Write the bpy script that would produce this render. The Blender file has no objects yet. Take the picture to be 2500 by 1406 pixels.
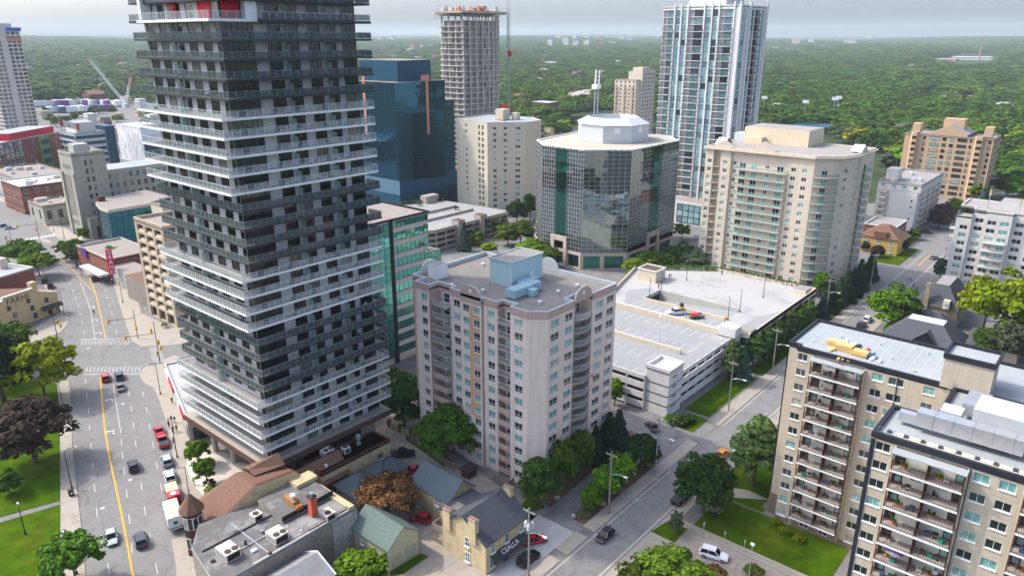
import bpy, math, random
import numpy as np
from mathutils import Matrix, Vector
random.seed(7)
RNG = np.random.default_rng(7)
S = bpy.context.scene
COL = S.collection
# ------------------------------------------------------------------ camera, sky, sun, exposure
FPX, CX, CY, YH, CAMH = 1795.0, 1250.0, 703.0, 95.0, 82.0
PITCH = math.atan((CY - YH) / FPX)
CP, SP = math.cos(PITCH), math.sin(PITCH)
AZ = math.radians(40.5)
FU, FV, RU, RV = math.cos(AZ), math.sin(AZ), math.sin(AZ), -math.cos(AZ)
cd = bpy.data.cameras.new('camera'); cam = bpy.data.objects.new('camera', cd); COL.objects.link(cam)
cd.sensor_width = 36.0; cd.lens = 36.0 * FPX / 2500.0; cd.clip_start = 1.0; cd.clip_end = 40000.0
fw = Vector((FU * CP, FV * CP, -SP)); rt = Vector((RU, RV, 0)); up = rt.cross(fw)
cam.matrix_world = Matrix(((rt.x, up.x, -fw.x, 0), (rt.y, up.y, -fw.y, 0), (rt.z, up.z, -fw.z, CAMH), (0, 0, 0, 1)))
S.camera = cam
SUN_EL = math.radians(47.0)
SUN_D = Vector((-0.430, 0.902, 0)).normalized()
W = bpy.data.worlds.new('World'); S.world = W; W.use_nodes = True
nt = W.node_tree; bg = nt.nodes['Background']
sk = nt.nodes.new('ShaderNodeTexSky'); sk.sky_type = 'NISHITA'; sk.sun_disc = False
sk.sun_elevation = SUN_EL; sk.sun_rotation = math.atan2(SUN_D.x, SUN_D.y)
sk.altitude = 200; sk.air_density = 0.8; sk.dust_density = 5.2; sk.ozone_density = 6.0
hs_ = nt.nodes.new('ShaderNodeHueSaturation'); hs_.inputs['Saturation'].default_value = 0.76; nt.links.new(sk.outputs[0], hs_.inputs['Color']); nt.links.new(hs_.outputs[0], bg.inputs[0]); bg.inputs[1].default_value = 0.15
sd = bpy.data.lights.new('sun', 'SUN'); sd.energy = 1.35; sd.angle = math.radians(1.2); sd.color = (1.0, 0.92, 0.80)
sun = bpy.data.objects.new('sun', sd); COL.objects.link(sun)
to_sun = Vector((SUN_D.x * math.cos(SUN_EL), SUN_D.y * math.cos(SUN_EL), math.sin(SUN_EL)))
sun.rotation_euler = to_sun.to_track_quat('Z', 'Y').to_euler(); sun.location = (0, 0, 300)
S.view_settings.view_transform = 'Standard'; S.view_settings.look = 'None'
S.view_settings.exposure = 1.48; S.view_settings.gamma = 1.0; S.view_settings.use_curve_mapping = False
S.cycles.max_bounces = 5; S.cycles.diffuse_bounces = 3; S.cycles.glossy_bounces = 3
S.cycles.transmission_bounces = 4; S.cycles.transparent_max_bounces = 10; S.cycles.volume_bounces = 1
S.cycles.caustics_reflective = False; S.cycles.caustics_refractive = False
S.cycles.use_denoising = True; S.cycles.sample_clamp_indirect = 6.0

# ------------------------------------------------------------------ helpers
def at(px, py, z=0.0):
    """point of the plane at height z seen at a pixel of the 2500 px photograph"""
    a = (px - CX) / FPX; b = (py - CY) / FPX
    dy = CP - b * SP; dz = -SP - b * CP
    t = (z - CAMH) / dz
    x, y = a * t, dy * t
    return (x * RU + y * FU, x * RV + y * FV)
def proj(u, v, z):
    x = u * RU + v * RV; y = u * FU + v * FV
    zc = y * CP + (CAMH - z) * SP
    return CX + FPX * x / zc, CY + FPX * ((CAMH - z) * CP - y * SP) / zc
def A3(px, py, z=0.0):
    u, v = at(px, py, z); return Vector((u, v, z))

_mats = {}
def _tree(m):
    m.use_nodes = True; t = m.node_tree; return t, t.nodes['Principled BSDF']
def mat(name, rgb, rough=0.8, var=0.12, scale=0.6, metal=0.0, bump=0.0, spec=0.12, streak=0.0, blotch=None, rnd=0.0, joint=None, crack=0.0):
    """plain surface with two scales of noise in its colour, optional vertical streaks, relief and a second blotch colour"""
    if name in _mats: return _mats[name]
    m = bpy.data.materials.new(name); _mats[name] = m
    t, p = _tree(m); N = t.nodes.new; L = t.links.new
    p.inputs['Roughness'].default_value = rough; p.inputs['Metallic'].default_value = metal
    p.inputs['Specular IOR Level'].default_value = spec
    geo = N('ShaderNodeNewGeometry')
    n1 = N('ShaderNodeTexNoise'); n1.inputs['Scale'].default_value = scale; n1.inputs['Detail'].default_value = 6
    n1.inputs['Roughness'].default_value = 0.65
    L(geo.outputs['Position'], n1.inputs['Vector'])
    mr = N('ShaderNodeMapRange'); mr.inputs[1].default_value = 0.3; mr.inputs[2].default_value = 0.7
    mr.inputs[3].default_value = 1 - var; mr.inputs[4].default_value = 1 + var
    L(n1.outputs['Fac'], mr.inputs[0])
    val = mr.outputs[0]
    if streak > 0:
        mp = N('ShaderNodeVectorMath'); mp.operation = 'MULTIPLY'; mp.inputs[1].default_value = (1.6, 1.6, 0.07)
        L(geo.outputs['Position'], mp.inputs[0])
        n2 = N('ShaderNodeTexNoise'); n2.inputs['Scale'].default_value = 1.0; n2.inputs['Detail'].default_value = 4
        L(mp.outputs[0], n2.inputs['Vector'])
        m2 = N('ShaderNodeMapRange'); m2.inputs[1].default_value = 0.3; m2.inputs[2].default_value = 0.75
        m2.inputs[3].default_value = 1 + streak * .4; m2.inputs[4].default_value = 1 - streak
        L(n2.outputs['Fac'], m2.inputs[0])
        mm = N('ShaderNodeMath'); mm.operation = 'MULTIPLY'; L(val, mm.inputs[0]); L(m2.outputs[0], mm.inputs[1]); val = mm.outputs[0]
    if rnd > 0:
        oi = N('ShaderNodeObjectInfo'); m3 = N('ShaderNodeMapRange'); m3.inputs[3].default_value = 1 - rnd; m3.inputs[4].default_value = 1 + rnd
        L(oi.outputs['Random'], m3.inputs[0]); mm = N('ShaderNodeMath'); mm.operation = 'MULTIPLY'
        L(val, mm.inputs[0]); L(m3.outputs[0], mm.inputs[1]); val = mm.outputs[0]
    if joint:   # recessed panel joints every joint[0] metres across and joint[1] metres up
        sx = N('ShaderNodeSeparateXYZ'); L(geo.outputs['Position'], sx.inputs[0]); ad = N('ShaderNodeMath'); ad.operation = 'ADD'; L(sx.outputs[0], ad.inputs[0]); L(sx.outputs[1], ad.inputs[1])
        for so, sp_ in ((ad.outputs[0], joint[0]), (sx.outputs[2], joint[1])):
            wr = N('ShaderNodeMath'); wr.operation = 'PINGPONG'; wr.inputs[1].default_value = sp_ / 2; L(so, wr.inputs[0])
            lt = N('ShaderNodeMapRange'); lt.inputs[1].default_value = 0.0; lt.inputs[2].default_value = .07; lt.inputs[3].default_value = .80; lt.inputs[4].default_value = 1.0; L(wr.outputs[0], lt.inputs[0])
            mm = N('ShaderNodeMath'); mm.operation = 'MULTIPLY'; L(val, mm.inputs[0]); L(lt.outputs[0], mm.inputs[1]); val = mm.outputs[0]
    if crack > 0:   # sealed cracks and fine crazing
        for sc_, wd in ((.075, .012), (.21, .022)):
            nz = N('ShaderNodeTexNoise'); nz.inputs['Scale'].default_value = .35; nz.inputs['Detail'].default_value = 5; L(geo.outputs['Position'], nz.inputs['Vector']); am = N('ShaderNodeVectorMath'); am.operation = 'MULTIPLY_ADD'; am.inputs[1].default_value = (3, 3, 3); L(nz.outputs['Color'], am.inputs[0]); L(geo.outputs['Position'], am.inputs[2])
            vo = N('ShaderNodeTexVoronoi'); vo.feature = 'DISTANCE_TO_EDGE'; vo.inputs['Scale'].default_value = sc_; L(am.outputs[0], vo.inputs['Vector'])
            lt = N('ShaderNodeMapRange'); lt.inputs[2].default_value = wd; lt.inputs[3].default_value = 1 - crack; lt.inputs[4].default_value = 1.0; L(vo.outputs['Distance'], lt.inputs[0])
            mm = N('ShaderNodeMath'); mm.operation = 'MULTIPLY'; L(val, mm.inputs[0]); L(lt.outputs[0], mm.inputs[1]); val = mm.outputs[0]
    base = N('ShaderNodeRGB'); base.outputs[0].default_value = (*rgb, 1); csock = base.outputs[0]
    if blotch:
        n3 = N('ShaderNodeTexNoise'); n3.inputs['Scale'].default_value = blotch[1]; n3.inputs['Detail'].default_value = 8
        n3.inputs['Roughness'].default_value = 0.7
        L(geo.outputs['Position'], n3.inputs['Vector'])
        m4 = N('ShaderNodeMapRange'); m4.inputs[1].default_value = blotch[2]; m4.inputs[2].default_value = blotch[2] + blotch[3]
        L(n3.outputs['Fac'], m4.inputs[0])
        mx = N('ShaderNodeMix'); mx.data_type = 'RGBA'; L(m4.outputs[0], mx.inputs[0]); L(csock, mx.inputs[6])
        mx.inputs[7].default_value = (*blotch[0], 1); csock = mx.outputs[2]
    vm = N('ShaderNodeVectorMath'); vm.operation = 'SCALE'; L(csock, vm.inputs[0]); L(val, vm.inputs['Scale'])
    L(vm.outputs[0], p.inputs['Base Color'])
    if bump > 0:
        b = N('ShaderNodeBump'); b.inputs['Strength'].default_value = bump; b.inputs['Distance'].default_value = 0.05
        n4 = N('ShaderNodeTexNoise'); n4.inputs['Scale'].default_value = scale * 9; n4.inputs['Detail'].default_value = 4
        L(geo.outputs['Position'], n4.inputs['Vector']); L(n4.outputs['Fac'], b.inputs['Height']); L(b.outputs[0], p.inputs['Normal'])
    return m

def glassmat(name, ramp, rough=0.06):
    """window glass: the room or blind behind it differs from window to window"""
    m = bpy.data.materials.new(name); t, p = _tree(m); N = t.nodes.new; L = t.links.new
    oi = N('ShaderNodeObjectInfo'); cr = N('ShaderNodeValToRGB'); cr.color_ramp.interpolation = 'CONSTANT'
    els = cr.color_ramp.elements
    while len(els) > 1: els.remove(els[-1])
    els[0].position = 0; els[0].color = (*ramp[0][1], 1)
    for pos, c in ramp[1:]:
        e = els.new(pos); e.color = (*c, 1)
    L(oi.outputs['Random'], cr.inputs[0])
    geo = N('ShaderNodeNewGeometry'); n = N('ShaderNodeTexNoise'); n.inputs['Scale'].default_value = 1.3; n.inputs['Detail'].default_value = 3
    L(geo.outputs['Position'], n.inputs['Vector'])
    mr = N('ShaderNodeMapRange'); mr.inputs[1].default_value = .3; mr.inputs[2].default_value = .7; mr.inputs[3].default_value = .6; mr.inputs[4].default_value = 1.35
    L(n.outputs['Fac'], mr.inputs[0])
    vm = N('ShaderNodeVectorMath'); vm.operation = 'SCALE'; L(cr.outputs[0], vm.inputs[0]); L(mr.outputs[0], vm.inputs['Scale'])
    L(vm.outputs[0], p.inputs['Base Color']); p.inputs['Roughness'].default_value = rough
    p.inputs['IOR'].default_value = 1.7
    return m

def mirrormat(name, rgb, var=0.25, rough=0.03, metal=0.9):
    """coated curtain wall glass with slightly wavy panes"""
    m = bpy.data.materials.new(name); t, p = _tree(m); N = t.nodes.new; L = t.links.new
    p.inputs['Metallic'].default_value = metal; p.inputs['Roughness'].default_value = rough
    geo = N('ShaderNodeNewGeometry')
    mr = N('ShaderNodeMapRange'); mr.inputs[3].default_value = 1 - var; mr.inputs[4].default_value = 1 + var
    L(geo.outputs['Random Per Island'], mr.inputs[0])
    vm = N('ShaderNodeVectorMath'); vm.operation = 'SCALE'; vm.inputs[0].default_value = rgb; L(mr.outputs[0], vm.inputs['Scale'])
    L(vm.outputs[0], p.inputs['Base Color'])
    n = N('ShaderNodeTexNoise'); n.inputs['Scale'].default_value = 0.55; n.inputs['Detail'].default_value = 2
    L(geo.outputs['Position'], n.inputs['Vector'])
    b = N('ShaderNodeBump'); b.inputs['Strength'].default_value = 0.06; b.inputs['Distance'].default_value = 0.1
    L(n.outputs['Fac'], b.inputs['Height']); L(b.outputs[0], p.inputs['Normal'])
    return m

def railglass(name, rgb, alpha, rough=0.1):
    m = bpy.data.materials.new(name); t, p = _tree(m)
    p.inputs['Base Color'].default_value = (*rgb, 1); p.inputs['Alpha'].default_value = alpha; p.inputs['Roughness'].default_value = rough
    return m

class MB:
    """collects faces and links them as one mesh object"""
    def __init__(s): s.v = []; s.f = []; s.m = []; s.mats = []
    def mi(s, m):
        if m not in s.mats: s.mats.append(m)
        return s.mats.index(m)
    def face(s, pts, m):
        i = len(s.v); s.v.extend([tuple(p) for p in pts]); s.f.append(tuple(range(i, i + len(pts)))); s.m.append(s.mi(m))
    def box(s, x0, x1, y0, y1, z0, z1, m, top=None, M=None, ytop=None):
        P = [Vector((x, y, z)) for z in (z0, z1) for y in (y0, y1) for x in (x0, x1)]
        if M is not None: P = [M @ p for p in P]
        i = len(s.v); s.v.extend([tuple(p) for p in P]); k = s.mi(m); kt = k if top is None else s.mi(top)
        for q, kk in (((0, 2, 3, 1), k), ((4, 5, 7, 6), kt), ((0, 1, 5, 4), k), ((2, 6, 7, 3), k if ytop is None else s.mi(ytop)), ((0, 4, 6, 2), k), ((1, 3, 7, 5), k)):
            s.f.append(tuple(i + j for j in q)); s.m.append(kk)
        return s
    def prism(s, poly, z0, z1, m, top=None, bottom=True):
        n = len(poly); i = len(s.v)
        ar = sum(poly[k][0] * poly[(k + 1) % n][1] - poly[(k + 1) % n][0] * poly[k][1] for k in range(n))
        if ar < 0: poly = poly[::-1]
        s.v.extend([(p[0], p[1], z0) for p in poly]); s.v.extend([(p[0], p[1], z1) for p in poly])
        k = s.mi(m); kt = k if top is None else s.mi(top)
        for a in range(n):
            b = (a + 1) % n; s.f.append((i + a, i + b, i + n + b, i + n + a)); s.m.append(k)
        s.f.append(tuple(i + n + a for a in range(n))); s.m.append(kt)
        if bottom: s.f.append(tuple(i + a for a in reversed(range(n)))); s.m.append(k)
        return s
    def tube(s, p, q, r0, m, r1=None, n=6):
        p = Vector(p); q = Vector(q); r1 = r0 if r1 is None else r1
        d = (q - p); 
        if d.length < 1e-6: return s
        d.normalize(); a = d.orthogonal().normalized(); b = d.cross(a)
        i = len(s.v); k = s.mi(m)
        for c, r in ((p, r0), (q, r1)):
            for j in range(n):
                t = 2 * math.pi * j / n; s.v.append(tuple(c + a * (r * math.cos(t)) + b * (r * math.sin(t))))
        for j in range(n):
            jj = (j + 1) % n; s.f.append((i + j, i + jj, i + n + jj, i + n + j)); s.m.append(k)
        s.f.append(tuple(i + n + j for j in range(n))); s.m.append(k)
        s.f.append(tuple(i + j for j in reversed(range(n)))); s.m.append(k)
        return s
    def lathe(s, c, prof, m, n=10):
        i = len(s.v); k = s.mi(m); R = len(prof)
        for r, z in prof:
            for j in range(n):
                t = 2 * math.pi * j / n; s.v.append((c[0] + r * math.cos(t), c[1] + r * math.sin(t), c[2] + z))
        for a in range(R - 1):
            for j in range(n):
                jj = (j + 1) % n; s.f.append((i + a * n + j, i + a * n + jj, i + (a + 1) * n + jj, i + (a + 1) * n + j)); s.m.append(k)
        s.f.append(tuple(i + (R - 1) * n + j for j in range(n))); s.m.append(k)
        s.f.append(tuple(i + j for j in reversed(range(n)))); s.m.append(k)
        return s
    def mesh(s, name, off=None):
        me = bpy.data.meshes.new(name)
        v = s.v if off is None else [(a - off[0], b - off[1], c - off[2]) for a, b, c in s.v]
        me.from_pydata(v, [], s.f)
        for m in s.mats: me.materials.append(m)
        if s.f: me.polygons.foreach_set('material_index', s.m)
        return me

def link(name, data, parent=None, M=None):
    o = bpy.data.objects.new(name, data); COL.objects.link(o)
    if parent is not None: o.parent = parent
    if M is not None: o.matrix_basis = M
    return o
def tag(o, label, cat, group=None):
    o['label'] = label; o['category'] = cat
    if group: o['group'] = group
    return o
class Thing:
    """an Empty at a thing's base; parts are given in world coordinates"""
    def __init__(s, name, label, cat, loc, group=None):
        s.e = bpy.data.objects.new(name, None); COL.objects.link(s.e); s.o = Vector(loc if len(loc) == 3 else (*loc, 0)); s.e.location = s.o
        s.e.empty_display_size = .5
        tag(s.e, label, cat, group)
    def part(s, name, mb, parent=None, label=None, kind=None):
        o = link(name, mb.mesh(name, s.o), parent or s.e)
        if label: o['label'] = label
        if kind: o['kind'] = kind
        return o
    def put(s, name, me, M, parent=None):
        return link(name, me, parent or s.e, Matrix.Translation(-s.o) @ M)
def solo(name, mb, label, cat, loc, group=None):
    """a thing that is one mesh, given in world coordinates"""
    loc = Vector(loc if len(loc) == 3 else (*loc, 0))
    o = link(name, mb.mesh(name, loc)); o.location = loc
    return tag(o, label, cat, group)
def structure(name, mb):
    o = link(name, mb.mesh(name)); o['kind'] = 'structure'; return o
def dup(root, M, label=None, group=None):
    r = root.copy(); COL.objects.link(r); r.matrix_basis = M
    if label: r['label'] = label
    if group: r['group'] = group
    for ch in root.children:
        c = ch.copy(); COL.objects.link(c); c.parent = r
        for g in ch.children:
            d = g.copy(); COL.objects.link(d); d.parent = c
    return r
def text(s, body, size, M, m, parent=None, name='lettering', extrude=0.03, spacing=1.0):
    c = bpy.data.curves.new(name, 'FONT'); c.body = body; c.size = size; c.extrude = extrude; c.align_x = 'CENTER'; c.align_y = 'CENTER'
    c.space_character = spacing; c.resolution_u = 3
    c.materials.append(m); tmp = bpy.data.objects.new('t', c); COL.objects.link(tmp)
    me = bpy.data.meshes.new_from_object(tmp); bpy.data.objects.remove(tmp); me.materials.clear(); me.materials.append(m)
    if s is None: return link(name, me, None, M)
    return s.put(name, me, M, parent)
ORD = ['ground', 'second', 'third', 'fourth', 'fifth', 'sixth', 'seventh', 'eighth', 'ninth', 'tenth', 'eleventh', 'twelfth', 'thirteenth', 'fourteenth', 'fifteenth', 'sixteenth', 'seventeenth', 'eighteenth', 'nineteenth', 'twentieth', 'twenty-first', 'twenty-second', 'twenty-third', 'twenty-fourth', 'twenty-fifth', 'twenty-sixth', 'twenty-seventh', 'twenty-eighth', 'twenty-ninth', 'thirtieth']

def face_m(P0, P1, z=0.0):
    """frame of a wall: x along it from P0 to P1, y up, z outwards"""
    d = Vector((P1[0] - P0[0], P1[1] - P0[1], 0)); L = d.length; d.normalize()
    n = Vector((d.y, -d.x, 0))
    return Matrix(((d.x, 0, n.x, P0[0]), (d.y, 0, n.y, P0[1]), (0, 1, 0, z), (0, 0, 0, 1))), L

def wall_holes(mb, M, L, Ht, holes, m, depth=0.18, reveal=None):
    """wall with real window openings; holes are (s0, s1, t0, t1)"""
    ss = sorted({0.0, L, *[h[0] for h in holes], *[h[1] for h in holes]})
    tt = sorted({0.0, Ht, *[h[2] for h in holes], *[h[3] for h in holes]})
    ss = [a for a in ss if -1e-6 <= a <= L + 1e-6]; tt = [a for a in tt if -1e-6 <= a <= Ht + 1e-6]
    inside = set()
    si = {a: i for i, a in enumerate(ss)}; ti = {a: i for i, a in enumerate(tt)}
    for h in holes:
        for i in range(si[h[0]], si[h[1]]):
            for j in range(ti[h[2]], ti[h[3]]): inside.add((i, j))
    Q = lambda s, t, d=0: M @ Vector((s, t, d))
    for j in range(len(tt) - 1):
        i = 0
        while i < len(ss) - 1:
            if (i, j) in inside: i += 1; continue
            k = i
            while k < len(ss) - 1 and (k, j) not in inside: k += 1
            mb.face([Q(ss[i], tt[j]), Q(ss[k], tt[j]), Q(ss[k], tt[j + 1]), Q(ss[i], tt[j + 1])], m); i = k
    r = reveal or m
    for s0, s1, t0, t1 in holes:
        mb.face([Q(s0, t0), Q(s0, t0, -depth), Q(s0, t1, -depth), Q(s0, t1)], r)
        mb.face([Q(s1, t0, -depth), Q(s1, t0), Q(s1, t1), Q(s1, t1, -depth)], r)
        mb.face([Q(s0, t1), Q(s0, t1, -depth), Q(s1, t1, -depth), Q(s1, t1)], r)
        mb.face([Q(s0, t0, -depth), Q(s0, t0), Q(s1, t0), Q(s1, t0, -depth)], r)

_wm = {}
def win_mesh(w, h, bars, mf, mg, fr=0.07, sill=None):
    """frame mesh and pane mesh of one window, origin at lower left; bars = (vertical fractions, horizontal fractions)"""
    key = (round(w, 2), round(h, 2), bars, mf.name, mg.name, sill.name if sill else None)
    if key in _wm: return _wm[key]
    f = MB()
    f.box(0, w, 0, fr, -.03, .05, mf); f.box(0, w, h - fr, h, -.03, .05, mf)
    f.box(0, fr, fr, h - fr, -.03, .05, mf); f.box(w - fr, w, fr, h - fr, -.03, .05, mf)
    for b in bars[0]: f.box(w * b - fr * .4, w * b + fr * .4, fr, h - fr, -.02, .04, mf)
    for b in bars[1]: f.box(fr, w - fr, h * b - fr * .4, h * b + fr * .4, -.02, .045, mf)
    if sill: f.box(-.06, w + .06, -.1, 0.003, -.05, .26, sill)
    g = MB(); g.face([(fr * .5, fr * .5, 0), (w - fr * .5, fr * .5, 0), (w - fr * .5, h - fr * .5, 0), (fr * .5, h - fr * .5, 0)], mg)
    _wm[key] = (f.mesh('window'), g.mesh('pane')); return _wm[key]

def put_window(T, M, s, t, w, h, bars, mf, mg, depth=0.18, sill=None, name='window', pane=True):
    a, b = win_mesh(w, h, bars, mf, mg, sill=sill)
    o = T.put(name, a, M @ Matrix.Translation((s, t, -depth + .04)))
    if pane: link('pane', b, o)
    return o

def facade(T, P0, P1, z0, z1, cols, rows, mw, mf, mg, bars=((.5,), ()), depth=0.18, sill=None, wall_mb=None, skip=None, pane=True, winname='window'):
    """cols: list of (centre, width), rows: list of (bottom, height) measured from z0"""
    M, L = face_m(P0, P1, z0); holes = []
    for i, (c, w) in enumerate(cols):
        for j, (b, h) in enumerate(rows):
            if skip and skip(i, j): continue
            holes.append((c - w / 2, c + w / 2, b, b + h))
            put_window(T, M, c - w / 2, b, w, h, bars, mf, mg, depth, sill, winname, pane)
    own = wall_mb is None
    mb = wall_mb or MB()
    wall_holes(mb, M, L, z1 - z0, holes, mw, depth)
    if own: T.part('wall', mb)
    return M, L
def curtain(T, P0, P1, z0, z1, nx, nz, mg, mm, store, bar=0.09, proud=0.05, jit=0.004):
    """mullion grid (returned in store['grid']) and panes (store['panes'] as matrix, w, h, material)"""
    M, L = face_m(P0, P1, z0); Ht = z1 - z0; w, h = L / nx, Ht / nz; g = store['grid']
    for i in range(nx + 1): g.box(i * w - bar / 2, i * w + bar / 2, 0, Ht, -.05, proud, mm, M=M)
    for j in range(nz + 1): g.box(0, L, j * h - bar / 2, j * h + bar / 2, -.05, proud - .004, mm, M=M)
    for i in range(nx):
        for j in range(nz):
            mt = mg(i, j) if callable(mg) else mg
            R = Matrix.Rotation(random.gauss(0, jit), 4, 'X') @ Matrix.Rotation(random.gauss(0, jit), 4, 'Y')
            store['panes'].append((M @ Matrix.Translation((i * w + w / 2, j * h + h / 2, 0)) @ R, round(w, 3), round(h, 3), mt))
def curtain_done(T, store, grid_name='mullion_grid', limit=300):
    T.part(grid_name, store['grid'])
    P = store['panes']; c0 = Vector((0, 0, CAMH)); P.sort(key=lambda p: (p[0].translation - c0).length)
    cache = {}
    for M, w, h, m in P[:limit]:
        k = (w, h, m.name)
        if k not in cache:
            b = MB(); b.face([(-w / 2, -h / 2, 0), (w / 2, -h / 2, 0), (w / 2, h / 2, 0), (-w / 2, h / 2, 0)], m); cache[k] = b.mesh('pane')
        T.put('pane', cache[k], M)
    if len(P) > limit:
        b = MB()
        for M, w, h, m in P[limit:]:
            b.face([M @ Vector(q) for q in ((-w / 2, -h / 2, 0), (w / 2, -h / 2, 0), (w / 2, h / 2, 0), (-w / 2, h / 2, 0))], m)
        T.part('pane', b, kind='stuff')
def store(): return {'grid': MB(), 'panes': []}
def flat_roof(T, poly, z, m, par=0.9, pm=None, thick=0.3, name='roof'):
    """roof slab below a parapet ring"""
    mb = MB(); mb.prism(poly, z - par - .3, z - par, m, bottom=False); r = T.part(name, mb)
    n = len(poly); pb = MB(); ar = sum(poly[k][0] * poly[(k + 1) % n][1] - poly[(k + 1) % n][0] * poly[k][1] for k in range(n))
    if ar < 0: poly = poly[::-1]
    inn = inset(poly, thick); out = inset(poly, -.06)
    for a in range(n):
        b = (a + 1) % n; k = pm or m
        pb.face([(*out[a], z), (*out[b], z), (*inn[b], z), (*inn[a], z)], k)
        pb.face([(*inn[a], z), (*inn[b], z), (*inn[b], z - par), (*inn[a], z - par)], k)
        pb.face([(*out[a], z - .35), (*out[b], z - .35), (*out[b], z), (*out[a], z)], k)
        pb.face([(*poly[b], z - .35), (*out[b], z - .35), (*out[a], z - .35), (*poly[a], z - .35)], k)
    T.part('parapet', pb); return r
def inset(poly, d):
    n = len(poly); out = []
    for a in range(n):
        p, q, r = Vector(poly[a - 1][:2]), Vector(poly[a][:2]), Vector(poly[(a + 1) % n][:2])
        e1 = (q - p).normalized(); e2 = (r - q).normalized(); n1 = Vector((-e1.y, e1.x)); n2 = Vector((-e2.y, e2.x))
        k = n1 + n2; den = 1 + n1.dot(n2)
        if den < .2: den = .2
        out.append(tuple(q + k * (d / den)))
    return out
def rect(u0, u1, v0, v1): return [(u0, v0), (u1, v0), (u1, v1), (u0, v1)]
def zat(u, v, py):
    """height at which a point above (u, v) reaches a row of the photograph"""
    lo, hi = -20.0, 300.0
    for _ in range(50):
        m = (lo + hi) / 2
        if proj(u, v, m)[1] > py: lo = m
        else: hi = m
    return lo
_fw = {}
def far_win(w, h, mf, mg, bars=1):
    k = (round(w, 2), round(h, 2), mf.name, mg.name, bars)
    if k not in _fw:
        b = MB(); b.face([(0, 0, 0), (w, 0, 0), (w, h, 0), (0, h, 0)], mg)
        f = .1
        b.box(0, w, 0, f, .0, .06, mf); b.box(0, w, h - f, h, .0, .06, mf); b.box(0, f, f, h - f, .0, .06, mf); b.box(w - f, w, f, h - f, .0, .06, mf)
        for j in range(bars): x = w * (j + 1) / (bars + 1); b.box(x - .05, x + .05, f, h - f, .0, .05, mf)
        _fw[k] = b.mesh('window')
    return _fw[k]
def far_facade(T, P0, P1, z0, z1, cols, rows, mw, mf, mg, wmb, bars=1, depth=.2, limit=None):
    M, L = face_m(P0, P1, z0); holes = []
    for c, w in cols:
        for b, h in rows:
            if c - w / 2 < 0 or c + w / 2 > L or b + h > z1 - z0: continue
            holes.append((c - w / 2, c + w / 2, b, b + h)); T.put('window', far_win(w, h, mf, mg, bars), M @ Matrix.Translation((c - w / 2, b, -depth + .02)))
    wall_holes(wmb, M, L, z1 - z0, holes, mw, depth); return M, L
def even(L, n, w, off=0.0): return [(off + (L - 2 * off) * (i + .5) / n, w) for i in range(n)]
def block(name, label, cat, u0, u1, v0, v1, h, mw, mr, nx, ny, nz, ww, wh, mf=None, mg=None, z0=0.0, par=.8, pm=None, base=1.0, group=None, bars=1, roofstuff=0):
    """plain grid-aligned building with windows on its two visible sides: nx along u (face towards -v), ny along v (face towards -u)"""
    T = Thing(name, label, cat, (u0, v0, z0), group); wm = MB(); fh = (h - base - .6) / max(nz, 1)
    rows = [(base + fh * j + (fh - wh) * .45, wh) for j in range(nz)]
    far_facade(T, (u0, v1), (u0, v0), z0, z0 + h, even(v1 - v0, ny, ww) if ny else [], rows, mw, mf or M_dkf, mg or G_old, wm, bars)
    far_facade(T, (u0, v0), (u1, v0), z0, z0 + h, even(u1 - u0, nx, ww) if nx else [], rows, mw, mf or M_dkf, mg or G_old, wm, bars)
    for P0, P1 in (((u1, v0), (u1, v1)), ((u1, v1), (u0, v1))):
        M, L = face_m(P0, P1, z0); wall_holes(wm, M, L, h, [], mw)
    T.part('wall', wm); flat_roof(T, rect(u0, u1, v0, v1), z0 + h, mr, par, pm, .35)
    for k in range(roofstuff):
        a, b = u0 + (u1 - u0) * random.uniform(.12, .8), v0 + (v1 - v0) * random.uniform(.12, .8); s = random.uniform(1, 2.4)
        q = MB(); q.box(a, a + s * 1.4, b, b + s, z0 + h - par, z0 + h - par + s * .8, random.choice([M_hvac2, M_hvac])); T.part('roof_unit', q)
    return T
# ------------------------------------------------------------------ common materials
M_concrete = mat('concrete', (.42, .40, .36), .9, .10, .35, streak=.12, bump=.2)
M_asph = mat('asphalt', (.20, .194, .186), .92, .10, .5, bump=.25, blotch=((.165, .16, .157), .12, .52, .16), crack=.28)
M_asph_old = mat('asphalt_pale', (.195, .187, .176), .92, .09, .6, bump=.25, blotch=((.165, .16, .152), .10, .5, .2), crack=.25)
M_asph2 = mat('asphalt_lot', (.17, .165, .158), .92, .15, .4, bump=.25, blotch=((.24, .22, .195), .15, .5, .15), crack=.25)
M_walk = mat('pavement', (.32, .285, .235), .9, .09, .8, bump=.15, blotch=((.25, .225, .19), .25, .55, .1))
M_kerb = mat('kerb', (.38, .35, .30), .9, .08, 1.0)
M_grass = mat('grass', (.042, .088, .0008), .95, .38, .35, bump=.6, spec=.03, blotch=((.070, .088, .004), .13, .46, .22))
M_soil = mat('bark_mulch', (.12, .075, .05), .95, .3, 2.0, bump=.5)
M_zeb = mat('worn_zebra_paint', (.33, .325, .31), .8, .12, 1.2, blotch=((.22, .215, .205), .9, .5, .1))
M_white = mat('white_paint', (.50, .49, .47), .7, .08, 1.5)
M_yellow = mat('yellow_paint', (.62, .33, .03), .7, .12, 1.5)
M_black = mat('black_metal', (.022, .023, .026), .45, .1, 2.0)
M_steel = mat('galvanised_steel', (.42, .44, .46), .45, .08, 1.0, metal=.6)
M_wood = mat('weathered_wood', (.24, .20, .16), .9, .15, 1.5, streak=.2)
M_water = mat('river_water', (.06, .07, .045), .12, .1, .02)
M_floor = mat('forest_floor', (.035, .055, .022), .95, .3, .05, blotch=((.06, .08, .03), .01, .5, .2))
M_hvac = mat('hvac_beige', (.60, .52, .42), .6, .06, 1.0)
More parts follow.
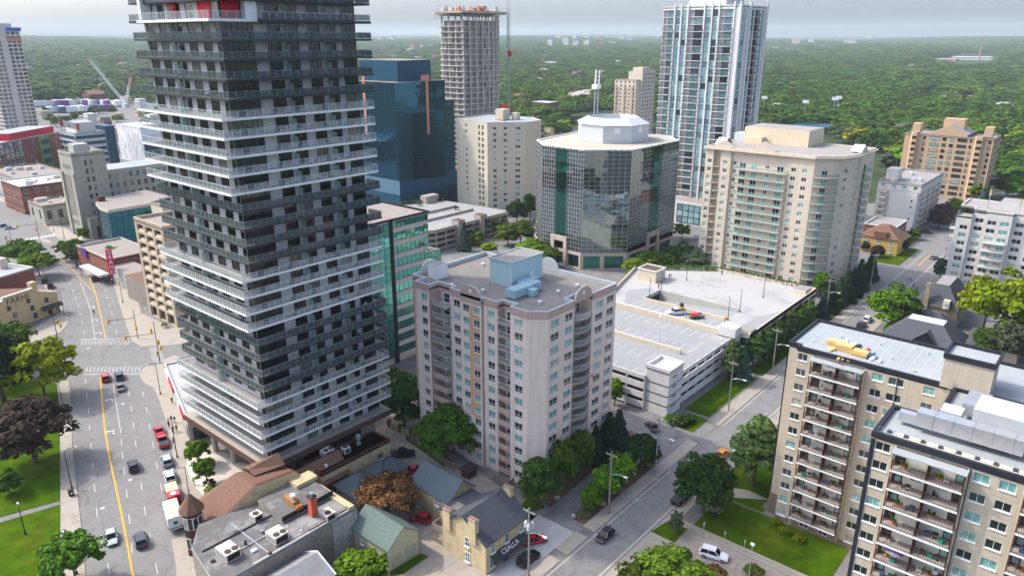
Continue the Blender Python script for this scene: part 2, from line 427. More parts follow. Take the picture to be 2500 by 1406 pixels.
M_hvac2 = mat('hvac_grey', (.50, .52, .54), .5, .06, 1.0)
M_fan = mat('fan_grille', (.07, .05, .05), .6, .1, 3.0)
M_gravel = mat('roof_gravel', (.27, .25, .23), .95, .16, 1.2, bump=.5, blotch=((.22, .21, .20), .07, .5, .2))
M_gravel2 = mat('roof_gravel_warm', (.27, .235, .20), .95, .14, 1.2, bump=.5, blotch=((.25, .22, .20), .06, .5, .2))
M_memb = mat('roof_membrane', (.31, .33, .33), .8, .06, .4, blotch=((.225, .235, .235), .10, .5, .2))
M_winf = mat('white_window_frame', (.70, .70, .68), .5, .04, 1.0)
M_dkf = mat('dark_window_frame', (.018, .018, .02), .4, .05, 1.0)
G_apt = glassmat('window_glass', [(0, (.018, .026, .028)), (.38, (.05, .075, .075)), (.52, (.17, .34, .32)), (.72, (.24, .40, .37)), (.86, (.38, .36, .30)), (.95, (.30, .44, .42))])
G_dark = glassmat('dark_window_glass', [(0, (.010, .012, .014)), (.5, (.018, .022, .022)), (.75, (.045, .05, .05)), (.9, (.16, .15, .13))])
G_old = glassmat('old_window_glass', [(0, (.02, .025, .03)), (.4, (.05, .06, .065)), (.6, (.09, .20, .21)), (.8, (.28, .27, .24))])

# ------------------------------------------------------------------ terrain, water, roads, pavements, lawns
def hz(d, a):
    if d < 1300: return 0.0
    z = 66 * ((d - 1300) / 5700) ** 1.15
    z *= 1 + .16 * math.sin(a * 9 + 1.3) + .10 * math.sin(a * 23 + d * .0011)
    return z
def tz(u, v):
    d = math.hypot(u, v); a = math.atan2(u * RU + v * RV, u * FU + v * FV)
    return hz(d, a)
mb = MB()
rings = [0, 150, 300, 500, 700, 900, 1100, 1300, 1600, 2000, 2500, 3000, 3600, 4200, 5000, 6000, 7000, 8000, 9000, 10500]
NA = 120; k = mb.mi(M_floor)
for d in rings:
    for j in range(NA):
        a = 2 * math.pi * j / NA; u = d * math.cos(a); v = d * math.sin(a); mb.v.append((u, v, tz(u, v)))
for i in range(len(rings) - 1):
    for j in range(NA):
        q = (i * NA + j, (i + 1) * NA + j, (i + 1) * NA + (j + 1) % NA, i * NA + (j + 1) % NA); mb.f.append(q if i else q[:3]); mb.m.append(k)
structure('terrain', mb)
def sheet(name, polys, z, m, px=True):
    mb = MB()
    for p in polys:
        q = [at(*a) for a in p] if px else p
        ar = sum(q[i][0] * q[(i + 1) % len(q)][1] - q[(i + 1) % len(q)][0] * q[i][1] for i in range(len(q)))
        if ar < 0: q = q[::-1]
        mb.face([(a[0], a[1], z) for a in q], m)
    return structure(name, mb)
def slab(name, polys, z0, z1, m, side=None, px=True):
    mb = MB()
    for p in polys: mb.prism([at(*a) for a in p] if px else p, z0, z1, side or m, top=m, bottom=False)
    return structure(name, mb)
sheet('town_ground', [[(-900, 1700), (3300, 1700), (3300, 560), (2500, 470), (2330, 470), (2100, 500), (1870, 345), (1560, 330), (1420, 318), (1270, 300), (900, 270), (420, 262), (330, 248), (100, 262), (-600, 262)]], .012, M_asph2)
sheet('river', [[(1258, 304), (1330, 296), (1420, 289), (1500, 283), (1600, 280), (1600, 300), (1500, 303), (1420, 309), (1330, 314), (1258, 318)],
                [(1905, 222), (1945, 214), (1965, 219), (1930, 234)]], .02, M_water)
# left avenue, in photograph pixels along its two kerbs
W_edge = [(214, 1480), (203, 1321), (187, 1188), (176, 1080), (172, 960), (168, 918), (60, 905), (-250, 940), (-250, 850), (60, 845), (150, 815), (166, 790), (167, 772), (150, 740), (132, 715), (112, 688), (98, 660), (70, 622), (20, 575), (-60, 570), (-250, 600)]
E_edge = [(-250, 470), (-60, 480), (20, 497), (80, 520), (118, 560), (150, 588), (215, 590), (235, 600), (262, 634), (275, 683), (292, 744), (310, 800), (322, 832), (345, 847), (445, 842), (560, 828), (560, 850), (445, 878), (352, 897), (340, 915), (352, 935), (374, 947), (382, 960), (403, 1019), (418, 1087), (424, 1128), (440, 1165), (452, 1225), (462, 1285), (444, 1310), (418, 1318), (428, 1370), (440, 1480)]
sheet('avenue', [W_edge + E_edge], .022, M_asph_old)
sheet('road', [rect(-60, 330, 52.1, 59.4)], .022, M_asph, px=False)
sheet('far_road', [[(2110, 648), (2160, 640), (2230, 600), (2300, 560), (2440, 505), (2500, 520), (2360, 590), (2330, 640), (2330, 690), (2250, 700), (2190, 690), (2120, 672)],
                   [(2040, 660), (2120, 646), (2120, 672), (2050, 690)]], .026, M_asph)
sheet('driveway', [[(1285, 1262), (1310, 1228), (1400, 1150), (1480, 1100), (1530, 1075), (1525, 1040), (1490, 1030), (1500, 1000), (1560, 990), (1640, 1008), (1655, 1040), (1640, 1075), (1700, 1060), (1690, 1085), (1590, 1125), (1545, 1080), (1495, 1110), (1420, 1180), (1395, 1240), (1398, 1275), (1420, 1290), (1340, 1345)]], .03, M_asph)
# pavements are raised by a kerb
slab('pavement', [
    [(214, 1480), (203, 1321), (187, 1188), (176, 1080), (172, 960), (168, 930), (140, 930), (146, 1010), (148, 1200), (150, 1480)],
    [(130, 715), (166, 772), (169, 786), (150, 812), (60, 843), (-200, 850), (-200, 820), (60, 815), (140, 768), (112, 705), (90, 668), (98, 660)],
    [(118, 560), (150, 588), (215, 590), (235, 600), (262, 634), (275, 683), (292, 744), (310, 800), (322, 832), (345, 847), (445, 842), (560, 828), (560, 780), (420, 800), (345, 765), (330, 700), (285, 640), (270, 590), (215, 583), (180, 572), (150, 550), (80, 500), (-40, 470), (-40, 483), (20, 497), (80, 520)],
    [(445, 878), (352, 897), (340, 915), (352, 935), (374, 947), (382, 960), (403, 1019), (418, 1087), (424, 1128), (440, 1165), (452, 1225), (462, 1285), (444, 1310), (418, 1318), (428, 1370), (440, 1480), (510, 1480), (505, 1340), (492, 1285), (522, 1200), (640, 1190), (720, 1175), (640, 1150), (455, 1060), (410, 920), (400, 895), (450, 882)],
], .0, .13, M_walk, M_kerb)
slab('footway', [rect(-60, 82, 59.5, 62.1), rect(84, 90, 59.5, 62.1), rect(92, 131, 59.5, 62.0), rect(141, 262, 59.5, 62.4), rect(-60, 101, 47.6, 52.0), rect(101.5, 262, 49.8, 52.0)], .0, .12, M_walk, M_kerb, px=False)
slab('plaza', [[(470, 1180), (455, 1140), (462, 1090), (640, 1145), (750, 1165), (700, 1215), (560, 1185), (500, 1215)]], .0, .145, mat('plaza_paving', (.52, .47, .40), .85, .1, .5, blotch=((.30, .26, .23), .3, .62, .04)), M_kerb)
slab('forecourt', [rect(62, 82.1, 62.1, 66.3), rect(82.1, 89.5, 62.1, 70)], .0, .10, mat('forecourt_slabs', (.40, .39, .37), .9, .1, .3), M_kerb, px=False)
slab('traffic_island', [
    [(140, 590), (150, 592), (228, 690), (238, 680), (205, 620), (172, 598)],
    [(88, 578), (94, 577), (132, 592), (122, 596), (104, 590)],
    [(395, 880), (425, 868), (438, 872), (430, 884), (405, 888)]], .02, .14, M_walk, M_kerb)
# green ground
slab('lawn', [
    [(146, 1480), (146, 1232), (0, 1276), (-500, 1420), (-700, 1600)],
    [(146, 1222), (146, 1010), (138, 935), (60, 925), (-500, 980), (-500, 1400), (0, 1262)],
    [(0, 600), (25, 640), (-10, 690), (-200, 700), (-200, 590)],
    [(800, 1395), (870, 1345), (950, 1395), (905, 1480), (780, 1480)], [(950, 1396), (1028, 1350), (1046, 1358), (985, 1400), (955, 1405)],
    [(1283, 1222), (1300, 1200), (1322, 1212), (1330, 1240), (1290, 1252), (1270, 1240)],
    [(1000, 1050), (1040, 1065), (1100, 1125), (1085, 1140), (990, 1072)]], .02, .10, M_grass, M_grass)
slab('verge', [rect(143, 170, 63.0, 69.2), rect(172, 212, 62.5, 66.5), rect(214, 262, 62.5, 70), rect(134.5, 142, 62.6, 66.5)], .0, .11, M_grass, M_kerb, px=False)
slab('apartment_lawn', [rect(104.8, 116.0, 24, 47.2), rect(118, 134, 40.2, 49.6), rect(116.3, 117.98, 39.2, 47.2), [(98.4, 52.0), (104.2, 51.0), (104.2, 47.6), (98.4, 47.4)], rect(90, 103, 22, 26.2)], .0, .135, M_grass, M_kerb, px=False)
slab('garden_path', [rect(104.2, 105.0, 20, 51), [(0 + 116.2, 47.0), (118, 50), (118.9, 50), (121.5, 44), (121, 40)], rect(103.3, 104.1, 20, 51.5)], .0, .145, M_walk, M_kerb, px=False)
sheet('parking_area', [rect(88, 103.2, 26.4, 47.4)], .034, mat('lot_asphalt', (.30, .26, .22), .92, .15, .5, blotch=((.20, .19, .18), .2, .5, .15)), px=False)
slab('planting_bed', [[(92.2, 62.1), (92.2, 64.0), (93.4, 65.2), (104, 65.3), (104.8, 62.1)], [(106.4, 62.1), (106.6, 65.2), (117.5, 65.0), (119.4, 62.1)], [(92.5, 69.6), (92.5, 73.6), (119, 73.4), (124.5, 76), (126.5, 73), (123.5, 70.8), (119, 70.8)]], .0, .16, M_soil, M_kerb, px=False)
slab('town_lawn', [rect(300, 330, 62, 72), rect(325, 352, 66.5, 70), [(1910, 225), (1880, 240), (1990, 245), (2010, 238)], [(1960, 240), (1990, 235), (2010, 250), (1970, 255)]][:2], .02, .08, M_grass, M_grass, px=False)
sheet('meadow', [[(1958, 234), (2008, 240), (2010, 256), (1966, 252)], [(1120, 470), (1240, 520), (1200, 560), (1100, 500)]], .03, M_grass)
# gravel lane and yards round the low buildings
M_lane = mat('gravel_lane', (.33, .285, .235), .95, .14, .6, bump=.4, blotch=((.28, .26, .245), .25, .5, .1))
sheet('lane', [rect(40, 89, 62.2, 79), rect(68.8, 77, 79, 100), [(77, 89), (91, 79), (94, 94), (94, 117), (90, 117), (84, 100), (77, 98)]], .03, M_lane, px=False)
# painted markings
def path_marks(mb, pts, w, m, dash=None, z=.030):
    P = [Vector(at(*p)) for p in pts]; acc = 0.0
    for a, b in zip(P, P[1:]):
        d = b - a; L = d.length; d.normalize(); n = Vector((-d.y, d.x)) * (w / 2)
        segs = [(0, L)]
        if dash:
            segs = []; t = -(acc % (dash[0] + dash[1]))
            while t < L:
                s0, s1 = max(0, t), min(L, t + dash[0])
                if s1 > s0: segs.append((s0, s1))
                t += dash[0] + dash[1]
        for s0, s1 in segs:
            p, q = a + d * s0, a + d * s1
            mb.face([(*(p - n), z), (*(q - n), z), (*(q + n), z), (*(p + n), z)], m)
        acc += L
mk_ = MB()
for dx in (0,): path_marks(mk_, [(329 + dx, 1430), (314 + dx, 1345), (296 + dx, 1250), (279 + dx, 1170), (266 + dx, 1110), (255 + dx, 1040), (249 + dx, 975), (245 + dx, 918)], .30, M_yellow)
for dx in (0,): path_marks(mk_, [(258 + dx, 830), (246 + dx, 770), (234 + dx, 718), (216 + dx, 672), (198 + dx, 640)], .28, M_yellow)
path_marks(mk_, [(234, 718), (200, 685), (178, 658), (138, 622)], .2, M_yellow)
path_marks(mk_, [(238, 962), (275, 918)][:0] or [(294, 1050), (280, 965), (275, 920)], .12, M_white)
path_marks(mk_, [(300, 1120), (294, 1050)], .12, M_white, (3, 3))
path_marks(mk_, [(330, 1430), (312, 1225), (300, 1120)], .12, M_white, (3, 6))
path_marks(mk_, [(232, 828), (222, 760), (210, 722), (196, 690)], .12, M_white)
for pts in ([(268, 1400), (238, 1265), (225, 1125), (215, 990), (208, 925)], [(385, 1400), (356, 1260), (336, 1120), (320, 990), (310, 930)], [(408, 1260), (380, 1120), (358, 1000), (345, 940)],
            [(206, 815), (190, 740), (174, 700), (150, 660), (110, 615)], [(285, 815), (272, 760), (252, 690), (232, 640), (214, 605)], [(240, 600), (228, 590)]):
    path_marks(mk_, pts, .12, M_white, (3, 6))
for k in range(15):   # zebra crossings of the junction
    x = 196 + k * 8; mk_.face([(*at(x, 842), .031), (*at(x + 3.6, 842), .031), (*at(x + 9.6, 831), .031), (*at(x + 6.0, 831), .031)], M_zeb)
    x = 208 + k * 9.2; mk_.face([(*at(x, 908), .031), (*at(x + 4.0, 908), .031), (*at(x + 8, 895), .031), (*at(x + 4.0, 895), .031)], M_zeb)
path_marks(mk_, [(196, 829), (316, 826)], .3, M_white); path_marks(mk_, [(205, 914), (352, 912)], .3, M_white)
for k in range(8):
    y = 846 + k * 5; mk_.face([(*at(362 + k * 1.5, y), .031), (*at(392 + k * 1.5, y), .031), (*at(392 + k * 1.5, y + 2.6), .031), (*at(362 + k * 1.5, y + 2.6), .031)], M_zeb)
for k in range(9): mk_.face([(*at(62 + k * 9, 586 - k * 1.5), .031), (*at(68 + k * 9, 588 - k * 1.5), .031), (*at(72 + k * 9, 584 - k * 1.5), .031), (*at(66 + k * 9, 582 - k * 1.5), .031)], M_white)
for (x, y) in ((274, 976), (229, 749), (237, 781), (246, 812), (277, 1053), (135, 607)):   # turn arrows
    c = Vector(at(x, y)); e = Vector((.33, .944)).normalized(); n = Vector((-e.y, e.x))
    mk_.face([(*(c - e * 1.4 - n * .12), .031), (*(c - e * 1.4 + n * .12), .031), (*(c + e * .6 + n * .12), .031), (*(c + e * .6 - n * .12), .031)], M_white)
    mk_.face([(*(c + e * .35 + n * .12), .0315), (*(c + e * .35 + n * 1.1), .0315), (*(c + e * .7 + n * 1.1), .0315), (*(c + e * .7 + n * .12), .0315)], M_white)
    mk_.face([(*(c + e * 1.0 + n * 1.1), .0315), (*(c + e * .52 + n * 1.7), .0315), (*(c + e * .05 + n * 1.1), .0315)], M_white)
for s in ([(59.05, -60, 118)], [(59.05, 141, 330)]):
    for v, a, b in s: mk_.box(a, b, v - .25, v, .026, .031, M_kerb)
mk_.box(-60, 330, 52.4, 52.75, .026, .031, M_kerb)
for k in range(5): mk_.box(92, 98.5, 30.2 + k * 3.1, 30.34 + k * 3.1, .036, .041, M_yellow)
mk_.face([(*at(2240, 650), .04), (*at(2243, 650), .04), (*at(2272, 622), .04), (*at(2269, 622), .04)], M_yellow)
structure('road_marking', mk_)
hb = MB()   # worn patches and seams of the avenue
for (x, y, w, h) in ((318, 964, 20, 7), (330, 1171, 10, 4), (215, 868, 70, 8), (318, 1222, 40, 2), (240, 1228, 60, 1.6), (300, 1010, 60, 1.6)):
    hb.face([(*at(x - w / 2, y + h / 2), .0265), (*at(x + w / 2, y + h / 2 - 4), .0265), (*at(x + w / 2, y - h / 2 - 4), .0265), (*at(x - w / 2, y - h / 2), .0265)], M_asph2)
for (x, y) in ((318, 1171), (1555, 1220), (1870, 1010), (1400, 1320), (250, 1240), (215, 850), (300, 985), (1600, 1170), (2235, 660)):
    c = at(x, y); hb.lathe((*c, .024), [(.42, 0), (.42, .012)], M_steel, 10)
structure('road_patch', hb)
# ------------------------------------------------------------------ balcony helper
_bal = {}
M_slabc = mat('balcony_concrete', (.35, .32, .285), .85, .1, .8)
M_rust = mat('brown_rail', (.085, .035, .025), .6, .1, 2.0)
M_rail = mat('light_rail', (.62, .62, .60), .5, .05, 2.0)
M_greyrail = mat('grey_rail', (.30, .31, .31), .5, .05, 2.0)
M_gr_green = railglass('green_rail_glass', (.20, .42, .36), .45)
def bal_mesh(w, d, kind, ms, mr, curved=0.0, th=.2, hr=1.05):
    key = (round(w, 2), round(d, 2), kind, ms.name, mr.name, curved)
    if key in _bal: return _bal[key]
    n = 8 if curved else 1
    out = [(w * i / n, d + (curved * (1 - (2 * i / n - 1) ** 2) if curved else 0)) for i in range(n + 1)]
    sl = MB(); P = [(0, 0)] + out + [(w, 0)]
    k = len(P); i0 = 0
    sl.face([(x, 0, z) for x, z in P], ms); sl.face([(x, -th, z) for x, z in reversed(P)], ms)
    for a in range(k):
        p, q = P[a], P[(a + 1) % k]; sl.face([(p[0], -th, p[1]), (q[0], -th, q[1]), (q[0], 0, q[1]), (p[0], 0, p[1])], ms)
    rl = MB(); line = [(0.04, 0)] + [(min(max(x, .04), w - .04), z - .05) for x, z in out] + [(w - .04, 0)]
    for p, q in zip(line, line[1:]):
        A, B = Vector((p[0], 0, p[1])), Vector((q[0], 0, q[1])); L = (B - A).length
        if L < .05: continue
        up_ = Vector((0, 1, 0))
        if kind == 'solid':
            nn = (B - A).normalized().cross(up_) * .08
            rl.face([A + nn, B + nn, B + nn + up_ * hr, A + nn + up_ * hr], mr); rl.face([B - nn, A - nn, A - nn + up_ * hr, B - nn + up_ * hr], mr)
            rl.face([A - nn + up_ * hr, A + nn + up_ * hr, B + nn + up_ * hr, B - nn + up_ * hr], mr)
        else:
            rl.tube(A + up_ * hr, B + up_ * hr, .045, mr, n=4)
            rl.tube(A + up_ * .12, B + up_ * .12, .025, mr, n=4)
            if kind == 'glass':
                rl.face([A + up_ * .12, B + up_ * .12, B + up_ * hr, A + up_ * hr], M_gr_green); step = 1.5
            else: step = .24
            m_ = max(1, round(L / step))
            for j in range(m_ + 1):
                c = A.lerp(B, j / m_); rl.tube(c, c + up_ * hr, .018 if kind == 'bars' else .03, mr, n=3)
    _bal[key] = (sl.mesh('balcony'), rl.mesh('railing')); return _bal[key]
def balcony(T, M, s, t, w, d, kind, ms, mr, curved=0.0):
    a, b = bal_mesh(w, d, kind, ms, mr, curved)
    o = T.put('balcony', a, M @ Matrix.Translation((s, t, 0))); link('railing', b, o); return o
_door = {}
def door(T, M, s, t, w, h, mf, mg, depth=.1):
    k = (w, h, mf.name, mg.name)
    if k not in _door: 
        f = MB(); f.box(0, w, 0, h, -.05, .03, mf); g = MB(); g.box(w * .14, w * .86, h * .1, h * .92, .03, .045, mg); g.box(w*.14, w*.86, h*.48, h*.52, .045, .06, mf)
        _door[k] = (f.mesh('balcony_door'), g.mesh('pane'))
    o = T.put('balcony_door', _door[k][0], M @ Matrix.Translation((s, t, -depth + .04))); link('pane', _door[k][1], o); return o

# ------------------------------------------------------------------ the banded tower
M_stone = mat('tower_stone', (.50, .48, .465), .75, .06, .8, streak=.06, joint=(1.3, .49))
M_tw = mat('white_slab_edge', (.74, .74, .74), .6, .04, .8)
M_td = mat('dark_slab_edge', (.045, .05, .057), .45, .08, .8)
M_tdeck = mat('tower_balcony_floor', (.25, .235, .215), .85, .1, .9)
M_brown = mat('canopy_fascia', (.115, .060, .045), .55, .08, .8)
M_red = mat('red_panel', (.50, .02, .035), .6, .08, .8)
G_tw = glassmat('tower_glass', [(0, (.008, .009, .010)), (.55, (.016, .017, .018)), (.72, (.045, .042, .04)), (.86, (.16, .15, .13)), (.94, (.26, .25, .22))], .08)
G_rw = railglass('clear_rail_glass', (.36, .48, .48), .16)
G_rd = railglass('smoked_rail_glass', (.06, .09, .095), .60)
G_screen = railglass('frosted_screen_glass', (.45, .60, .55), .55, .3)
G_frit = railglass('dotted_rail_glass', (.56, .57, .58), .26)
T = Thing('apartment_tower', 'tall apartment tower banded with white and black balconies standing on round columns', 'apartment tower', (61.8, 111.6, 0))
TU0, TU1, TV0, TV1, TZ, TH = 61.8, 87.6, 111.6, 137.0, 8.2, 2.95
LEFT = [(.03, .15), (.215, .325), (.40, .445), (.465, .53), (.595, .705), (.78, .885)]
RIGHT = [(.305, .405), (.44, .535), (.605, .70), (.745, .83)]
panels = []
NF = 31
wl, wr, wb = MB(), MB(), MB()
MLf, LL = face_m((TU0, TV1), (TU0, TV0), TZ); MRf, LR = face_m((TU0, TV0), (TU1, TV0), TZ)
hl, hr_ = [], []
for k in range(NF):
    z = k * TH
    dark = (5 <= k <= 8) or (13 <= k <= 16) or (22 <= k <= 25) or k >= 27
    if k == 26: dark = True
    lo, ht = (.75, 1.45) if k < 5 else (.25, 2.2)
    for i, (a, b) in enumerate(LEFT):
        s0, s1 = a * LL, b * LL
        if i == 2: l2, h2 = .12, 2.3
        else: l2, h2 = lo, ht
        hl.append((s0, s1, z + l2, z + l2 + h2)); put_window(T, MLf, s0, z + l2, s1 - s0, h2, ((.5,), ()) if i in (2, 3) else ((.25, .5, .75), (.82,)), M_dkf, G_tw, .15, name='balcony_door' if i == 2 else 'window')
    for i, (a, b) in enumerate(RIGHT):
        s0, s1 = a * LR, b * LR
        hr_.append((s0, s1, z + .12, z + 2.42)); put_window(T, MRf, s0, z + .12, s1 - s0, 2.3, ((.33, .66), ()), M_dkf, G_tw, .15)
    for MM, s0, s1, nb in ((MLf, .95 * LL, LL - .06, 2), (MRf, .06, .215 * LR, 6), (MRf, .88 * LR, LR - .06, 3)):
        (hl if MM is MLf else hr_).append((s0, s1, z + .1, z + 2.5))
        put_window(T, MM, s0, z + .1, s1 - s0, 2.4, (tuple((j + 1) / nb for j in range(nb - 1)), (.3,)), M_dkf, G_tw, .06, name='corner_window')
wall_holes(wl, MLf, LL, NF * TH, hl, M_stone, .15); wall_holes(wl, MRf, LR, NF * TH, hr_, M_stone, .15)
wl.box(TU0 + .2, TU1, TV1 - .2, TV1, TZ, TZ + NF * TH, M_stone); wl.box(TU1 - .2, TU1, TV0 + .2, TV1 - .2, TZ, TZ + NF * TH, M_stone)
T.part('wall', wl)
pan_mesh = {}
def panel_mesh(w, h, m):
    k = (round(w, 2), h, m.name)
    if k not in pan_mesh:
        b = MB(); b.box(-w / 2 + .03, w / 2 - .03, .08, h, -.012, .012, m); pan_mesh[k] = b.mesh('glass_panel')
    return pan_mesh[k]
for k in range(1, NF):
    z = TZ + k * TH
    dark = (5 <= k <= 8) or (13 <= k <= 16) or (22 <= k <= 25) or k > 26
    u0, v0, u1, v1 = (60.5, 109.3, 89.3, 139.1) if dark else (59.35, 110.0, 89.6, 139.6)
    me = M_td if dark else M_tw; g = G_rd if dark else G_rw
    sl = MB(); th = .34 if dark else .42
    segs = [(u0, v0, u1, v1)]
    if k == 26: 
        me = M_td; sl.box(60.2, TU0, 135, 139.2, z - th, z, M_td, top=M_tdeck); sl.box(67.5, 89.3, 109.2, TV0, z - th, z, M_td, top=M_tdeck)
        sl.box(59.2, 65.5, 110, 134, z - th, z, M_tw, top=M_tdeck)
    else: sl.prism([(u0, v0), (u1, v0), (u1, v0 + 4), (TU1, v0 + 4), (TU1, TV1), (TU0 + 3, TV1), (TU0 + 3, v1), (u0, v1)], z - th, z, me, top=M_tdeck)
    so = T.part('balcony_slab', sl)
    rl = MB(); runs = [((u0 + .07, v1), (u0 + .07, v0 + .07)), ((u0 + .07, v0 + .07), (u1 - .07, v0 + .07)), ((u1 - .07, v0 + .07), (u1 - .07, v0 + 4)), ((u0 + .07, v1 - .07), (TU0 + 2.5, v1 - .07))]
    if k == 26: runs = [((59.3, 133.9), (59.3, 110.1)), ((59.3, 110.1), (65.4, 110.1)), ((67.6, 109.3), (89.2, 109.3)), ((60.3, 139.1), (60.3, 135.1))]
    for ri, (p, q) in enumerate(runs):
        P, Q = Vector((*p, z)), Vector((*q, z)); L = (Q - P).length; n = max(1, round(L / 1.45)); d = (Q - P) / L
        rl.tube(P + Vector((0, 0, 1.1)), Q + Vector((0, 0, 1.1)), .035, M_rail if not dark else M_greyrail, n=4)
        Mx, _ = face_m(p, q, z)
        for j in range(n):
            c = P + d * (L * j / n); rl.box(c.x - .025, c.x + .025, c.y - .025, c.y + .025, z, z + 1.1, M_rail if not dark else M_greyrail)
            gg = g
            if not dark and ri == 1 and (j % 7 in (0, 1, 3, 4, 5)): gg = G_frit
            if k == 26: gg = G_rw if ri < 2 else G_rd
            panels.append((Mx @ Matrix.Translation((L * (j + .5) / n, 0, 0)), L / n, 1.02, gg))
    r_ = T.part('railing', rl, parent=so)
    if k < NF - 1:
        for a in (.425, .735): sc = MB(); sc.box(TU0 + a * LR - .03, TU0 + a * LR + .03, TV0 - 1.5, TV0 - .02, z + .02, z + 2.0, G_screen); T.part('privacy_screen', sc)
        sc = MB(); sc.box(TU0 - 1.3, TU0 - .02, TV1 - .455 * LL - .03, TV1 - .455 * LL + .03, z + .02, z + 2.0, G_screen)
        T.part('privacy_screen', sc)
c0 = Vector((0, 0, CAMH)); panels.sort(key=lambda p: (p[0].translation - c0).length)
for Mx, w, h, g in panels[:300]: T.put('glass_panel', panel_mesh(w, h, g), Mx)
pb = MB()
for Mx, w, h, g in panels[300:]: pb.box(-w / 2 + .03, w / 2 - .03, .08, h, -.012, .012, g, M=Mx)
T.part('glass_panel', pb, kind='stuff')
zr = TZ + 26 * TH
for a in ((61.55, 61.75, 113.5, 117.5), (61.55, 61.75, 124.5, 127.5), (62.2, 65.2, 111.35, 111.56)): rd = MB(); rd.box(*a, zr + .02, zr + 2.6, M_red); T.part('red_panel', rd)
for a in ((65.5, 67.5, 110.2, 111.5), (60.0, 61.6, 133.6, 134.6)): fr = MB(); fr.box(*a, zr - .4, zr + 9, M_tw); T.part('white_frame', fr)
cn = MB(); cn.prism([(59.3, 109.4), (88.9, 109.4), (88.9, 140.4), (59.3, 140.4)], TZ - 1.3, TZ, M_brown, top=M_walk); T.part('canopy', cn)
up_ = MB(); up_.box(60.9, 61.1, 111, 138, TZ + .003, TZ + .9, G_rw); up_.box(61.1, 88.2, 110.8, 111.0, TZ + .003, TZ + .9, G_rw); T.part('terrace_guard', up_)
for (x, y) in ((527, 1100), (573, 1128), (622, 1155), (679, 1174)):
    u, v = at(x, y); c_ = MB(); c_.lathe((u, v, .1), [(.62, 0), (.62, TZ - 1.4)], M_concrete, 14); T.part('column', c_)
lb = MB(); lb.box(68, 88, 114, 139, 0, TZ - 1.31, M_stone); T.part('lobby_wall', lb)
st = store(); curtain(T, (67.9, 131), (67.9, 114), .1, TZ - 1.4, 9, 2, mirrormat('lobby_glass', (.05, .07, .07)), M_dkf, st); curtain(T, (67.9, 113.9), (84, 113.9), .1, TZ - 1.4, 8, 2, _mats.get('x') or bpy.data.materials['lobby_glass'], M_dkf, st)
curtain_done(T, st, 'lobby_mullion')
# shop podium beside the tower
P = Thing('podium_shop', 'low flat grey roofed shop with red sign strip beside the banded tower', 'shop', (61, 143.5, 0))
pp = [at(x, y, 4.6) for x, y in ((455, 1040), (470, 1040), (560, 950), (470, 872), (440, 877), (403, 890))]
pp = [(60.9, 143.0), (68.5, 142.0), (87, 152), (87, 172), (75.5, 174.2), (71.4, 175.4)]
w_ = MB(); w_.prism(pp, 0, 4.15, M_concrete); P.part('wall', w_); flat_roof(P, pp, 5.1, mat('podium_roof', (.37, .37, .355), .9, .1, .3), .5, M_hvac2)
sg = MB(); e = Vector((71.4 - 60.9, 175.4 - 143, 0)).normalized(); nn = Vector((-e.y, e.x, 0))
Mx, L_ = face_m((71.4, 175.4), (60.9, 143.0), 0)
for a, b, m in ((2, 7, M_tw), (7.5, 15, M_red), (22, 24, M_tw), (24.3, 30, M_red)): sg.box(a, b, 3.3, 4.5, .02, .3, m, M=Mx)
sg.box(31, 33.5, .3, 3, .01, .06, M_dkf, M=Mx); P.part('sign_strip', sg)
gw = MB(); gw.box(61.5, 67.5, 142.0, 142.3, .2, 3.2, bpy.data.materials['lobby_glass']); P.part('shop_window', gw)

# ------------------------------------------------------------------ the pinkish apartment building
M_pk = mat('pink_precast', (.72, .60, .52), .85, .06, .5, streak=.14, joint=(2.4, 2.62))
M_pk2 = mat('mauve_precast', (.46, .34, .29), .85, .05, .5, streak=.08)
M_or = mat('ochre_precast', (.56, .35, .21), .85, .05, .5)
M_par = mat('blue_parapet', (.42, .46, .465), .7, .05, .8)
T = Thing('pink_apartment_block', 'pinkish apartment block with blue rooftop box and arched parapets', 'apartment block', (95, 75, 0))
ZP, FH = 36.2, 2.62
rowsP = [(1.15 + FH * j, 1.5) for j in range(13)]
B2 = ((.5,), (.32,))
wm = MB()
def pk(P0, P1, cols, rows=rowsP, m=M_pk, z1=ZP): return facade(T, P0, P1, 0, z1, cols, rows, m, M_winf, G_apt, B2, .2, None, wm)
pk((93.7, 105.7), (93.7, 101.6), [(2.6, 1.6)])                      # west wing, window column
pk((95.1, 97.0), (95.1, 93.6), [(1.6, 1.7)])
pk((94.5, 93.6), (94.5, 88.3), [(1.25, 1.65), (4.0, 1.65)], m=M_pk)
pk((95.1, 88.3), (95.1, 84.7), [(1.9, 1.7)])
pk((94.8, 81.4), (94.8, 77.3), [(2.0, 1.9)])
pk((94.8, 77.3), (97.0, 74.4), [])
pk((97.0, 74.4), (104.9, 74.4), [(2.1, 2.5), (6.4, 2.4)])
pk((110.3, 74.1), (118.7, 74.1), [(2.5, 2.5), (6.4, 2.4)])
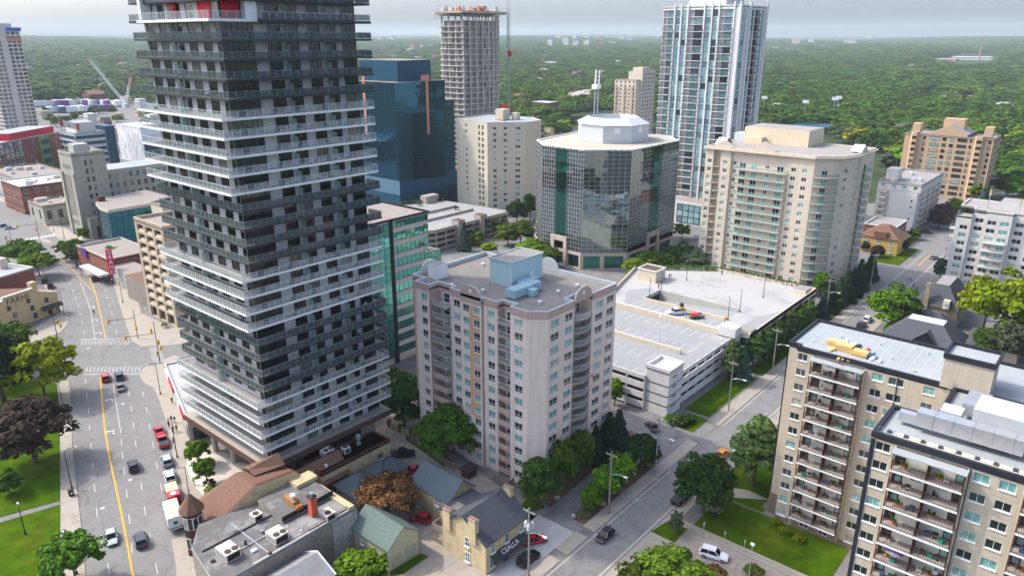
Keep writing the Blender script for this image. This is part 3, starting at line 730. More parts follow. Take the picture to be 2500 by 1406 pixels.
for (P0, P1) in (((93.7, 101.6), (96.4, 101.6)), ((96.4, 101.6), (96.4, 97.0)), ((96.4, 97.0), (95.1, 97.0)), ((95.1, 93.6), (94.5, 93.6)), ((94.5, 88.3), (95.1, 88.3)),
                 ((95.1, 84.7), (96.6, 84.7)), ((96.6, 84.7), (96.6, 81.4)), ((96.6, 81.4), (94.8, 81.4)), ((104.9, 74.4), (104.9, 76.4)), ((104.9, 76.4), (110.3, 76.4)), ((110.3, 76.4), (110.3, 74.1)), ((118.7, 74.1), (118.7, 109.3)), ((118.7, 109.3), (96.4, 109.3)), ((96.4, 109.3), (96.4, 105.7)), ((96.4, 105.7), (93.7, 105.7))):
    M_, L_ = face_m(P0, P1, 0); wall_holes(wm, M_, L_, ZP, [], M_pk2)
T.part('wall', wm)
tr = MB()   # mauve crown band and ochre strip
for P0, P1 in (((93.7, 105.7), (93.7, 101.6)), ((95.1, 97.0), (95.1, 93.6)), ((95.1, 88.3), (95.1, 84.7)), ((94.8, 81.4), (94.8, 77.3)), ((94.8, 77.3), (97.0, 74.4)), ((97.0, 74.4), (104.9, 74.4)), ((110.3, 74.1), (118.7, 74.1))):
    M_, L_ = face_m(P0, P1, 0); tr.box(0, L_, ZP - 1.5, ZP - .02, .0, .09, M_pk2, M=M_)
M_, L_ = face_m((94.5, 93.6), (94.5, 88.3), 0)
T.part('trim', tr); tr = MB(); tr.box(2.2, 3.1, 11, ZP - 2, .0, .05, M_or, M=M_); tr.box(0, L_, ZP - 1.6, ZP - .02, .0, .12, M_pk2, M=M_)
for j in range(4, 13): tr.box(3.1, 4.9, rowsP[j][0] - 1.0, rowsP[j][0] - .1, .0, .045, M_or, M=M_)
T.part('ochre_strip', tr)
for k in range(13):
    t = .75 + FH * k; solid = k < 7
    for P0, P1, w, d in (((96.4, 101.5), (96.4, 97.1), 4.3, 2.5), ((96.6, 84.6), (96.6, 81.5), 3.0, 1.7)):
        M_, L_ = face_m(P0, P1, 0); balcony(T, M_, .05, t, w, d, 'solid' if solid else 'bars', M_slabc if not solid else M_pk2, M_pk2 if solid else M_rail)
        door(T, M_, w * .25, t + .02, w * .5, 2.1, M_winf, G_apt, .02)
    M_, L_ = face_m((104.9, 76.4), (110.3, 76.4), 0)
    balcony(T, M_, .05, t, 5.3, 2.1, 'solid' if k < 2 else 'bars', M_slabc, M_pk2 if k < 2 else M_rail, curved=1.1 if k >= 2 else 0.0)
    door(T, M_, .6, t + .02, 2.2, 2.1, M_winf, G_apt, .02); door(T, M_, 3.2, t + .02, 1.4, 2.1, M_pk2, G_apt, .02)
poly = [(96.4, 109.3), (96.4, 105.7), (93.7, 105.7), (93.7, 101.6), (96.4, 101.6), (96.4, 97), (95.1, 97), (95.1, 93.6), (94.5, 93.6), (94.5, 88.3), (95.1, 88.3), (95.1, 84.7), (96.6, 84.7), (96.6, 81.4), (94.8, 81.4), (94.8, 77.3), (97, 74.4), (104.9, 74.4), (104.9, 76.4), (110.3, 76.4), (110.3, 74.1), (118.7, 74.1), (118.7, 109.3)]
flat_roof(T, poly, ZP + .02, mat('dark_roof_gravel', (.21, .192, .17), .95, .16, 1.2, bump=.5, blotch=((.27, .24, .21), .07, .5, .2)), .85, M_par, .3)
def arch(M, c, w, h, name='arched_parapet', m=M_pk2, th=.35):
    b = MB(); n = 12; pts = [(c - w / 2, ZP - .6)] + [(c - w / 2 * math.cos(math.pi * i / n), ZP + .05 + h * math.sin(math.pi * i / n)) for i in range(n + 1)] + [(c + w / 2, ZP - .6)]
    for zz, rev in ((.12, False), (.12 - th, True)):
        q = [M @ Vector((x, y, zz)) for x, y in pts]; b.face(q[::-1] if not rev else q, m if not rev else M_par)
    for p, q in zip(pts, pts[1:]): b.face([M @ Vector((p[0], p[1], .12)), M @ Vector((q[0], q[1], .12)), M @ Vector((q[0], q[1], .12 - th)), M @ Vector((p[0], p[1], .12 - th))], M_par)
    o = T.part(name, b); r = MB(); r.lathe((0, 0, 0), [(.38, 0), (.38, .07)], M_winf, 12)
    T.put('roundel', r.mesh('roundel'), M @ Matrix.Translation((c, ZP + h * .45, .12)), o)
arch(face_m((94.5, 93.6), (94.5, 88.3))[0], 2.65, 5.2, 1.9); arch(face_m((104.9, 74.3), (110.3, 74.3))[0], 2.7, 5.2, 2.0)
arch(face_m((118.6, 88), (118.6, 94))[0] @ Matrix.Identity(4), 3, 5, 2.0); arch(face_m((104, 109.2), (98.5, 109.2))[0], 2.7, 5.0, 2.0)
ph = MB(); ph.box(104.6, 114.2, 89.3, 95.2, ZP - .9, ZP + 4.3, mat('blue_cladding', (.42, .55, .57), .7, .05, .5), top=M_gravel); T.part('rooftop_box', ph)
pe = MB(); pe.box(104.4, 114.4, 89.1, 89.35, ZP + 4.2, ZP + 4.5, M_par); pe.box(104.4, 114.4, 95.1, 95.35, ZP + 4.2, ZP + 4.5, M_par); pe.box(104.4, 104.65, 89.35, 95.1, ZP + 4.2, ZP + 4.5, M_par); pe.box(114.15, 114.4, 89.35, 95.1, ZP + 4.2, ZP + 4.5, M_par)
T.part('coping', pe)
dr = MB(); dr.box(110.2, 111.2, 89.2, 89.3, ZP - .85, ZP + 1.3, M_winf); T.part('roof_door', dr)
M_blm = mat('blue_duct', (.30, .44, .48), .5, .08, 1.0)
du = MB(); du.box(99.4, 107.5, 84.2, 86.6, ZP - .6, ZP + 1.0, M_blm); du.box(105.0, 109.8, 86.65, 88.4, ZP - .6, ZP + .8, M_blm); du.box(102.9, 104.4, 82.6, 84.15, ZP - .7, ZP + .6, M_blm)
for i in range(9): du.box(99.8 + i * .85, 99.88 + i * .85, 84.15, 86.65, ZP + 1.0, ZP + 1.06, M_blm)
T.part('duct', du)
vn = MB()
for u, v in ((97.5, 99), (99, 92), (108, 80.5), (113.5, 80), (101, 79.5), (115.5, 98), (112, 104)): vn.lathe((u, v, ZP - .9), [(.25, 0), (.25, .5), (.4, .55), (.4, .7)], M_winf, 8)
T.part('roof_vent', vn)
ln = MB(); ln.box(98.6, 101.6, 104.3, 107, ZP - .85, ZP + 2.1, M_tw, top=M_gravel); T.part('stair_house', ln)
fb = MB(); fb.box(0, .9, 0, 1.3, 0, .03, M_tw); fb.box(0, .25, 0, 1.3, .03, .04, M_red); fb.box(.65, .9, 0, 1.3, .03, .04, M_red); fb.box(.36, .54, .45, .85, .03, .04, M_red)
M_, L_ = face_m((104.9, 72.9), (110.3, 72.9), 0)
o = link('flag', fb.mesh('flag'), None, M_ @ Matrix.Translation((4.0, .75 + FH * 7 + .1, .02)) @ Matrix.Rotation(0, 4, 'X')); tag(o, 'small red and white maple leaf flag hung on a curved balcony rail', 'flag')

# ------------------------------------------------------------------ white parking structure
M_pw = mat('white_precast', (.62, .61, .59), .8, .05, .6, streak=.08)
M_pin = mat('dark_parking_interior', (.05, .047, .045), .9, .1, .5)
M_deck = mat('deck_coating', (.265, .27, .27), .85, .05, .25, blotch=((.46, .40, .30), .07, .60, .10))
M_deckw = mat('worn_deck', (.36, .35, .335), .85, .05, .25, blotch=((.30, .30, .29), .09, .53, .06))
M_beige = mat('beige_render', (.57, .49, .38), .85, .06, .5, streak=.08)
T = Thing('parking_structure', 'white parking structure with worn pale roof deck beside the road', 'parking garage', (137, 70, 0))
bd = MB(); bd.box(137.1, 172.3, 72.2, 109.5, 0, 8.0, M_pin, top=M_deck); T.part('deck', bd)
zb = [(0.6, 2.1), (3.05, 4.55), (5.5, 7.0), (7.95, 9.0)]
def spandrels(P0, P1, bands, m, seg, mat_post=None, z0=0):
    M_, L_ = face_m(P0, P1, z0); n = max(1, round(L_ / seg)); sp = L_ / n
    for bi, (a, b) in enumerate(bands):
        for j in range(n):
            q = MB(); q.box(j * sp + .06, (j + 1) * sp - .06, a, b, -.2, .02, m, M=M_); T.part('spandrel_panel', q)
    c = MB()
    for j in range(n + 1): c.box(j * sp - .22, j * sp + .22, 0, bands[-1][1] - .05, -.45, -.02, mat_post or M_concrete, M=M_)
    T.part('pillar', c)
spandrels((136.3, 110), (136.3, 76.4), zb, M_pw, 4.9); spandrels((143.2, 70.9), (169.8, 70.9), zb, M_pw, 4.5)
tw = MB(); tw.box(136.8, 143.1, 70.4, 76.2, 0, 10.9, M_pw, top=M_gravel); 
for z in (2.6, 5.1, 7.6): tw.box(136.7, 143.2, 70.3, 76.3, z, z + .14, M_td)
T.part('stair_tower', tw)
tw = MB(); tw.prism(rect(136.6, 143.3, 70.2, 76.4), 10.9, 11.0, M_td, top=M_pw); tw.box(136.6, 143.3, 70.2, 70.6, 11.0, 11.8, M_pw); tw.box(136.6, 143.3, 76.0, 76.4, 11.0, 11.8, M_pw); tw.box(136.6, 137, 70.6, 76, 11, 11.8, M_pw); tw.box(142.9, 143.3, 70.6, 76, 11, 11.8, M_pw); T.part('stair_tower_rim', tw)
tw = MB(); tw.box(169.9, 173.6, 69.9, 74.3, 0, 11.6, M_pw); 
for z in (3.2, 6.2, 9.0): tw.box(169.8, 173.7, 69.8, 74.4, z, z + .14, M_td)
T.part('stair_tower', tw)
sv = MB()
for z in (2.0, 4.4, 6.9, 9.4):
    for k in range(3): sv.box(138.6 + k * .7, 138.85 + k * .7, 70.25, 70.39, z, z + .35, M_td)
T.part('wall_vent', sv)
pw_ = MB(); pw_.box(172.4, 173.2, 74.4, 110, 7.9, 9.6, M_beige); pw_.box(154.2, 154.8, 77, 98, 8.005, 9.2, M_beige); pw_.box(136.4, 172.4, 109.6, 110, 0, 9.2, M_pw); T.part('parapet', pw_)
# the upper deck with its ramp slot
HU = [(173.2, 68.0), (223, 68.0), (223, 69), (222.5, 100), (206.5, 122), (200, 117), (173.2, 112)]
ud = MB(); Z2 = 8.7
ud.face([(*p, Z2) for p in ((173.2, 67.6), (223, 67.6), (223, 77.9), (173.2, 77.9))], M_deckw)
ud.face([(*p, Z2) for p in ((173.2, 77.9), (181, 77.9), (181, 103.2), (173.2, 103.2))], M_deck)
ud.face([(*p, Z2) for p in ((190, 77.9), (223, 77.9), (222.5, 100), (219.5, 103.2), (190, 103.2))], M_deckw)
ud.face([(*p, Z2) for p in ((173.2, 103.2), (219.5, 103.2), (206.5, 122), (173.2, 112))], M_deckw)
ud.face([(*p, Z2 + .005) for p in ((173.4, 74), (190.5, 72), (200, 68.5), (186, 68), (173.4, 70))], M_deck)
ud.face([(*p, Z2 + .005) for p in ((173.4, 103.2), (190, 103.4), (193, 108), (186, 112), (176, 107))], M_deck)
T.part('upper_deck', ud)
rp = MB(); rp.face([(181, 77.9, Z2), (190, 77.9, Z2), (190, 103.2, 6.6), (181, 103.2, 6.6)], M_deck)
rp.face([(190, 77.9, 4), (190, 103.2, 4), (190, 103.2, Z2), (190, 77.9, Z2)][::-1], M_concrete); rp.face([(181, 77.9, 4), (181, 103.2, 4), (181, 103.2, Z2), (181, 77.9, Z2)], M_concrete)
rp.face([(181, 103.2, 4), (190, 103.2, 4), (190, 103.2, Z2), (181, 103.2, Z2)], M_pin)
rp.box(180.6, 181, 77.9, 103.6, Z2, Z2 + 1.1, M_beige); rp.box(190, 190.4, 77.9, 103.6, Z2, Z2 + 1.0, M_concrete); rp.box(181, 190, 103.2, 103.6, Z2, Z2 + 1.1, M_concrete)
T.part('ramp', rp)
uw = MB(); M_, L_ = face_m((173.7, 67.6), (223, 67.6), 0)
wall_holes(uw, M_, L_, 9.7, [(1.5 + 6.1 * i, 6.4 + 6.1 * i, a, b) for i in range(8) for a, b in ((1.0, 2.6), (4.0, 5.6), (6.8, 7.9))], M_beige, .5, M_pin)
M_, L_ = face_m((223, 67.6), (222.5, 100)); wall_holes(uw, M_, L_, 9.7, [], M_beige)
M_, L_ = face_m((222.5, 100), (206.5, 122)); wall_holes(uw, M_, L_, 9.7, [], M_beige)
M_, L_ = face_m((206.5, 122), (173.2, 112)); wall_holes(uw, M_, L_, 9.7, [], M_beige)
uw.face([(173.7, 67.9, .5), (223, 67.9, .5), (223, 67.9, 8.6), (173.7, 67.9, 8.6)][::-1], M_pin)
for p, q in (((223, 67.6), (222.5, 100)), ((222.5, 100), (206.5, 122)), ((206.5, 122), (173.2, 112)), ((173.7, 67.6), (223, 67.6))):
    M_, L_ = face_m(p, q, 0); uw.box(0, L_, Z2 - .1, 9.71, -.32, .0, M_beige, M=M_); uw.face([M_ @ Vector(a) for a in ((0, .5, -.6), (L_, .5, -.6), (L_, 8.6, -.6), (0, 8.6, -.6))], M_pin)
T.part('wall', uw)
sh = MB(); sh.box(197.5, 203.5, 109, 115.5, Z2, Z2 + 3.6, M_beige, top=M_soil); sh.box(197.3, 203.7, 108.8, 109.2, Z2 + 3.6, Z2 + 3.9, M_pw); sh.box(197.3, 203.7, 115.3, 115.7, Z2 + 3.6, Z2 + 3.9, M_pw); sh.box(197.3, 197.7, 109.2, 115.3, Z2 + 3.6, Z2 + 3.9, M_pw); sh.box(203.3, 203.7, 109.2, 115.3, Z2 + 3.6, Z2 + 3.9, M_pw); T.part('stair_house', sh)
sh = MB(); sh.box(216, 221, 68.5, 72, Z2, Z2 + 1.6, M_beige, top=M_gravel); sh.box(174.5, 178, 67.7, 71.5, Z2 - .1, Z2 + 1.5, M_beige, top=M_gravel); T.part('vent_shaft', sh)
ps = MB()
for u0, u1, v0, v1 in ((146, 150.8, 76, 108), (156.5, 161.3, 76, 108), (166.5, 171.5, 78, 108), (137.2, 141, 78, 108)):
    for i in range(int((v1 - v0) / 2.8)): ps.box(u0, u1, v0 + i * 2.8, v0 + i * 2.8 + .16, 8.005, 8.012, M_white)
for i in range(10): ps.box(175.5, 179.8, 80 + i * 2.7, 80.16 + i * 2.7, Z2 + .003, Z2 + .01, M_white)
for i in range(5): ps.box(167.5 + i * .8, 167.6 + i * .8, 72.6, 76.5, 8.005, 8.012, M_white)
T.part('bay_marking', ps)
# ivy hanging over the far wall of the deck is grown with the plants below

# ------------------------------------------------------------------ tan apartment slabs at the right
M_tan = mat('tan_brick', (.475, .405, .31), .85, .06, .9, streak=.12, joint=(6.5, 2.75))
M_tanb = mat('brown_brick_base', (.20, .145, .11), .85, .08, .9)
M_cap = mat('black_parapet', (.025, .026, .034), .5, .1, .8)
M_cream = mat('cream_balcony_wall', (.66, .60, .50), .85, .06, .8)
HA = 33.7; FA = 2.75
def apt_face(T, P0, P1, wins, bays, base=True, nfl=12):
    M_, L_ = face_m(P0, P1, 0); rows = [(1.0 + FA * j, 1.25) for j in range(nfl)]; holes = []; wb = MB()
    for c, w in wins:
        for j, (b, h) in enumerate(rows):
            holes.append((c - w / 2, c + w / 2, b, b + h)); put_window(T, M_, c - w / 2, b, w, h, ((.5,), ()), M_winf, G_apt, .18, M_winf)
    if base:
        wb2 = MB()
    for b0, b1 in bays:
        w = b1 - b0
        holes.append((b0, b1, 2.0, HA - 1.0))
    wall_holes(wb, M_, L_, HA - .9, holes, M_tan, .18)
    if base: 
        x = 0
        for b0, b1 in bays + [(L_, L_)]:
            wb.box(x + .001, b0 - .001, 0, .95, .0, .06, M_tanb, M=M_); x = b1
    T.part('wall', wb)
    for b0, b1 in bays:
        w = b1 - b0; D = Matrix.Translation((b0, 0, -.6)); bw = MB(); MW = M_ @ D
        bh = []
        for j in range(1, nfl):
            t = 2.3 + FA * (j - 1) + .2
            for k, (a, ww) in enumerate(((w * .24, 1.5), (w * .62, 1.5))):
                bh.append((a, a + ww, t + .95, t + 2.0)); put_window(T, MW, a, t + .95, ww, 1.05, ((.5,), (.45,)), M_winf, G_apt, .12)
        wall_holes(bw, MW, w, HA - 1, bh, M_cream, .12); T.part('balcony_wall', bw)
        dv = MB()
        for j in range(1, nfl):
            t = 2.3 + FA * (j - 1) + .2
            for x in (.15, w - 1.15): door(T, MW, x, t + .02, 1.0, 2.1, M_rust, G_apt, -.02)
            for h0 in (0, w / 2): balcony(T, MW, h0 + .02, t, w / 2 - .04, 2.15, 'bars', M_slabc, M_rust)
            dv.box(w / 2 - .06, w / 2 + .06, t + .02, t + 2.5, .02, 1.9, M_rust, M=MW)
            dv.box(-.02, w + .02, t - .26, t - .03, 2.16, 2.24, M_winf, M=MW)
        for x in (.02, w - .02): dv.box(x - .07, x + .07, 2.3, HA - 1.2, 1.95, 2.1, M_rust, M=MW)
        T.part('balcony_divider', dv)
        cv = MB(); cv.box(-.2, w + .2, HA - 1.25, HA - 1.1, .9, 2.6, M_memb, M=MW); cv.box(-.2, 0, 0, HA - 1.1, .0, .9, M_tan, M=MW); cv.box(w, w + .2, 0, HA - 1.1, .0, .9, M_tan, M=MW)
        T.part('bay_canopy', cv)
        bs = MB(); bs.box(0, w, 0, 2.2, .01, 1.0, M_tanb, M=MW); T.part('bay_base', bs)
        for xx in (.2, .62): put_window(T, MW, w * xx, .7, 1.6, .8, ((.5,), ()), M_winf, G_apt, -.98)
    dp = MB()
    return M_, L_
T = Thing('tan_apartment_block', 'tan brick apartment block with black parapet and stacks of lumber on its flat roof', 'apartment block', (116.6, 37.1, 0))
wb = MB(); M_, L_ = face_m((117.6, 38.9), (117.6, 37.1), 0); wall_holes(wb, M_, L_, HA - .9, [], M_tan); wb.face([(117.6, 37.1, 0), (116.6, 37.1, 0), (116.6, 37.1, HA - .9), (117.6, 37.1, HA - .9)], M_tan); wb.box(117.54, 117.6, 37.15, 38.9, 0, 4.2, M_tanb); T.part('end_wall', wb)
apt_face(T, (116.6, 37.1), (116.6, -30), [(1.05, 1.6), (12.7, 1.7), (15.4, 2.2), (20, 1.6)] + [(24 + 4 * i, 1.7) for i in range(10)], [(2.9, 10.7)])
bk = MB(); bk.box(131.3, 131.5, -30, 38.9, 0, HA - .9, M_tan); bk.box(117.6, 131.3, 38.7, 38.9, 0, HA - .9, M_tan); T.part('back_wall', bk)
rpoly = [(116.6, 37.1), (117.6, 37.1), (117.6, 38.9), (131.4, 38.9), (131.4, -30), (116.6, -30)]
flat_roof(T, rpoly, HA, M_memb, .45, M_cap, .35)
cp = MB()
for P0, P1 in (((117.6, 38.9), (117.6, 37.1)), ((116.6, 37.1), (116.6, -30))):
    M_, L_ = face_m(P0, P1, 0); cp.box(-.05, L_, HA - .7, HA - .02, .0, .12, M_cap, M=M_)
T.part('black_band', cp)
sm = MB()
for i in range(18): sm.box(118, 131, 37.9 - i * 1.55, 37.96 - i * 1.55, HA - .449, HA - .43, M_hvac2)
T.part('roof_seam', sm)
pt = MB(); pt.box(116.2, 121.8, 9.6, 15.9, HA - .45, HA + 4.4, M_tan, top=M_memb); T.part('lift_house', pt)
pt = MB(); 
for a in ((116.0, 122, 9.4, 9.7), (116.0, 122, 15.8, 16.1), (116.0, 116.3, 9.7, 15.8), (121.7, 122, 9.7, 15.8)): pt.box(*a, HA + 4.1, HA + 4.9, M_cap)
T.part('lift_house_rim', pt)
dpp = MB(); dpp.box(116.45, 116.58, 21.4, 21.55, .5, HA - 1, M_td); T.part('downpipe', dpp)
nv = MB()
for u, v in ((121, 36), (126, 33), (120, 30), (127, 27), (122, 24), (128, 20), (119, 20), (125, 17)): nv.lathe((u, v, HA - .45), [(.12, 0), (.12, .35), (.2, .4)], M_hvac2, 6)
T.part('roof_vent', nv)
T2 = Thing('tan_apartment_wing', 'nearer tan apartment wing with silver rooftop plant and black edge at bottom right', 'apartment block', (94.9, 19.3, 0))
T = T2
apt_face(T, (94.9, 19.3), (94.9, -30), [(1.5, 1.8), (12.6, 1.75), (15.3, 1.75), (24.6, 1.7), (27.4, 1.7)], [(3.1, 11.1), (17.1, 23.5)])
bk = MB(); bk.box(95.1, 104.5, 19.1, 19.3, 0, HA - .9, M_tan); bk.box(104.3, 116.4, 13.8, 14.0, 0, HA - .9, M_tan); bk.box(104.3, 104.5, 14, 19.1, 0, HA - .9, M_tan); T.part('end_wall', bk)
rpoly = [(94.9, 19.3), (104.5, 19.3), (104.5, 14), (116.4, 14), (116.4, -30), (94.9, -30)]
flat_roof(T, rpoly, HA, M_memb, .5, M_cap, .45)
cp = MB(); M_, L_ = face_m((94.9, 19.3), (94.9, -30), 0); cp.box(-.1, L_, HA - .75, HA - .02, .0, .14, M_cap, M=M_); cp.box(.003, .5, 0, HA - 1.0, .0, .12, M_cap, M=M_); cp.box(11.2, 11.4, 0, HA - 1, .0, .12, M_td, M=M_); T.part('black_band', cp)
M_ahu = mat('white_plant_casing', (.43, .44, .44), .5, .06, .5); M_alu = mat('bare_duct', (.55, .56, .57), .38, .1, .7, metal=.7)
ah = MB(); zb_ = HA - .2; ah.box(101.2, 106.6, -2, 9.6, zb_, zb_ + 4.2, M_ahu, top=M_ahu); T.part('air_handler', ah)
du = MB(); du.box(99.2, 101.1, 3.5, 15.4, zb_ + .6, zb_ + 2.6, M_alu); du.box(99.9, 101.1, 15.45, 17.6, zb_ + .3, zb_ + 1.6, M_alu)
for i in range(5): du.box(99.15, 101.1, 4.6 + i * 2.2, 4.72 + i * 2.2, zb_ + .55, zb_ + 2.65, M_alu)
du.box(106.8, 112, 8.8, 11.5, zb_ + .5, zb_ + 2.2, M_alu); du.box(103.2, 106, 11, 13.5, zb_ + .2, zb_ + 1.9, M_ahu); T.part('duct', du)
rl = MB()
for z in (.55, 1.1): rl.tube((95.5, 18.8, HA - .5 + z), (95.5, -20, HA - .5 + z), .03, M_steel, n=4)
for i in range(18): rl.tube((95.5, 18.8 - i * 2.2, HA - .5), (95.5, 18.8 - i * 2.2, HA + .6), .03, M_steel, n=4)
for p, q in (((104.8, 14.2), (116, 14.2)), ((104.8, 18.9), (104.8, 14.2))):
    for z in (.5, 1.0): rl.tube((*p, HA + z), (*q, HA + z), .03, M_steel, n=4)
    for i in range(6): c = Vector(p).lerp(Vector(q), i / 5); rl.tube((c.x, c.y, HA), (c.x, c.y, HA + 1), .03, M_steel, n=4)
T.part('roof_rail', rl)
pd = MB()
for i in range(12): pd.box(96.6, 97.3, 17.5 - i * 2, 18.0 - i * 2, HA - .49, HA - .3, M_td)
pd.box(96.2, 97.6, -20, 17, HA - .495, HA - .47, M_beige); T.part('walkway_pad', pd)
lowt = Thing('apartment_annex', 'low flat roofed annex with black edge at the foot of the tan apartment wing', 'annex', (92, 21, 0))
ax = MB(); ax.box(84, 94.8, 2, 21.8, 0, 3.4, M_tan, top=M_memb); lowt.part('wall', ax); ax = MB(); ax.box(83.9, 94.8, 21.8, 22.1, 3.1, 3.7, M_cap); ax.box(83.7, 84, 2, 22.1, 3.1, 3.7, M_cap); lowt.part('black_edge', ax)
# ------------------------------------------------------------------ beige condominium tower behind the parking deck
M_bg = mat('beige_stucco', (.57, .49, .385), .85, .06, .5, streak=.11, joint=(4.2, 2.83))
M_bgr = mat('condo_roof', (.29, .27, .25), .9, .08, .3, bump=.2)
T = Thing('condominium_tower', 'beige condominium tower with green glass balconies and gabled roof corners behind the parking deck', 'condominium', (241, 79, 0))
HB, FB = 46.3, 2.83; NB = 15
wm = MB(); rows = [(1.3 + FB * j, 1.35) for j in range(NB)]
def bf(P0, P1, cols, rows=rows, b=((.5,), (.3,))): return facade(T, P0, P1, 0, HB, cols, rows, M_bg, M_winf, G_apt, b, .15, None, wm, pane=False) if False else far_facade(T, P0, P1, 0, HB, cols, rows, M_bg, M_winf, G_apt, wm)
bf((241, 116.5), (241, 113.6), [(1.6, 1.5)]); bf((241.2, 111), (241.2, 107.2), [(1.8, 1.5)])
bf((241.9, 107.2), (241.9, 87.0), [(1.2, 1.3)]); bf((241.2, 87.0), (241.2, 79), [(1.5, 1.6), (5.1, 1.6)])
bf((241.2, 79), (246.5, 72.6), []); bf((246.5, 72.6), (253.3, 70.4), [(3.2, 1.7)]); bf((253.3, 70.4), (258, 70.4), [(2.2, 1.6)]); bf((258, 70.0), (274, 70.0), [(2, 1.4), (11, 1.5), (14, 1.4)])
for P0, P1 in (((241, 113.6), (243, 113.6)), ((243, 113.6), (243, 111)), ((243, 111), (241.2, 111)), ((241.2, 107.2), (241.9, 107.2)), ((241.9, 87), (241.2, 87)), ((258, 70.4), (258, 70)), ((274, 70), (274, 116.5)), ((274, 116.5), (241, 116.5))):
    M_, L_ = face_m(P0, P1); wall_holes(wm, M_, L_, HB, [], M_bg)
T.part('wall', wm)
Mw, _ = face_m((241.9, 107.2), (241.9, 87.0)); Mc, _ = face_m((243, 113.6), (243, 111)); Md, Ld = face_m((241.2, 79), (246.5, 72.6)); Me, _ = face_m((258, 70), (274, 70))
for j in range(NB - 1):
    t = .9 + FB * (j + 1) - .9 + .35
    balcony(T, Mw, 2.2, t, 17.5, 1.9, 'glass', M_bg, M_greyrail)
    for s in (3.0, 7.0, 16.0): T.put('balcony_door', far_win(2.3, 2.1, M_winf, G_apt, 1), Mw @ Matrix.Translation((s, t + .02, .012)))
    T.put('window', far_win(1.4, 1.3, M_winf, G_apt, 1), Mw @ Matrix.Translation((12.0, t + .8, .012)))
    balcony(T, Mc, 0, t, 2.6, 1.6, 'bars', M_bg, M_bg, .8)
    balcony(T, Md, .4, t, Ld - .8, 1.2, 'glass', M_bg, M_greyrail, 1.0); T.put('balcony_door', far_win(2.0, 2.1, M_winf, G_apt, 1), Md @ Matrix.Translation((2.4, t + .02, .012)))
    balcony(T, Me, 3.2, t, 5.2, 1.3, 'glass', M_bg, M_greyrail, .8); T.put('balcony_door', far_win(1.8, 2.1, M_dkf, G_dark, 1), Me @ Matrix.Translation((4.8, t + .02, .012)))
poly = [(241, 116.5), (241, 79), (246.5, 72.2), (253.3, 70.0), (274, 70), (274, 116.5)]
flat_roof(T, poly, HB + .4, M_bgr, .35, M_bg, .6)
cn = MB(); out = inset([p for p in poly][::1], -.55) if False else None
pl = poly; ar = sum(pl[k][0] * pl[(k + 1) % 6][1] - pl[(k + 1) % 6][0] * pl[k][1] for k in range(6)); pl = pl if ar > 0 else pl[::-1]
cn.prism(inset(pl, -.75), HB - .55, HB - .05, M_bg); T.part('cornice', cn)
ph = MB(); ph.box(261.5, 276.5, 88.8, 112, HB, HB + 5.6, mat('yellow_stucco', (.62, .52, .36), .85, .05, .5, streak=.06), top=M_bgr); T.part('lift_house', ph)
ph = MB(); ph.box(258, 261.3, 104, 110, HB, HB + 2.5, _mats['yellow_stucco']); ph.box(262, 267, 112.1, 116, HB, HB + 3, M_hvac2); T.part('roof_unit', ph)
for (c, d, w) in (((241.2, 111), (1, 0), 6.5), ((241.2, 97), (1, 0), 9), ((262, 70.2), (0, 1), 7), ((274, 97), (-1, 0), 9), ((250, 116.2), (0, -1), 7)):
    g = MB(); c = Vector(c); d = Vector(d); n = Vector((-d.y, d.x)) * (w / 2); dp = 3.6; zt = HB + .45; hh = w * .3
    a, b, r = c - n, c + n, c; A, B, R = a + d * dp, b + d * dp, c + d * dp
    g.face([(*a, zt), (*b, zt), (*r, zt + hh)][::-1], M_bg); g.face([(*A, zt), (*R, zt + hh), (*B, zt)][::-1], M_soil)
    for x, X in ((a, A), (b, B)): g.face([(*x, zt), (*X, zt), (*R, zt + hh), (*r, zt + hh)], M_bg)
    T.part('gable', g)

# ------------------------------------------------------------------ octagonal mirror glass office
M_drum = mat('drum_cladding', (.50, .52, .53), .7, .04, .6); M_slate = mat('granite_frame', (.42, .35, .29), .8, .08, .8)
G_oct = mirrormat('grey_mirror_glass', (.16, .215, .24), .18); G_octg = mirrormat('green_mirror_glass', (.03, .17, .135), .3)
M_mul = mat('pale_mullion', (.44, .42, .40), .5, .05, 1.0)
T = Thing('octagon_office', 'octagonal mirror glass office with pale drum on its roof', 'office building', (217, 139, 0))
OP = [(218.5, 171.5), (217, 151.6), (228.4, 138.7), (263, 138.7), (272, 148), (272, 176), (262, 186), (228, 182)]
ZG, ZO = 9.4, 44.6
st = store()
def sub(P0, P1, a, b): return (P0[0] + (P1[0] - P0[0]) * a, P0[1] + (P1[1] - P0[1]) * a), (P0[0] + (P1[0] - P0[0]) * b, P0[1] + (P1[1] - P0[1]) * b)
for a, b, n, m, z in ((0, .34, 6, G_oct, ZG - 2), (.34, .62, 5, G_octg, ZG), (.62, 1, 6, G_oct, ZG - 3)):
    curtain(T, *sub(OP[0], OP[1], a, b), z, ZO - .3, n, 23, m, M_mul if m is G_oct else M_dkf, st, .085, .05, .0025)
curtain(T, OP[1], OP[2], ZG - 3, ZO - .3, 8, 24, G_oct, M_mul, st, .085, .05, .0025)
for a, b, n, m in ((0, .42, 7, G_oct), (.42, .62, 4, G_octg), (.62, 1, 8, G_oct)): curtain(T, *sub(OP[2], OP[3], a, b), ZG - 1, ZO - .3, n, 23, m, M_mul if m is G_oct else M_dkf, st, .085, .05, .0025)
curtain(T, OP[7], OP[0], ZG - 2, ZO - .3, 5, 23, G_oct, M_mul, st, .085, .05, .0025)
curtain_done(T, st)
wm = MB()
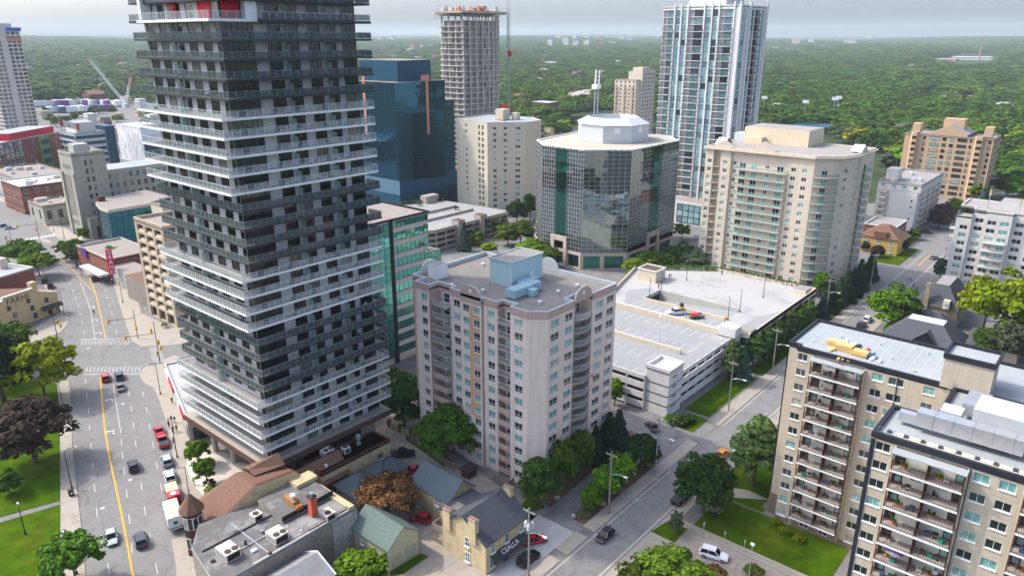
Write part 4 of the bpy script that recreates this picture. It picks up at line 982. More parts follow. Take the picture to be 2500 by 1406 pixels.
for i in range(3, 7):
    M_, L_ = face_m(OP[i], OP[i + 1]); wall_holes(wm, M_, L_, ZO, [], M_slate)
for i, hs in ((0, [(.8, 5.2), (7, 11.5), (13.2, 19)]), (1, [(1, 7.2), (8.8, 16)]), (2, [(2, 12), (15, 21), (24, 33)]), (7, [])):
    M_, L_ = face_m(OP[i], OP[(i + 1) % 8]); wall_holes(wm, M_ @ Matrix.Translation((0, 0, .12)), L_, ZG - 3, [(a, b, .3, 5.2) for a, b in hs if b < L_], M_slate, 1.2)
    for a, b in hs:
        if b < L_: wm.face([M_ @ Vector(q) for q in ((a, .3, -.9), (b, .3, -.9), (b, 5.2, -.9), (a, 5.2, -.9))], G_octg)
M_, L_ = face_m(OP[0], OP[1]); wm.box(5.2, 6.9, 0, ZG + 2, -.1, .6, M_slate, M=M_); wm.box(11.6, 13.1, 0, ZG + 2, -.1, .6, M_slate, M=M_); wm.box(6.9, 11.6, ZG, ZG + 2, -.1, .55, M_slate, M=M_)
M_, L_ = face_m(OP[2], OP[3]); wm.box(13.4, 15, 0, ZG + 2, -.1, .6, M_slate, M=M_); wm.box(21, 22.6, 0, ZG + 2, -.1, .6, M_slate, M=M_); wm.box(15, 21, ZG, ZG + 2, -.1, .55, M_slate, M=M_)
T.part('wall', wm); flat_roof(T, OP, ZO, mat('tan_gravel', (.40, .36, .29), .95, .1, .8, bump=.4), .35, M_hvac2, .8)
dm = MB(); cx, cy, n = 250.5, 161.5, 8
def ring(r, z): return [(cx + r * math.cos(2 * math.pi * (i + .5) / n + AZ), cy + r * math.sin(2 * math.pi * (i + .5) / n + AZ), z) for i in range(n)]
R = [ring(14.2, ZO - .3), ring(14.2, ZO + 6.2), ring(14.8, ZO + 6.3), ring(10.2, ZO + 8.6), ring(10.0, ZO + 5)]
for a, b in zip(R, R[1:]):
    for i in range(n): dm.face([a[i], a[(i + 1) % n], b[(i + 1) % n], b[i]], M_drum)
dm.face(R[-1], M_drum); T.part('roof_drum', dm)
lv = MB(); Mx = face_m(R[0][5][:2], R[0][4][:2])[0]
for i in range(n):
    a, b = R[0][i], R[0][(i + 1) % n]; Mx, L_ = face_m(b[:2], a[:2], 0)
    Mx, L_ = face_m(a[:2], b[:2], ZO)
    if i in (3, 4, 5): lv.box(4.2, 6.6, 3.4, 5.4, .01, .06, M_tw, M=Mx); lv.box(7.6, 8.6, .3, 1.1, .01, .05, M_steel, M=Mx)
T.part('louvre', lv)

# ------------------------------------------------------------------ blue glass office
G_blue = mirrormat('blue_mirror_glass', (.014, .085, .15), .12); G_teal = mirrormat('teal_mirror_glass', (.011, .062, .095), .12)
M_bl = mat('blue_cladding_dark', (.012, .060, .10), .4, .08, .6); M_copper = mat('salmon_strip', (.50, .21, .15), .7, .08, .8)
M_mulb = mat('blue_mullion', (.025, .09, .12), .5, .05, 1.0)
T = Thing('blue_glass_office', 'blue mirror glass office tower with plain blue box on top', 'office building', (239.7, 278.2, 0))
st = store(); HBl = 62
curtain(T, (239.7, 306), (239.7, 278.2), 8, HBl, 18, 34, G_blue, M_mulb, st, .07, .03); curtain(T, (239.7, 278.2), (273, 278.2), 8, HBl, 21, 34, G_teal, M_mulb, st, .07, .03)
curtain(T, (273.1, 280), (281, 280), 6, 52, 5, 28, G_teal, M_mulb, st, .07, .03); curtain(T, (241.2, 325), (241.2, 306.2), 6, HBl - 1, 12, 34, G_blue, M_mulb, st, .07, .03)
curtain_done(T, st)
cr = MB(); cr.box(239.9, 273, 278.4, 306, 0, HBl, M_bl, top=M_gravel2); cr.box(241.4, 270, 306.1, 325, 0, HBl - 1, M_bl, top=M_gravel2); cr.box(273.05, 281, 280.2, 304, 0, 52, M_bl, top=M_gravel2); T.part('core', cr)
bx = MB(); bx.box(246, 268, 283, 312, HBl, HBl + 10, M_bl, top=M_gravel2); T.part('roof_box', bx)
cs = MB(); cs.box(239.5, 239.66, 300.6, 302.4, HBl - 26, HBl + 2.5, M_copper); cs.box(259.6, 261.2, 278.0, 278.14, HBl - 26, HBl + .5, M_copper); cs.box(256.5, 262, 277.9, 278.15, HBl + .5, HBl + 3, M_copper); T.part('salmon_strip', cs)
sk = MB(); n0 = [(236, 274, 9), (285, 276, 9), (285, 280, 15), (239.6, 278.1, 15), (236, 330, 9), (239.6, 326, 15)]
sk.face([n0[0], n0[1], n0[2], n0[3]], M_bl); sk.face([n0[4], n0[0], n0[3], n0[5]], M_bl); sk.box(236, 285, 274, 330, 0, 8.99, M_bl); T.part('glass_skirt', sk)

# ------------------------------------------------------------------ concrete tower under construction
M_cc = mat('raw_concrete', (.54, .50, .45), .9, .10, .6, streak=.1); M_in = mat('raw_interior', (.34, .31, .28), .9, .2, .35)
M_form = mat('formwork_ply', (.42, .33, .25), .85, .2, .8); M_orange = mat('orange_tarp', (.62, .12, .04), .7, .1, 1)
T = Thing('concrete_tower', 'bare concrete tower under construction with hoist mast at its side', 'construction site', (314, 305, 0))
HC, FC = 95.0, 3.06; NC = 31
CPOLY = [(314, 323), (314, 305), (336, 303.5), (346, 305.5), (352, 310), (355, 318), (353, 328), (320, 329)]
for k in range(1, NC + 1):
    b = MB(); b.prism(CPOLY, FC * k - .34, FC * k, M_cc); T.part('floor_slab', b)
cl = MB()
for a, b in zip(CPOLY, CPOLY[1:] + CPOLY[:1]):
    L = math.dist(a, b); n = max(1, round(L / 5.2))
    for i in range(n):
        t = i / n; u, v = a[0] + (b[0] - a[0]) * t, a[1] + (b[1] - a[1]) * t; d = Vector((333 - u, 315 - v)).normalized() * 1.3
        cl.box(u + d.x - .32, u + d.x + .32, v + d.y - .32, v + d.y + .32, 0, HC - .5, M_cc)
T.part('column', cl)
iw = MB(); ip = inset(CPOLY, 2.6); iw.prism(ip, 0, HC - FC, M_in)
for k in range(NC - 1):
    for a, b in ((CPOLY[0], CPOLY[1]), (CPOLY[1], CPOLY[2]), (CPOLY[2], CPOLY[3])):
        L = math.dist(a, b); Mx, _ = face_m(a, b, FC * k)
        for i in range(int(L / 5.2) + 1):
            if random.random() < .55: iw.box(min(i * 5.2 + .6, L - 2.5), min(i * 5.2 + random.choice([2.3, 3.2, 4.4]), L - .4), 0, FC - .28, -1.6, -1.4, M_in, M=Mx)
T.part('inner_wall', iw)
fw_ = MB(); fw_.prism(inset(CPOLY, -1.6) if False else [(312, 325), (312, 303), (337, 301), (350, 303), (357, 311), (357, 326), (352, 331), (316, 331)], HC + .5, HC + 1.8, M_form)
for i in range(46):
    u, v = random.uniform(314, 350), random.uniform(304, 326); w = random.uniform(.5, 3.5); fw_.box(u, u + w, v, v + random.uniform(.4, 2.5), HC + 1.8, HC + random.uniform(2.6, 5.2), random.choice([M_form, M_cc, M_copper, M_white]))
for a, b in (((312.4, 324.5), (312.4, 303.4)), ((312.4, 303.4), (337, 301.4))):
    for i in range(14): t = i / 13; u, v = a[0] + (b[0] - a[0]) * t, a[1] + (b[1] - a[1]) * t; fw_.tube((u, v, HC + .5), (u + 1, v + 1, HC - 2.6), .09, M_black, n=4)
T.part('formwork_deck', fw_)
ot = MB(); ot.box(346, 352, 304, 306, 40, 44, M_orange); ot.box(313.7, 313.95, 309, 322, 3, 9, M_orange); T.part('orange_tarp', ot)
mh = Thing('hoist_mast', 'lattice hoist mast rising beside the bare concrete tower', 'hoist', (352, 303, 0))
hm = MB()
for (u, v, hh) in ((350.5, 302.6, 108), (353.5, 304.5, 100)):
    for a, b in ((-.6, -.6), (.6, -.6), (.6, .6), (-.6, .6)): hm.tube((u + a, v + b, 0), (u + a, v + b, hh), .075, M_steel, n=4)
    for i in range(int(hh / 1.6)):
        z = i * 1.6; s = 1 if i % 2 else -1
        hm.tube((u - .6 * s, v - .6, z), (u + .6 * s, v - .6, z + 1.6), .04, M_steel, n=3); hm.tube((u - .6, v + .6 * s, z), (u - .6, v - .6 * s, z + 1.6), .04, M_steel, n=3)
mh.part('mast', hm); hc = MB(); hc.box(349.5, 351.5, 300.6, 302, 72, 75, M_red); hc.box(347, 353, 300, 302.5, 40, 40.4, M_red); mh.part('hoist_car', hc)

# ------------------------------------------------------------------ white high-rise
M_wh = mat('white_tower_concrete', (.66, .65, .63), .8, .04, .5, streak=.05)
G_sky = glassmat('teal_tower_glass', [(0, (.20, .36, .38)), (.35, (.28, .46, .46)), (.7, (.12, .20, .23)), (.88, (.03, .05, .06))], .08)
T = Thing('white_highrise', 'tall white high-rise with teal window strips and black balcony rails', 'apartment tower', (315.7, 142.8, 0))
WU, WV0, WV1 = 315.7, 142.8, 179.0; LW = WV1 - WV0; WH, WF = 95.5, 3.08; NW = 29; Z0W = 11
wm = MB(); M_, _ = face_m((WU, WV1), (WU, WV0), 0); holes = []
for k in range(NW):
    z = Z0W + WF * k
    if z + 2.9 > WH: continue
    big = z > WH - 8
    for a, b in ((.175, .245), (.265, .335), (.575, .65), (.67, .745)):
        s0, s1 = a * LW, b * LW; holes.append((s0, s1, z + .1, z + 2.95)); T.put('window', far_win(s1 - s0, 2.85, M_dkf, G_sky, 1), M_ @ Matrix.Translation((s0, z + .1, -.15)))
    for a, b in ((.004, .156), (.345, .555), (.755, .935)):
        s0, s1 = a * LW, b * LW; holes.append((s0, s1, z + .1, z + 2.95)); 
        T.put('balcony_window', far_win((s1 - s0) * .68, 2.6, M_dkf, G_sky, 4), M_ @ Matrix.Translation((s0 + (s1 - s0) * .3, z + .15, -1.45)))
        if not big: balcony(T, M_, s0 - .15, z + .1, s1 - s0 + .3, .95, 'bars', M_wh, M_black)
wall_holes(wm, M_, LW, WH, holes, M_wh, 1.5)
wm.face([M_ @ Vector(q) for q in ((0, 0, -1.49), (LW, 0, -1.49), (LW, WH, -1.49), (0, WH, -1.49))], M_wh)
for f in (.16, .25, .34, .56, .66, .75, .94): wm.box(f * LW - .32, f * LW + .32, 8, WH + 1.5, .0, .45, M_wh, M=M_)
M2, L2 = face_m((WU, WV0), (WU + 29, WV0), 0); holes = []
for k in range(NW):
    z = Z0W + WF * k
    if z + 2.9 > WH: continue
    for a, b, nm in ((.02, .24, 'window'), (.44, .52, 'window'), (.80, .90, 'window')):
        s0, s1 = a * L2, b * L2; holes.append((s0, s1, z + .1, z + 2.95)); T.put(nm, far_win(s1 - s0, 2.85, M_dkf, G_sky, 2), M2 @ Matrix.Translation((s0, z + .1, -.15)))
    s0, s1 = .56 * L2, .76 * L2; holes.append((s0, s1, z + .1, z + 2.95)); T.put('balcony_window', far_win(s1 - s0, 2.6, M_dkf, G_dark, 3), M2 @ Matrix.Translation((s0, z + .15, -1.4)))
    balcony(T, M2, s0, z + .1, s1 - s0, .9, 'bars', M_wh, M_black)
wall_holes(wm, M2, L2, WH, holes, M_wh, 1.5)
for f in (.0, .33, .95): wm.box(f * L2 - .1, f * L2 + 1.4, 8, WH + 1.5, .0, .8, M_wh, M=M2)
for P0, P1 in (((WU + 29, WV0), (WU + 29, WV1)), ((WU + 29, WV1), (WU, WV1))):
    Mx, Lx = face_m(P0, P1); wall_holes(wm, Mx, Lx, WH, [], M_wh)
T.part('wall', wm); flat_roof(T, rect(WU, WU + 29, WV0, WV1), WH + .2, M_gravel, .6, M_wh)
rb = MB(); rb.box(322, 340, 152, 170, WH, WH + 12, M_wh); T.part('roof_box', rb)
pd = MB(); pd.box(306, 352, 136, 186, 0, 10.9, M_wh, top=M_gravel2); T.part('podium', pd)
st = store(); curtain(T, (305.9, 160), (305.9, 140), 1, 9.5, 7, 3, G_sky, M_dkf, st, .3); curtain_done(T, st, 'podium_glazing')

# ------------------------------------------------------------------ other apartment and office blocks of the middle distance
M_bgc = mat('cream_concrete', (.50, .455, .36), .85, .05, .5, streak=.10, joint=(5, 2.85))
T = Thing('cream_apartment_tower', 'plain cream apartment tower with pale blue-grey roof beside the octagon office', 'apartment block', (261, 230, 0))
CPY = [(264, 262), (262, 246), (259.6, 237), (272, 224), (284, 224), (292, 236), (288, 262)]
wm = MB(); ha, fa = 44.8, 2.85; rows = [(1.4 + fa * j, 1.5) for j in range(15)]
far_facade(T, CPY[0], CPY[1], 0, ha, [(8, 1.5)], rows, M_bgc, M_winf, G_apt, wm); far_facade(T, CPY[1], CPY[2], 0, ha, [(2, 1.8), (5.2, 1.8)], [(1.2 + fa * j, 1.9) for j in range(15)], M_bgc, M_winf, G_dark, wm, depth=.9)
far_facade(T, CPY[2], CPY[3], 0, ha, [(3.5, 1.7), (8.5, 1.7), (14.5, 2.6)], rows, M_bgc, M_winf, G_apt, wm)
for i in range(3, 7): Mx, Lx = face_m(CPY[i], CPY[(i + 1) % 7]); wall_holes(wm, Mx, Lx, ha, [], M_bgc)
T.part('wall', wm); flat_roof(T, CPY, ha + .1, M_memb, .2, M_hvac2); b = MB(); b.box(272, 277, 238, 243, ha, ha + 5, M_bgc); b.box(277.1, 280, 234, 237, ha, ha + 3.2, M_bgc); b.box(270, 271.9, 236, 240, ha, ha + .7, M_copper); T.part('lift_house', b)
# old open parking garage
M_og = mat('old_garage_concrete', (.34, .30, .255), .9, .1, .5, streak=.15)
T = Thing('old_parking_garage', 'weathered open parking garage with yellow stall lines and planters on its roof', 'parking garage', (198.5, 209.8, 0))
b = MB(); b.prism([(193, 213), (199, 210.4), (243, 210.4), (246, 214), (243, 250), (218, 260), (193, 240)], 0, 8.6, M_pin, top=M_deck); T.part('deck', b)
spandrels((199, 210), (243, 210), [(.5, 1.5), (3, 4), (5.4, 6.4), (7.8, 9.2)], M_og, 5.5, M_og); spandrels((192.8, 213), (199, 210), [(.5, 1.5), (3, 4), (5.4, 6.4), (7.8, 9.2)], M_og, 3.4, M_og); spandrels((192.8, 240), (192.8, 213.2), [(.5, 1.5), (3, 4), (5.4, 6.4), (7.8, 9.2)], M_og, 5.5, M_og)
b = MB()
for u in (210.5, 224): b = MB(); b.box(u, u + 4, 208.8, 213, 0, 10.8, M_og, top=M_soil); b.box(u + 2.6, u + 3.8, 208.7, 208.79, .5, 9.8, G_octg); T.part('stair_tower', b)
b = MB()
for i in range(15): b.box(202 + i * 2.7, 202.15 + i * 2.7, 213.4, 217.5, 8.605, 8.615, M_yellow); b.box(203 + i * 2.5, 203.15 + i * 2.5, 243, 248, 8.605, 8.615, M_yellow); b.box(203 + i * 2.2, 203.15 + i * 2.2, 226.5, 230, 8.605, 8.615, M_yellow)
T.part('bay_marking', b); b = MB(); b.box(202, 236, 224.4, 225, 8.605, 9.7, M_og); b.box(202, 236, 235, 235.6, 8.605, 9.7, M_og); b.box(232, 240, 251, 255, 8.6, 12, M_og); T.part('parapet', b)
# green glass office behind the banded tower
G_grn = mirrormat('green_office_glass', (.10, .32, .27), .2); M_grw = mat('pale_stone_band', (.48, .44, .40), .8, .06, .8)
T = Thing('green_glass_office', 'green glass office with pale stone bands half hidden behind the banded tower', 'office building', (103, 140, 0))
st = store(); hg_ = 39.0
for k in range(11):
    z = 1 + k * 3.45; curtain(T, (117.6, 140.4), (130, 140.4), z + 1.25, z + 3.45, 8, 1, G_grn, M_dkf, st, .08)
curtain(T, (101, 140), (116.4, 140), 2, hg_ - .6, 9, 22, G_grn, M_dkf, st, .08); curtain(T, (130.1, 142), (136, 142), 1, 27, 5, 15, G_grn, M_dkf, st, .08); curtain_done(T, st)
b = MB(); b.box(101, 130, 140.6, 158, 0, hg_ - .9, M_grw); b.box(130, 136, 142.2, 158, 0, 27, M_grw, top=M_gravel2)
for k in range(11): b.box(117.6, 128.2, 140.1, 140.4, 1 + k * 3.45, 2.2 + k * 3.45, M_grw)
b.box(116.5, 117.6, 139.9, 140.5, 0, hg_, M_dkf); T.part('wall', b); flat_roof(T, rect(101, 130.2, 139.9, 160), hg_ + .2, M_gravel2, .5, M_dkf); b = MB(); b.box(102, 113, 150, 158, hg_, hg_ + 5, M_hvac2); T.part('roof_box', b)
# tan precast office on the avenue
M_tp = mat('tan_precast', (.42, .34, .245), .85, .06, .6, streak=.08)
T = Thing('tan_precast_office', 'tan precast office with deep square windows in three columns facing the avenue', 'office building', (90.7, 209, 0))
wm = MB(); M_, L_ = face_m((90.7, 227.6), (90.7, 209.2)); holes = []
for i in range(3):
    for j in range(9):
        s, t = 1.5 + i * 5.6, 4.0 + j * 2.9; holes.append((s, s + 4.3, t, t + 2.2))
        o = T.put('window', far_win(4.1, 1.35, M_dkf, G_dark, 3), M_ @ Matrix.Translation((s + .1, t + .8, -.75))); 
        wm.face([M_ @ Vector(q) for q in ((s, t, 0), (s + 4.3, t, 0), (s + 4.2, t + .85, -.7), (s + .1, t + .85, -.7))], M_tp)
    holes.append((1.5 + i * 5.6, 5.8 + i * 5.6, .1, 3.4)); wm.face([M_ @ Vector(q) for q in ((1.5 + i * 5.6, .1, -.75), (5.8 + i * 5.6, .1, -.75), (5.8 + i * 5.6, 3.4, -.75), (1.5 + i * 5.6, 3.4, -.75))], G_dark)
wall_holes(wm, M_, L_, 31, holes, M_tp, .8); wm.box(90.75, 104, 209.2, 209.4, 0, 31, M_tp); wm.box(90.75, 104, 227.4, 227.6, 0, 31, M_tp); wm.box(103.8, 104, 209.4, 227.4, 0, 31, M_tp); T.part('wall', wm)
flat_roof(T, rect(90.7, 104, 209.2, 227.6), 31.2, M_gravel2, .9, M_tp, .5)
# ------------------------------------------------------------------ houses and blocks at the right
M_brn = mat('warm_brown_brick', (.46, .32, .20), .85, .06, .6, streak=.05); M_wht = mat('off_white_render', (.56, .54, .50), .85, .05, .5, streak=.06)
M_slate_r = mat('dark_shingle', (.075, .08, .09), .9, .18, 2.5, bump=.4); M_brnr = mat('brown_shingle', (.17, .095, .065), .9, .2, 2.5, bump=.4)
M_bluer = mat('blue_grey_shingle', (.09, .115, .13), .9, .18, 2.5, bump=.4); M_greenr = mat('green_grey_shingle', (.115, .155, .135), .9, .2, 2.5, bump=.4)
M_ybrick = mat('buff_brick', (.50, .40, .235), .85, .12, 1.2, bump=.3, blotch=((.34, .27, .17), .5, .55, .15)); M_oldst = mat('old_rubble_wall', (.25, .22, .18), .9, .35, 1.6, bump=.6)
M_rbrick = mat('red_brick', (.22, .085, .06), .85, .14, 1.2, bump=.3); M_paleston = mat('pale_limestone', (.36, .34, .28), .85, .10, .5, streak=.15)
T = block('white_midrise', 'white flat roofed midrise with blank end wall behind the yellow house', 'apartment block', 365, 408, 72, 90, 20.5, M_wht, M_bgr, 12, 4, 7, 1.6, 1.5, M_winf, G_apt, roofstuff=6)
b = MB(); b.box(360.8, 364.9, 72.2, 83, 0, 17, M_wht, top=M_bgr); b.box(372, 380, 84, 89, 20, 25, M_wht, top=M_bgr); T.part('end_block', b)
M_, L_ = face_m((360.7, 83), (360.7, 72.2))
for j in range(4): T.put('window', far_win(.9, 1.0, M_winf, G_apt, 0), M_ @ Matrix.Translation((8.4, 5 + j * 2.7, .02)))
M_, L_ = face_m((365, 90), (365, 83.2)); M2, _ = face_m((365, 72), (408, 72))
for j in range(6):
    balcony(T, M_, 1, 1.5 + 2.8 * j, 3.6, 1.2, 'solid', M_beige, M_beige)
    for s in (1.5, 12, 22, 31): balcony(T, M2, s, 1.5 + 2.8 * j, 5, 1.2, 'solid', M_beige, M_beige)
T = block('brown_brick_condo', 'warm brown brick condominium with gabled centre standing before the woods', 'condominium', 453, 474, 60, 102, 33, M_brn, M_bgr, 5, 0, 10, 1.8, 1.7, M_dkf, G_apt)
M_, L_ = face_m((452.9, 102), (452.9, 60)); gb = MB()
for s, w in ((3, 4.2), (33.5, 4.6)):
    gb.prism([(452.9, 102 - s), (452.9, 102 - s - w), (451.2, 102 - s - w + 1), (451.2, 102 - s - 1)], 0, 34, M_brn)
    for j in range(10): T.put('window', far_win(w - 2.2, 1.5, M_dkf, G_dark, 2), M_ @ Matrix.Translation((s + 1.1, 2 + 3.15 * j, 1.74)))
gb.face([M_ @ Vector(q) for q in ((12, 33, .1), (30, 33, .1), (30, 34, .1), (21, 38.5, .1), (12, 34, .1))], M_brn); gb.face([(452.8, 90, 34), (452.8, 81, 38.5), (474, 81, 38.5), (474, 90, 34)], M_bgr); gb.face([(452.8, 72, 34), (474, 72, 34), (474, 81, 38.5), (452.8, 81, 38.5)], M_bgr)
gb.box(458, 464, 96, 100, 33, 38, M_brn); gb.box(460, 466, 62, 66, 33, 38, M_brn); gb.box(462, 470, 76, 86, 34, 41, M_brn); T.part('gable', gb)
for s, w in ((9.2, 1.2), (12.5, 4.4), (18.5, 1.8), (22, 1.8), (25.6, 4.4), (31.2, 1.1), (39.8, 1.2)):
    for j in range(10): T.put('window', far_win(w, 1.7, M_dkf, G_apt, 2 if w > 3 else 1), M_ @ Matrix.Translation((s, 2 + 3.15 * j, .03)))
# white apartment house at the right edge
T = Thing('white_apartment_house', 'white apartment house with curved balconies and rooftop antennas at the right edge', 'apartment block', (285, 20, 0))
wm = MB(); hw = 26.5; rows = [(1.3 + 2.75 * j, 1.5) for j in range(9)]
far_facade(T, (285, 44), (285, 39.4), 0, 25, [(2.6, 2.4)], rows[:8], M_wht, M_winf, G_apt, wm); far_facade(T, (286, 39.4), (286, 35.5), 0, hw, [(2, 2.6)], rows, M_wht, M_winf, G_apt, wm)
far_facade(T, (284.5, 35.5), (284.5, 28), 0, hw + 1.5, [(2, 2.6), (5.6, 2.6)], rows, M_wht, M_winf, G_apt, wm); far_facade(T, (286.5, 28), (286.5, -5), 0, hw + 1.5, even(33, 8, 2.6), rows, M_wht, M_winf, G_apt, wm)
for P0, P1 in (((285, 39.4), (286, 39.4)), ((286, 35.5), (284.5, 35.5)), ((284.5, 28), (286.5, 28)), ((304, -5), (304, 44)), ((304, 44), (285, 44))): Mx, Lx = face_m(P0, P1); wall_holes(wm, Mx, Lx, hw, [], M_wht)
T.part('wall', wm); flat_roof(T, [(286, 39.4), (286, 35.5), (284.5, 35.5), (284.5, 28), (286.5, 28), (286.5, -5), (304, -5), (304, 44), (290, 44), (290, 39.4)], hw + 1.5, M_bgr, .6, M_wht); b = MB(); b.box(285, 290, 39.5, 44, 24.5, 25.2, M_wht, top=M_bgr); b.box(291, 299, 22, 33, hw + .9, hw + 4, M_wht, top=M_bgr); T.part('roof_box', b)
Mx, _ = face_m((284.5, 35.5), (284.5, 28)); My, _ = face_m((289, 44.05), (285, 44.05))
My = Matrix(((-1, 0, 0, 289.5), (0, 0, 1, 44.0), (0, 1, 0, 0), (0, 0, 0, 1)))
for j in range(1, 9):
    if j < 8: balcony(T, Mx, .4, 1.0 + 2.75 * (j - 1), 6.6, 1.3, 'bars', M_wht, M_wht, .5)
    if j < 8: balcony(T, My, .3, 1.0 + 2.75 * j, 4, .8, 'bars', M_wht, M_greyrail, 1.0)
an = MB()
for u, v, z in ((288, 36, 8), (288, 27, 6), (289, 24, 9), (291, 22, 7)): an.tube((u, v, hw), (u, v, hw + z), .12, M_steel, n=5); an.box(u - .25, u + .25, v - .3, v + .3, hw + z - 2, hw + z - .2, M_ybrick)
T.part('antenna', an)
def hip(T, poly4, z0, z1, ins, m, flat=None, name='roof', over=.5):
    """hipped roof over a rectangle, with a flat deck on top where flat is given"""
    b = MB(); o = inset(poly4, -over); i_ = inset(poly4, ins); mf = flat or m
    for a in range(4):
        c = (a + 1) % 4; b.face([(*o[a], z0), (*o[c], z0), (*i_[c], z1), (*i_[a], z1)], m)
    b.face([(*p, z1) for p in i_], mf); b.face([(*p, z0) for p in o[::-1]], m); return T.part(name, b)
def gable_house(T, u0, u1, v0, v1, ze, zr, mw, mr, axis='u', over=.35, name='roof'):
    """walls and gabled roof; the ridge runs along u or v"""
    w = MB(); w.prism(rect(u0, u1, v0, v1), 0, ze, mw); b = MB(); th = .18
    if axis == 'u':
        vm = (v0 + v1) / 2
        for u in (u0, u1): w.face([(u, v0, ze), (u, v1, ze), (u, vm, zr)] if u == u1 else [(u, v1, ze), (u, v0, ze), (u, vm, zr)], mw)
        sl = (zr - ze) / (vm - v0)
        for s in (1, -1):
            e = vm - s * (vm - v0 + over); ez = ze - over * sl; q = [(u0 - over, e, ez), (u1 + over, e, ez), (u1 + over, vm, zr), (u0 - over, vm, zr)]
            b.face([(x, y, z + .02) for x, y, z in (q if s > 0 else q[::-1])], mr); q2 = [(x, y, z + .02 + th) for x, y, z in q]; b.face(q2 if s > 0 else q2[::-1], mr)
            for k in range(4): c = (k + 1) % 4; b.face([(q[k][0], q[k][1], q[k][2] + .02), (q[c][0], q[c][1], q[c][2] + .02), q2[c], q2[k]], mr)
    else:
        um = (u0 + u1) / 2
        for v in (v0, v1): w.face([(u0, v, ze), (u1, v, ze), (um, v, zr)] if v == v0 else [(u1, v, ze), (u0, v, ze), (um, v, zr)], mw)
        sl = (zr - ze) / (um - u0)
        for s in (1, -1):
            e = um - s * (um - u0 + over); ez = ze - over * sl; q = [(e, v1 + over, ez), (e, v0 - over, ez), (um, v0 - over, zr), (um, v1 + over, zr)]
            b.face([(x, y, z + .02) for x, y, z in (q if s > 0 else q[::-1])], mr); q2 = [(x, y, z + .02 + th) for x, y, z in q]; b.face(q2 if s > 0 else q2[::-1], mr)
            for k in range(4): c = (k + 1) % 4; b.face([(q[k][0], q[k][1], q[k][2] + .02), (q[c][0], q[c][1], q[c][2] + .02), q2[c], q2[k]], mr)
    T.part('wall', w); return T.part(name, b)
def wins(T, P0, P1, lst, mf=None, mg=None, bars=((.5,), (.5,)), proud=.05):
    """windows set proud on a small house wall: (s, t, w, h)"""
    M_, L_ = face_m(P0, P1)
    for s, t, w, h in lst: put_window(T, M_, s, t, w, h, bars, mf or M_winf, mg or G_old, -proud + .04, M_winf)
T = Thing('yellow_house', 'yellow brick house with brown hipped roof at the street corner', 'house', (313, 66, 0)); b = MB(); b.box(313, 327, 66.5, 80.5, 0, 6.5, mat('yellow_brick', (.50, .34, .10), .85, .1, 1)); T.part('wall', b); r = hip(T, rect(313, 327, 66.5, 80.5), 6.5, 10.5, 5.5, M_brnr)
wins(T, (313, 80.5), (313, 66.5), [(2, 1, 1.2, 1.8), (11, 1, 1.2, 1.8), (2, 4, 1.2, 1.8), (6.3, 4, 1.2, 1.8), (11, 4, 1.2, 1.8)]); b = MB(); b.box(312.4, 315, 71, 75.5, 6.4, 9, M_brnr); b.lathe((312, 74, 2.2), [(1.5, 0), (1.3, .7), (.4, 1.2)], M_bl, 8); T.part('dormer', b)
T = block('brick_flat_building', 'small flat roofed brick building behind the yellow house', 'building', 328, 346, 71.5, 84, 8, M_rbrick, M_bgr, 6, 3, 2, 1.4, 1.6, M_winf, G_old, pm=M_wht)
T = Thing('stone_villa', 'old stone villa with steep dark slate roof and tall chimneys', 'house', (240, 32, 0)); b = MB(); b.box(240, 259, 32, 43.5, 0, 6, mat('villa_stone', (.27, .22, .15), .85, .2, 1.2, bump=.4)); T.part('wall', b); r = hip(T, rect(240, 259, 32, 43.5), 6, 12, 3.9, M_slate_r, M_gravel)
b = MB(); b.box(239.3, 240.3, 40, 41.3, 3, 13, _mats['villa_stone']); b.box(256, 257, 31.6, 32.6, 6, 13.5, _mats['villa_stone']); b.box(251, 253, 31, 32, 6, 9, M_rbrick); T.part('chimney', b); b = MB(); b.box(238.9, 240.9, 34.3, 36, 6, 8.6, M_beige); T.part('dormer', b); wins(T, (238.85, 36), (238.85, 34.3), [(.5, 6.6, .7, 1.2)]); wins(T, (240, 43.5), (240, 32), [(1.5, 1.5, 1.2, 2), (5, 1.5, 1.2, 2), (9, 1.5, 1.2, 2)])
T = Thing('dark_roofed_hall', 'low hall with dark shingle roofs and pale flat deck beyond the tan block', 'hall', (213, 27, 0)); b = MB(); b.box(213, 227, 27, 45, 0, 3.6, M_beige); b.box(222, 236, 14, 26.9, 0, 3.2, M_beige); b.box(227.1, 236, 31, 45, 0, 3.6, M_beige); T.part('wall', b)
hip(T, rect(213, 227, 27, 45), 3.6, 8.2, 4.6, M_slate_r, M_hvac2); hip(T, rect(222, 236, 10, 26.5), 3.25, 5.6, 5, M_slate_r); hip(T, rect(227.3, 236, 31, 45), 3.65, 7, 4, M_slate_r)
b = MB()
for v in (33, 34.8): b.face([(212.6, 31.4, 3.7), (212.6, 37.6, 3.7), (212.6, 34.5, 6.6)][::-1], M_dkf) if v == 33 else None
b.face([(212.4, 31, 3.9), (217.5, 34.5, 7), (212.4, 34.5, 7)], M_slate_r); b.face([(212.4, 38, 3.9), (212.4, 34.5, 7), (217.5, 34.5, 7)], M_slate_r); T.part('dormer', b)
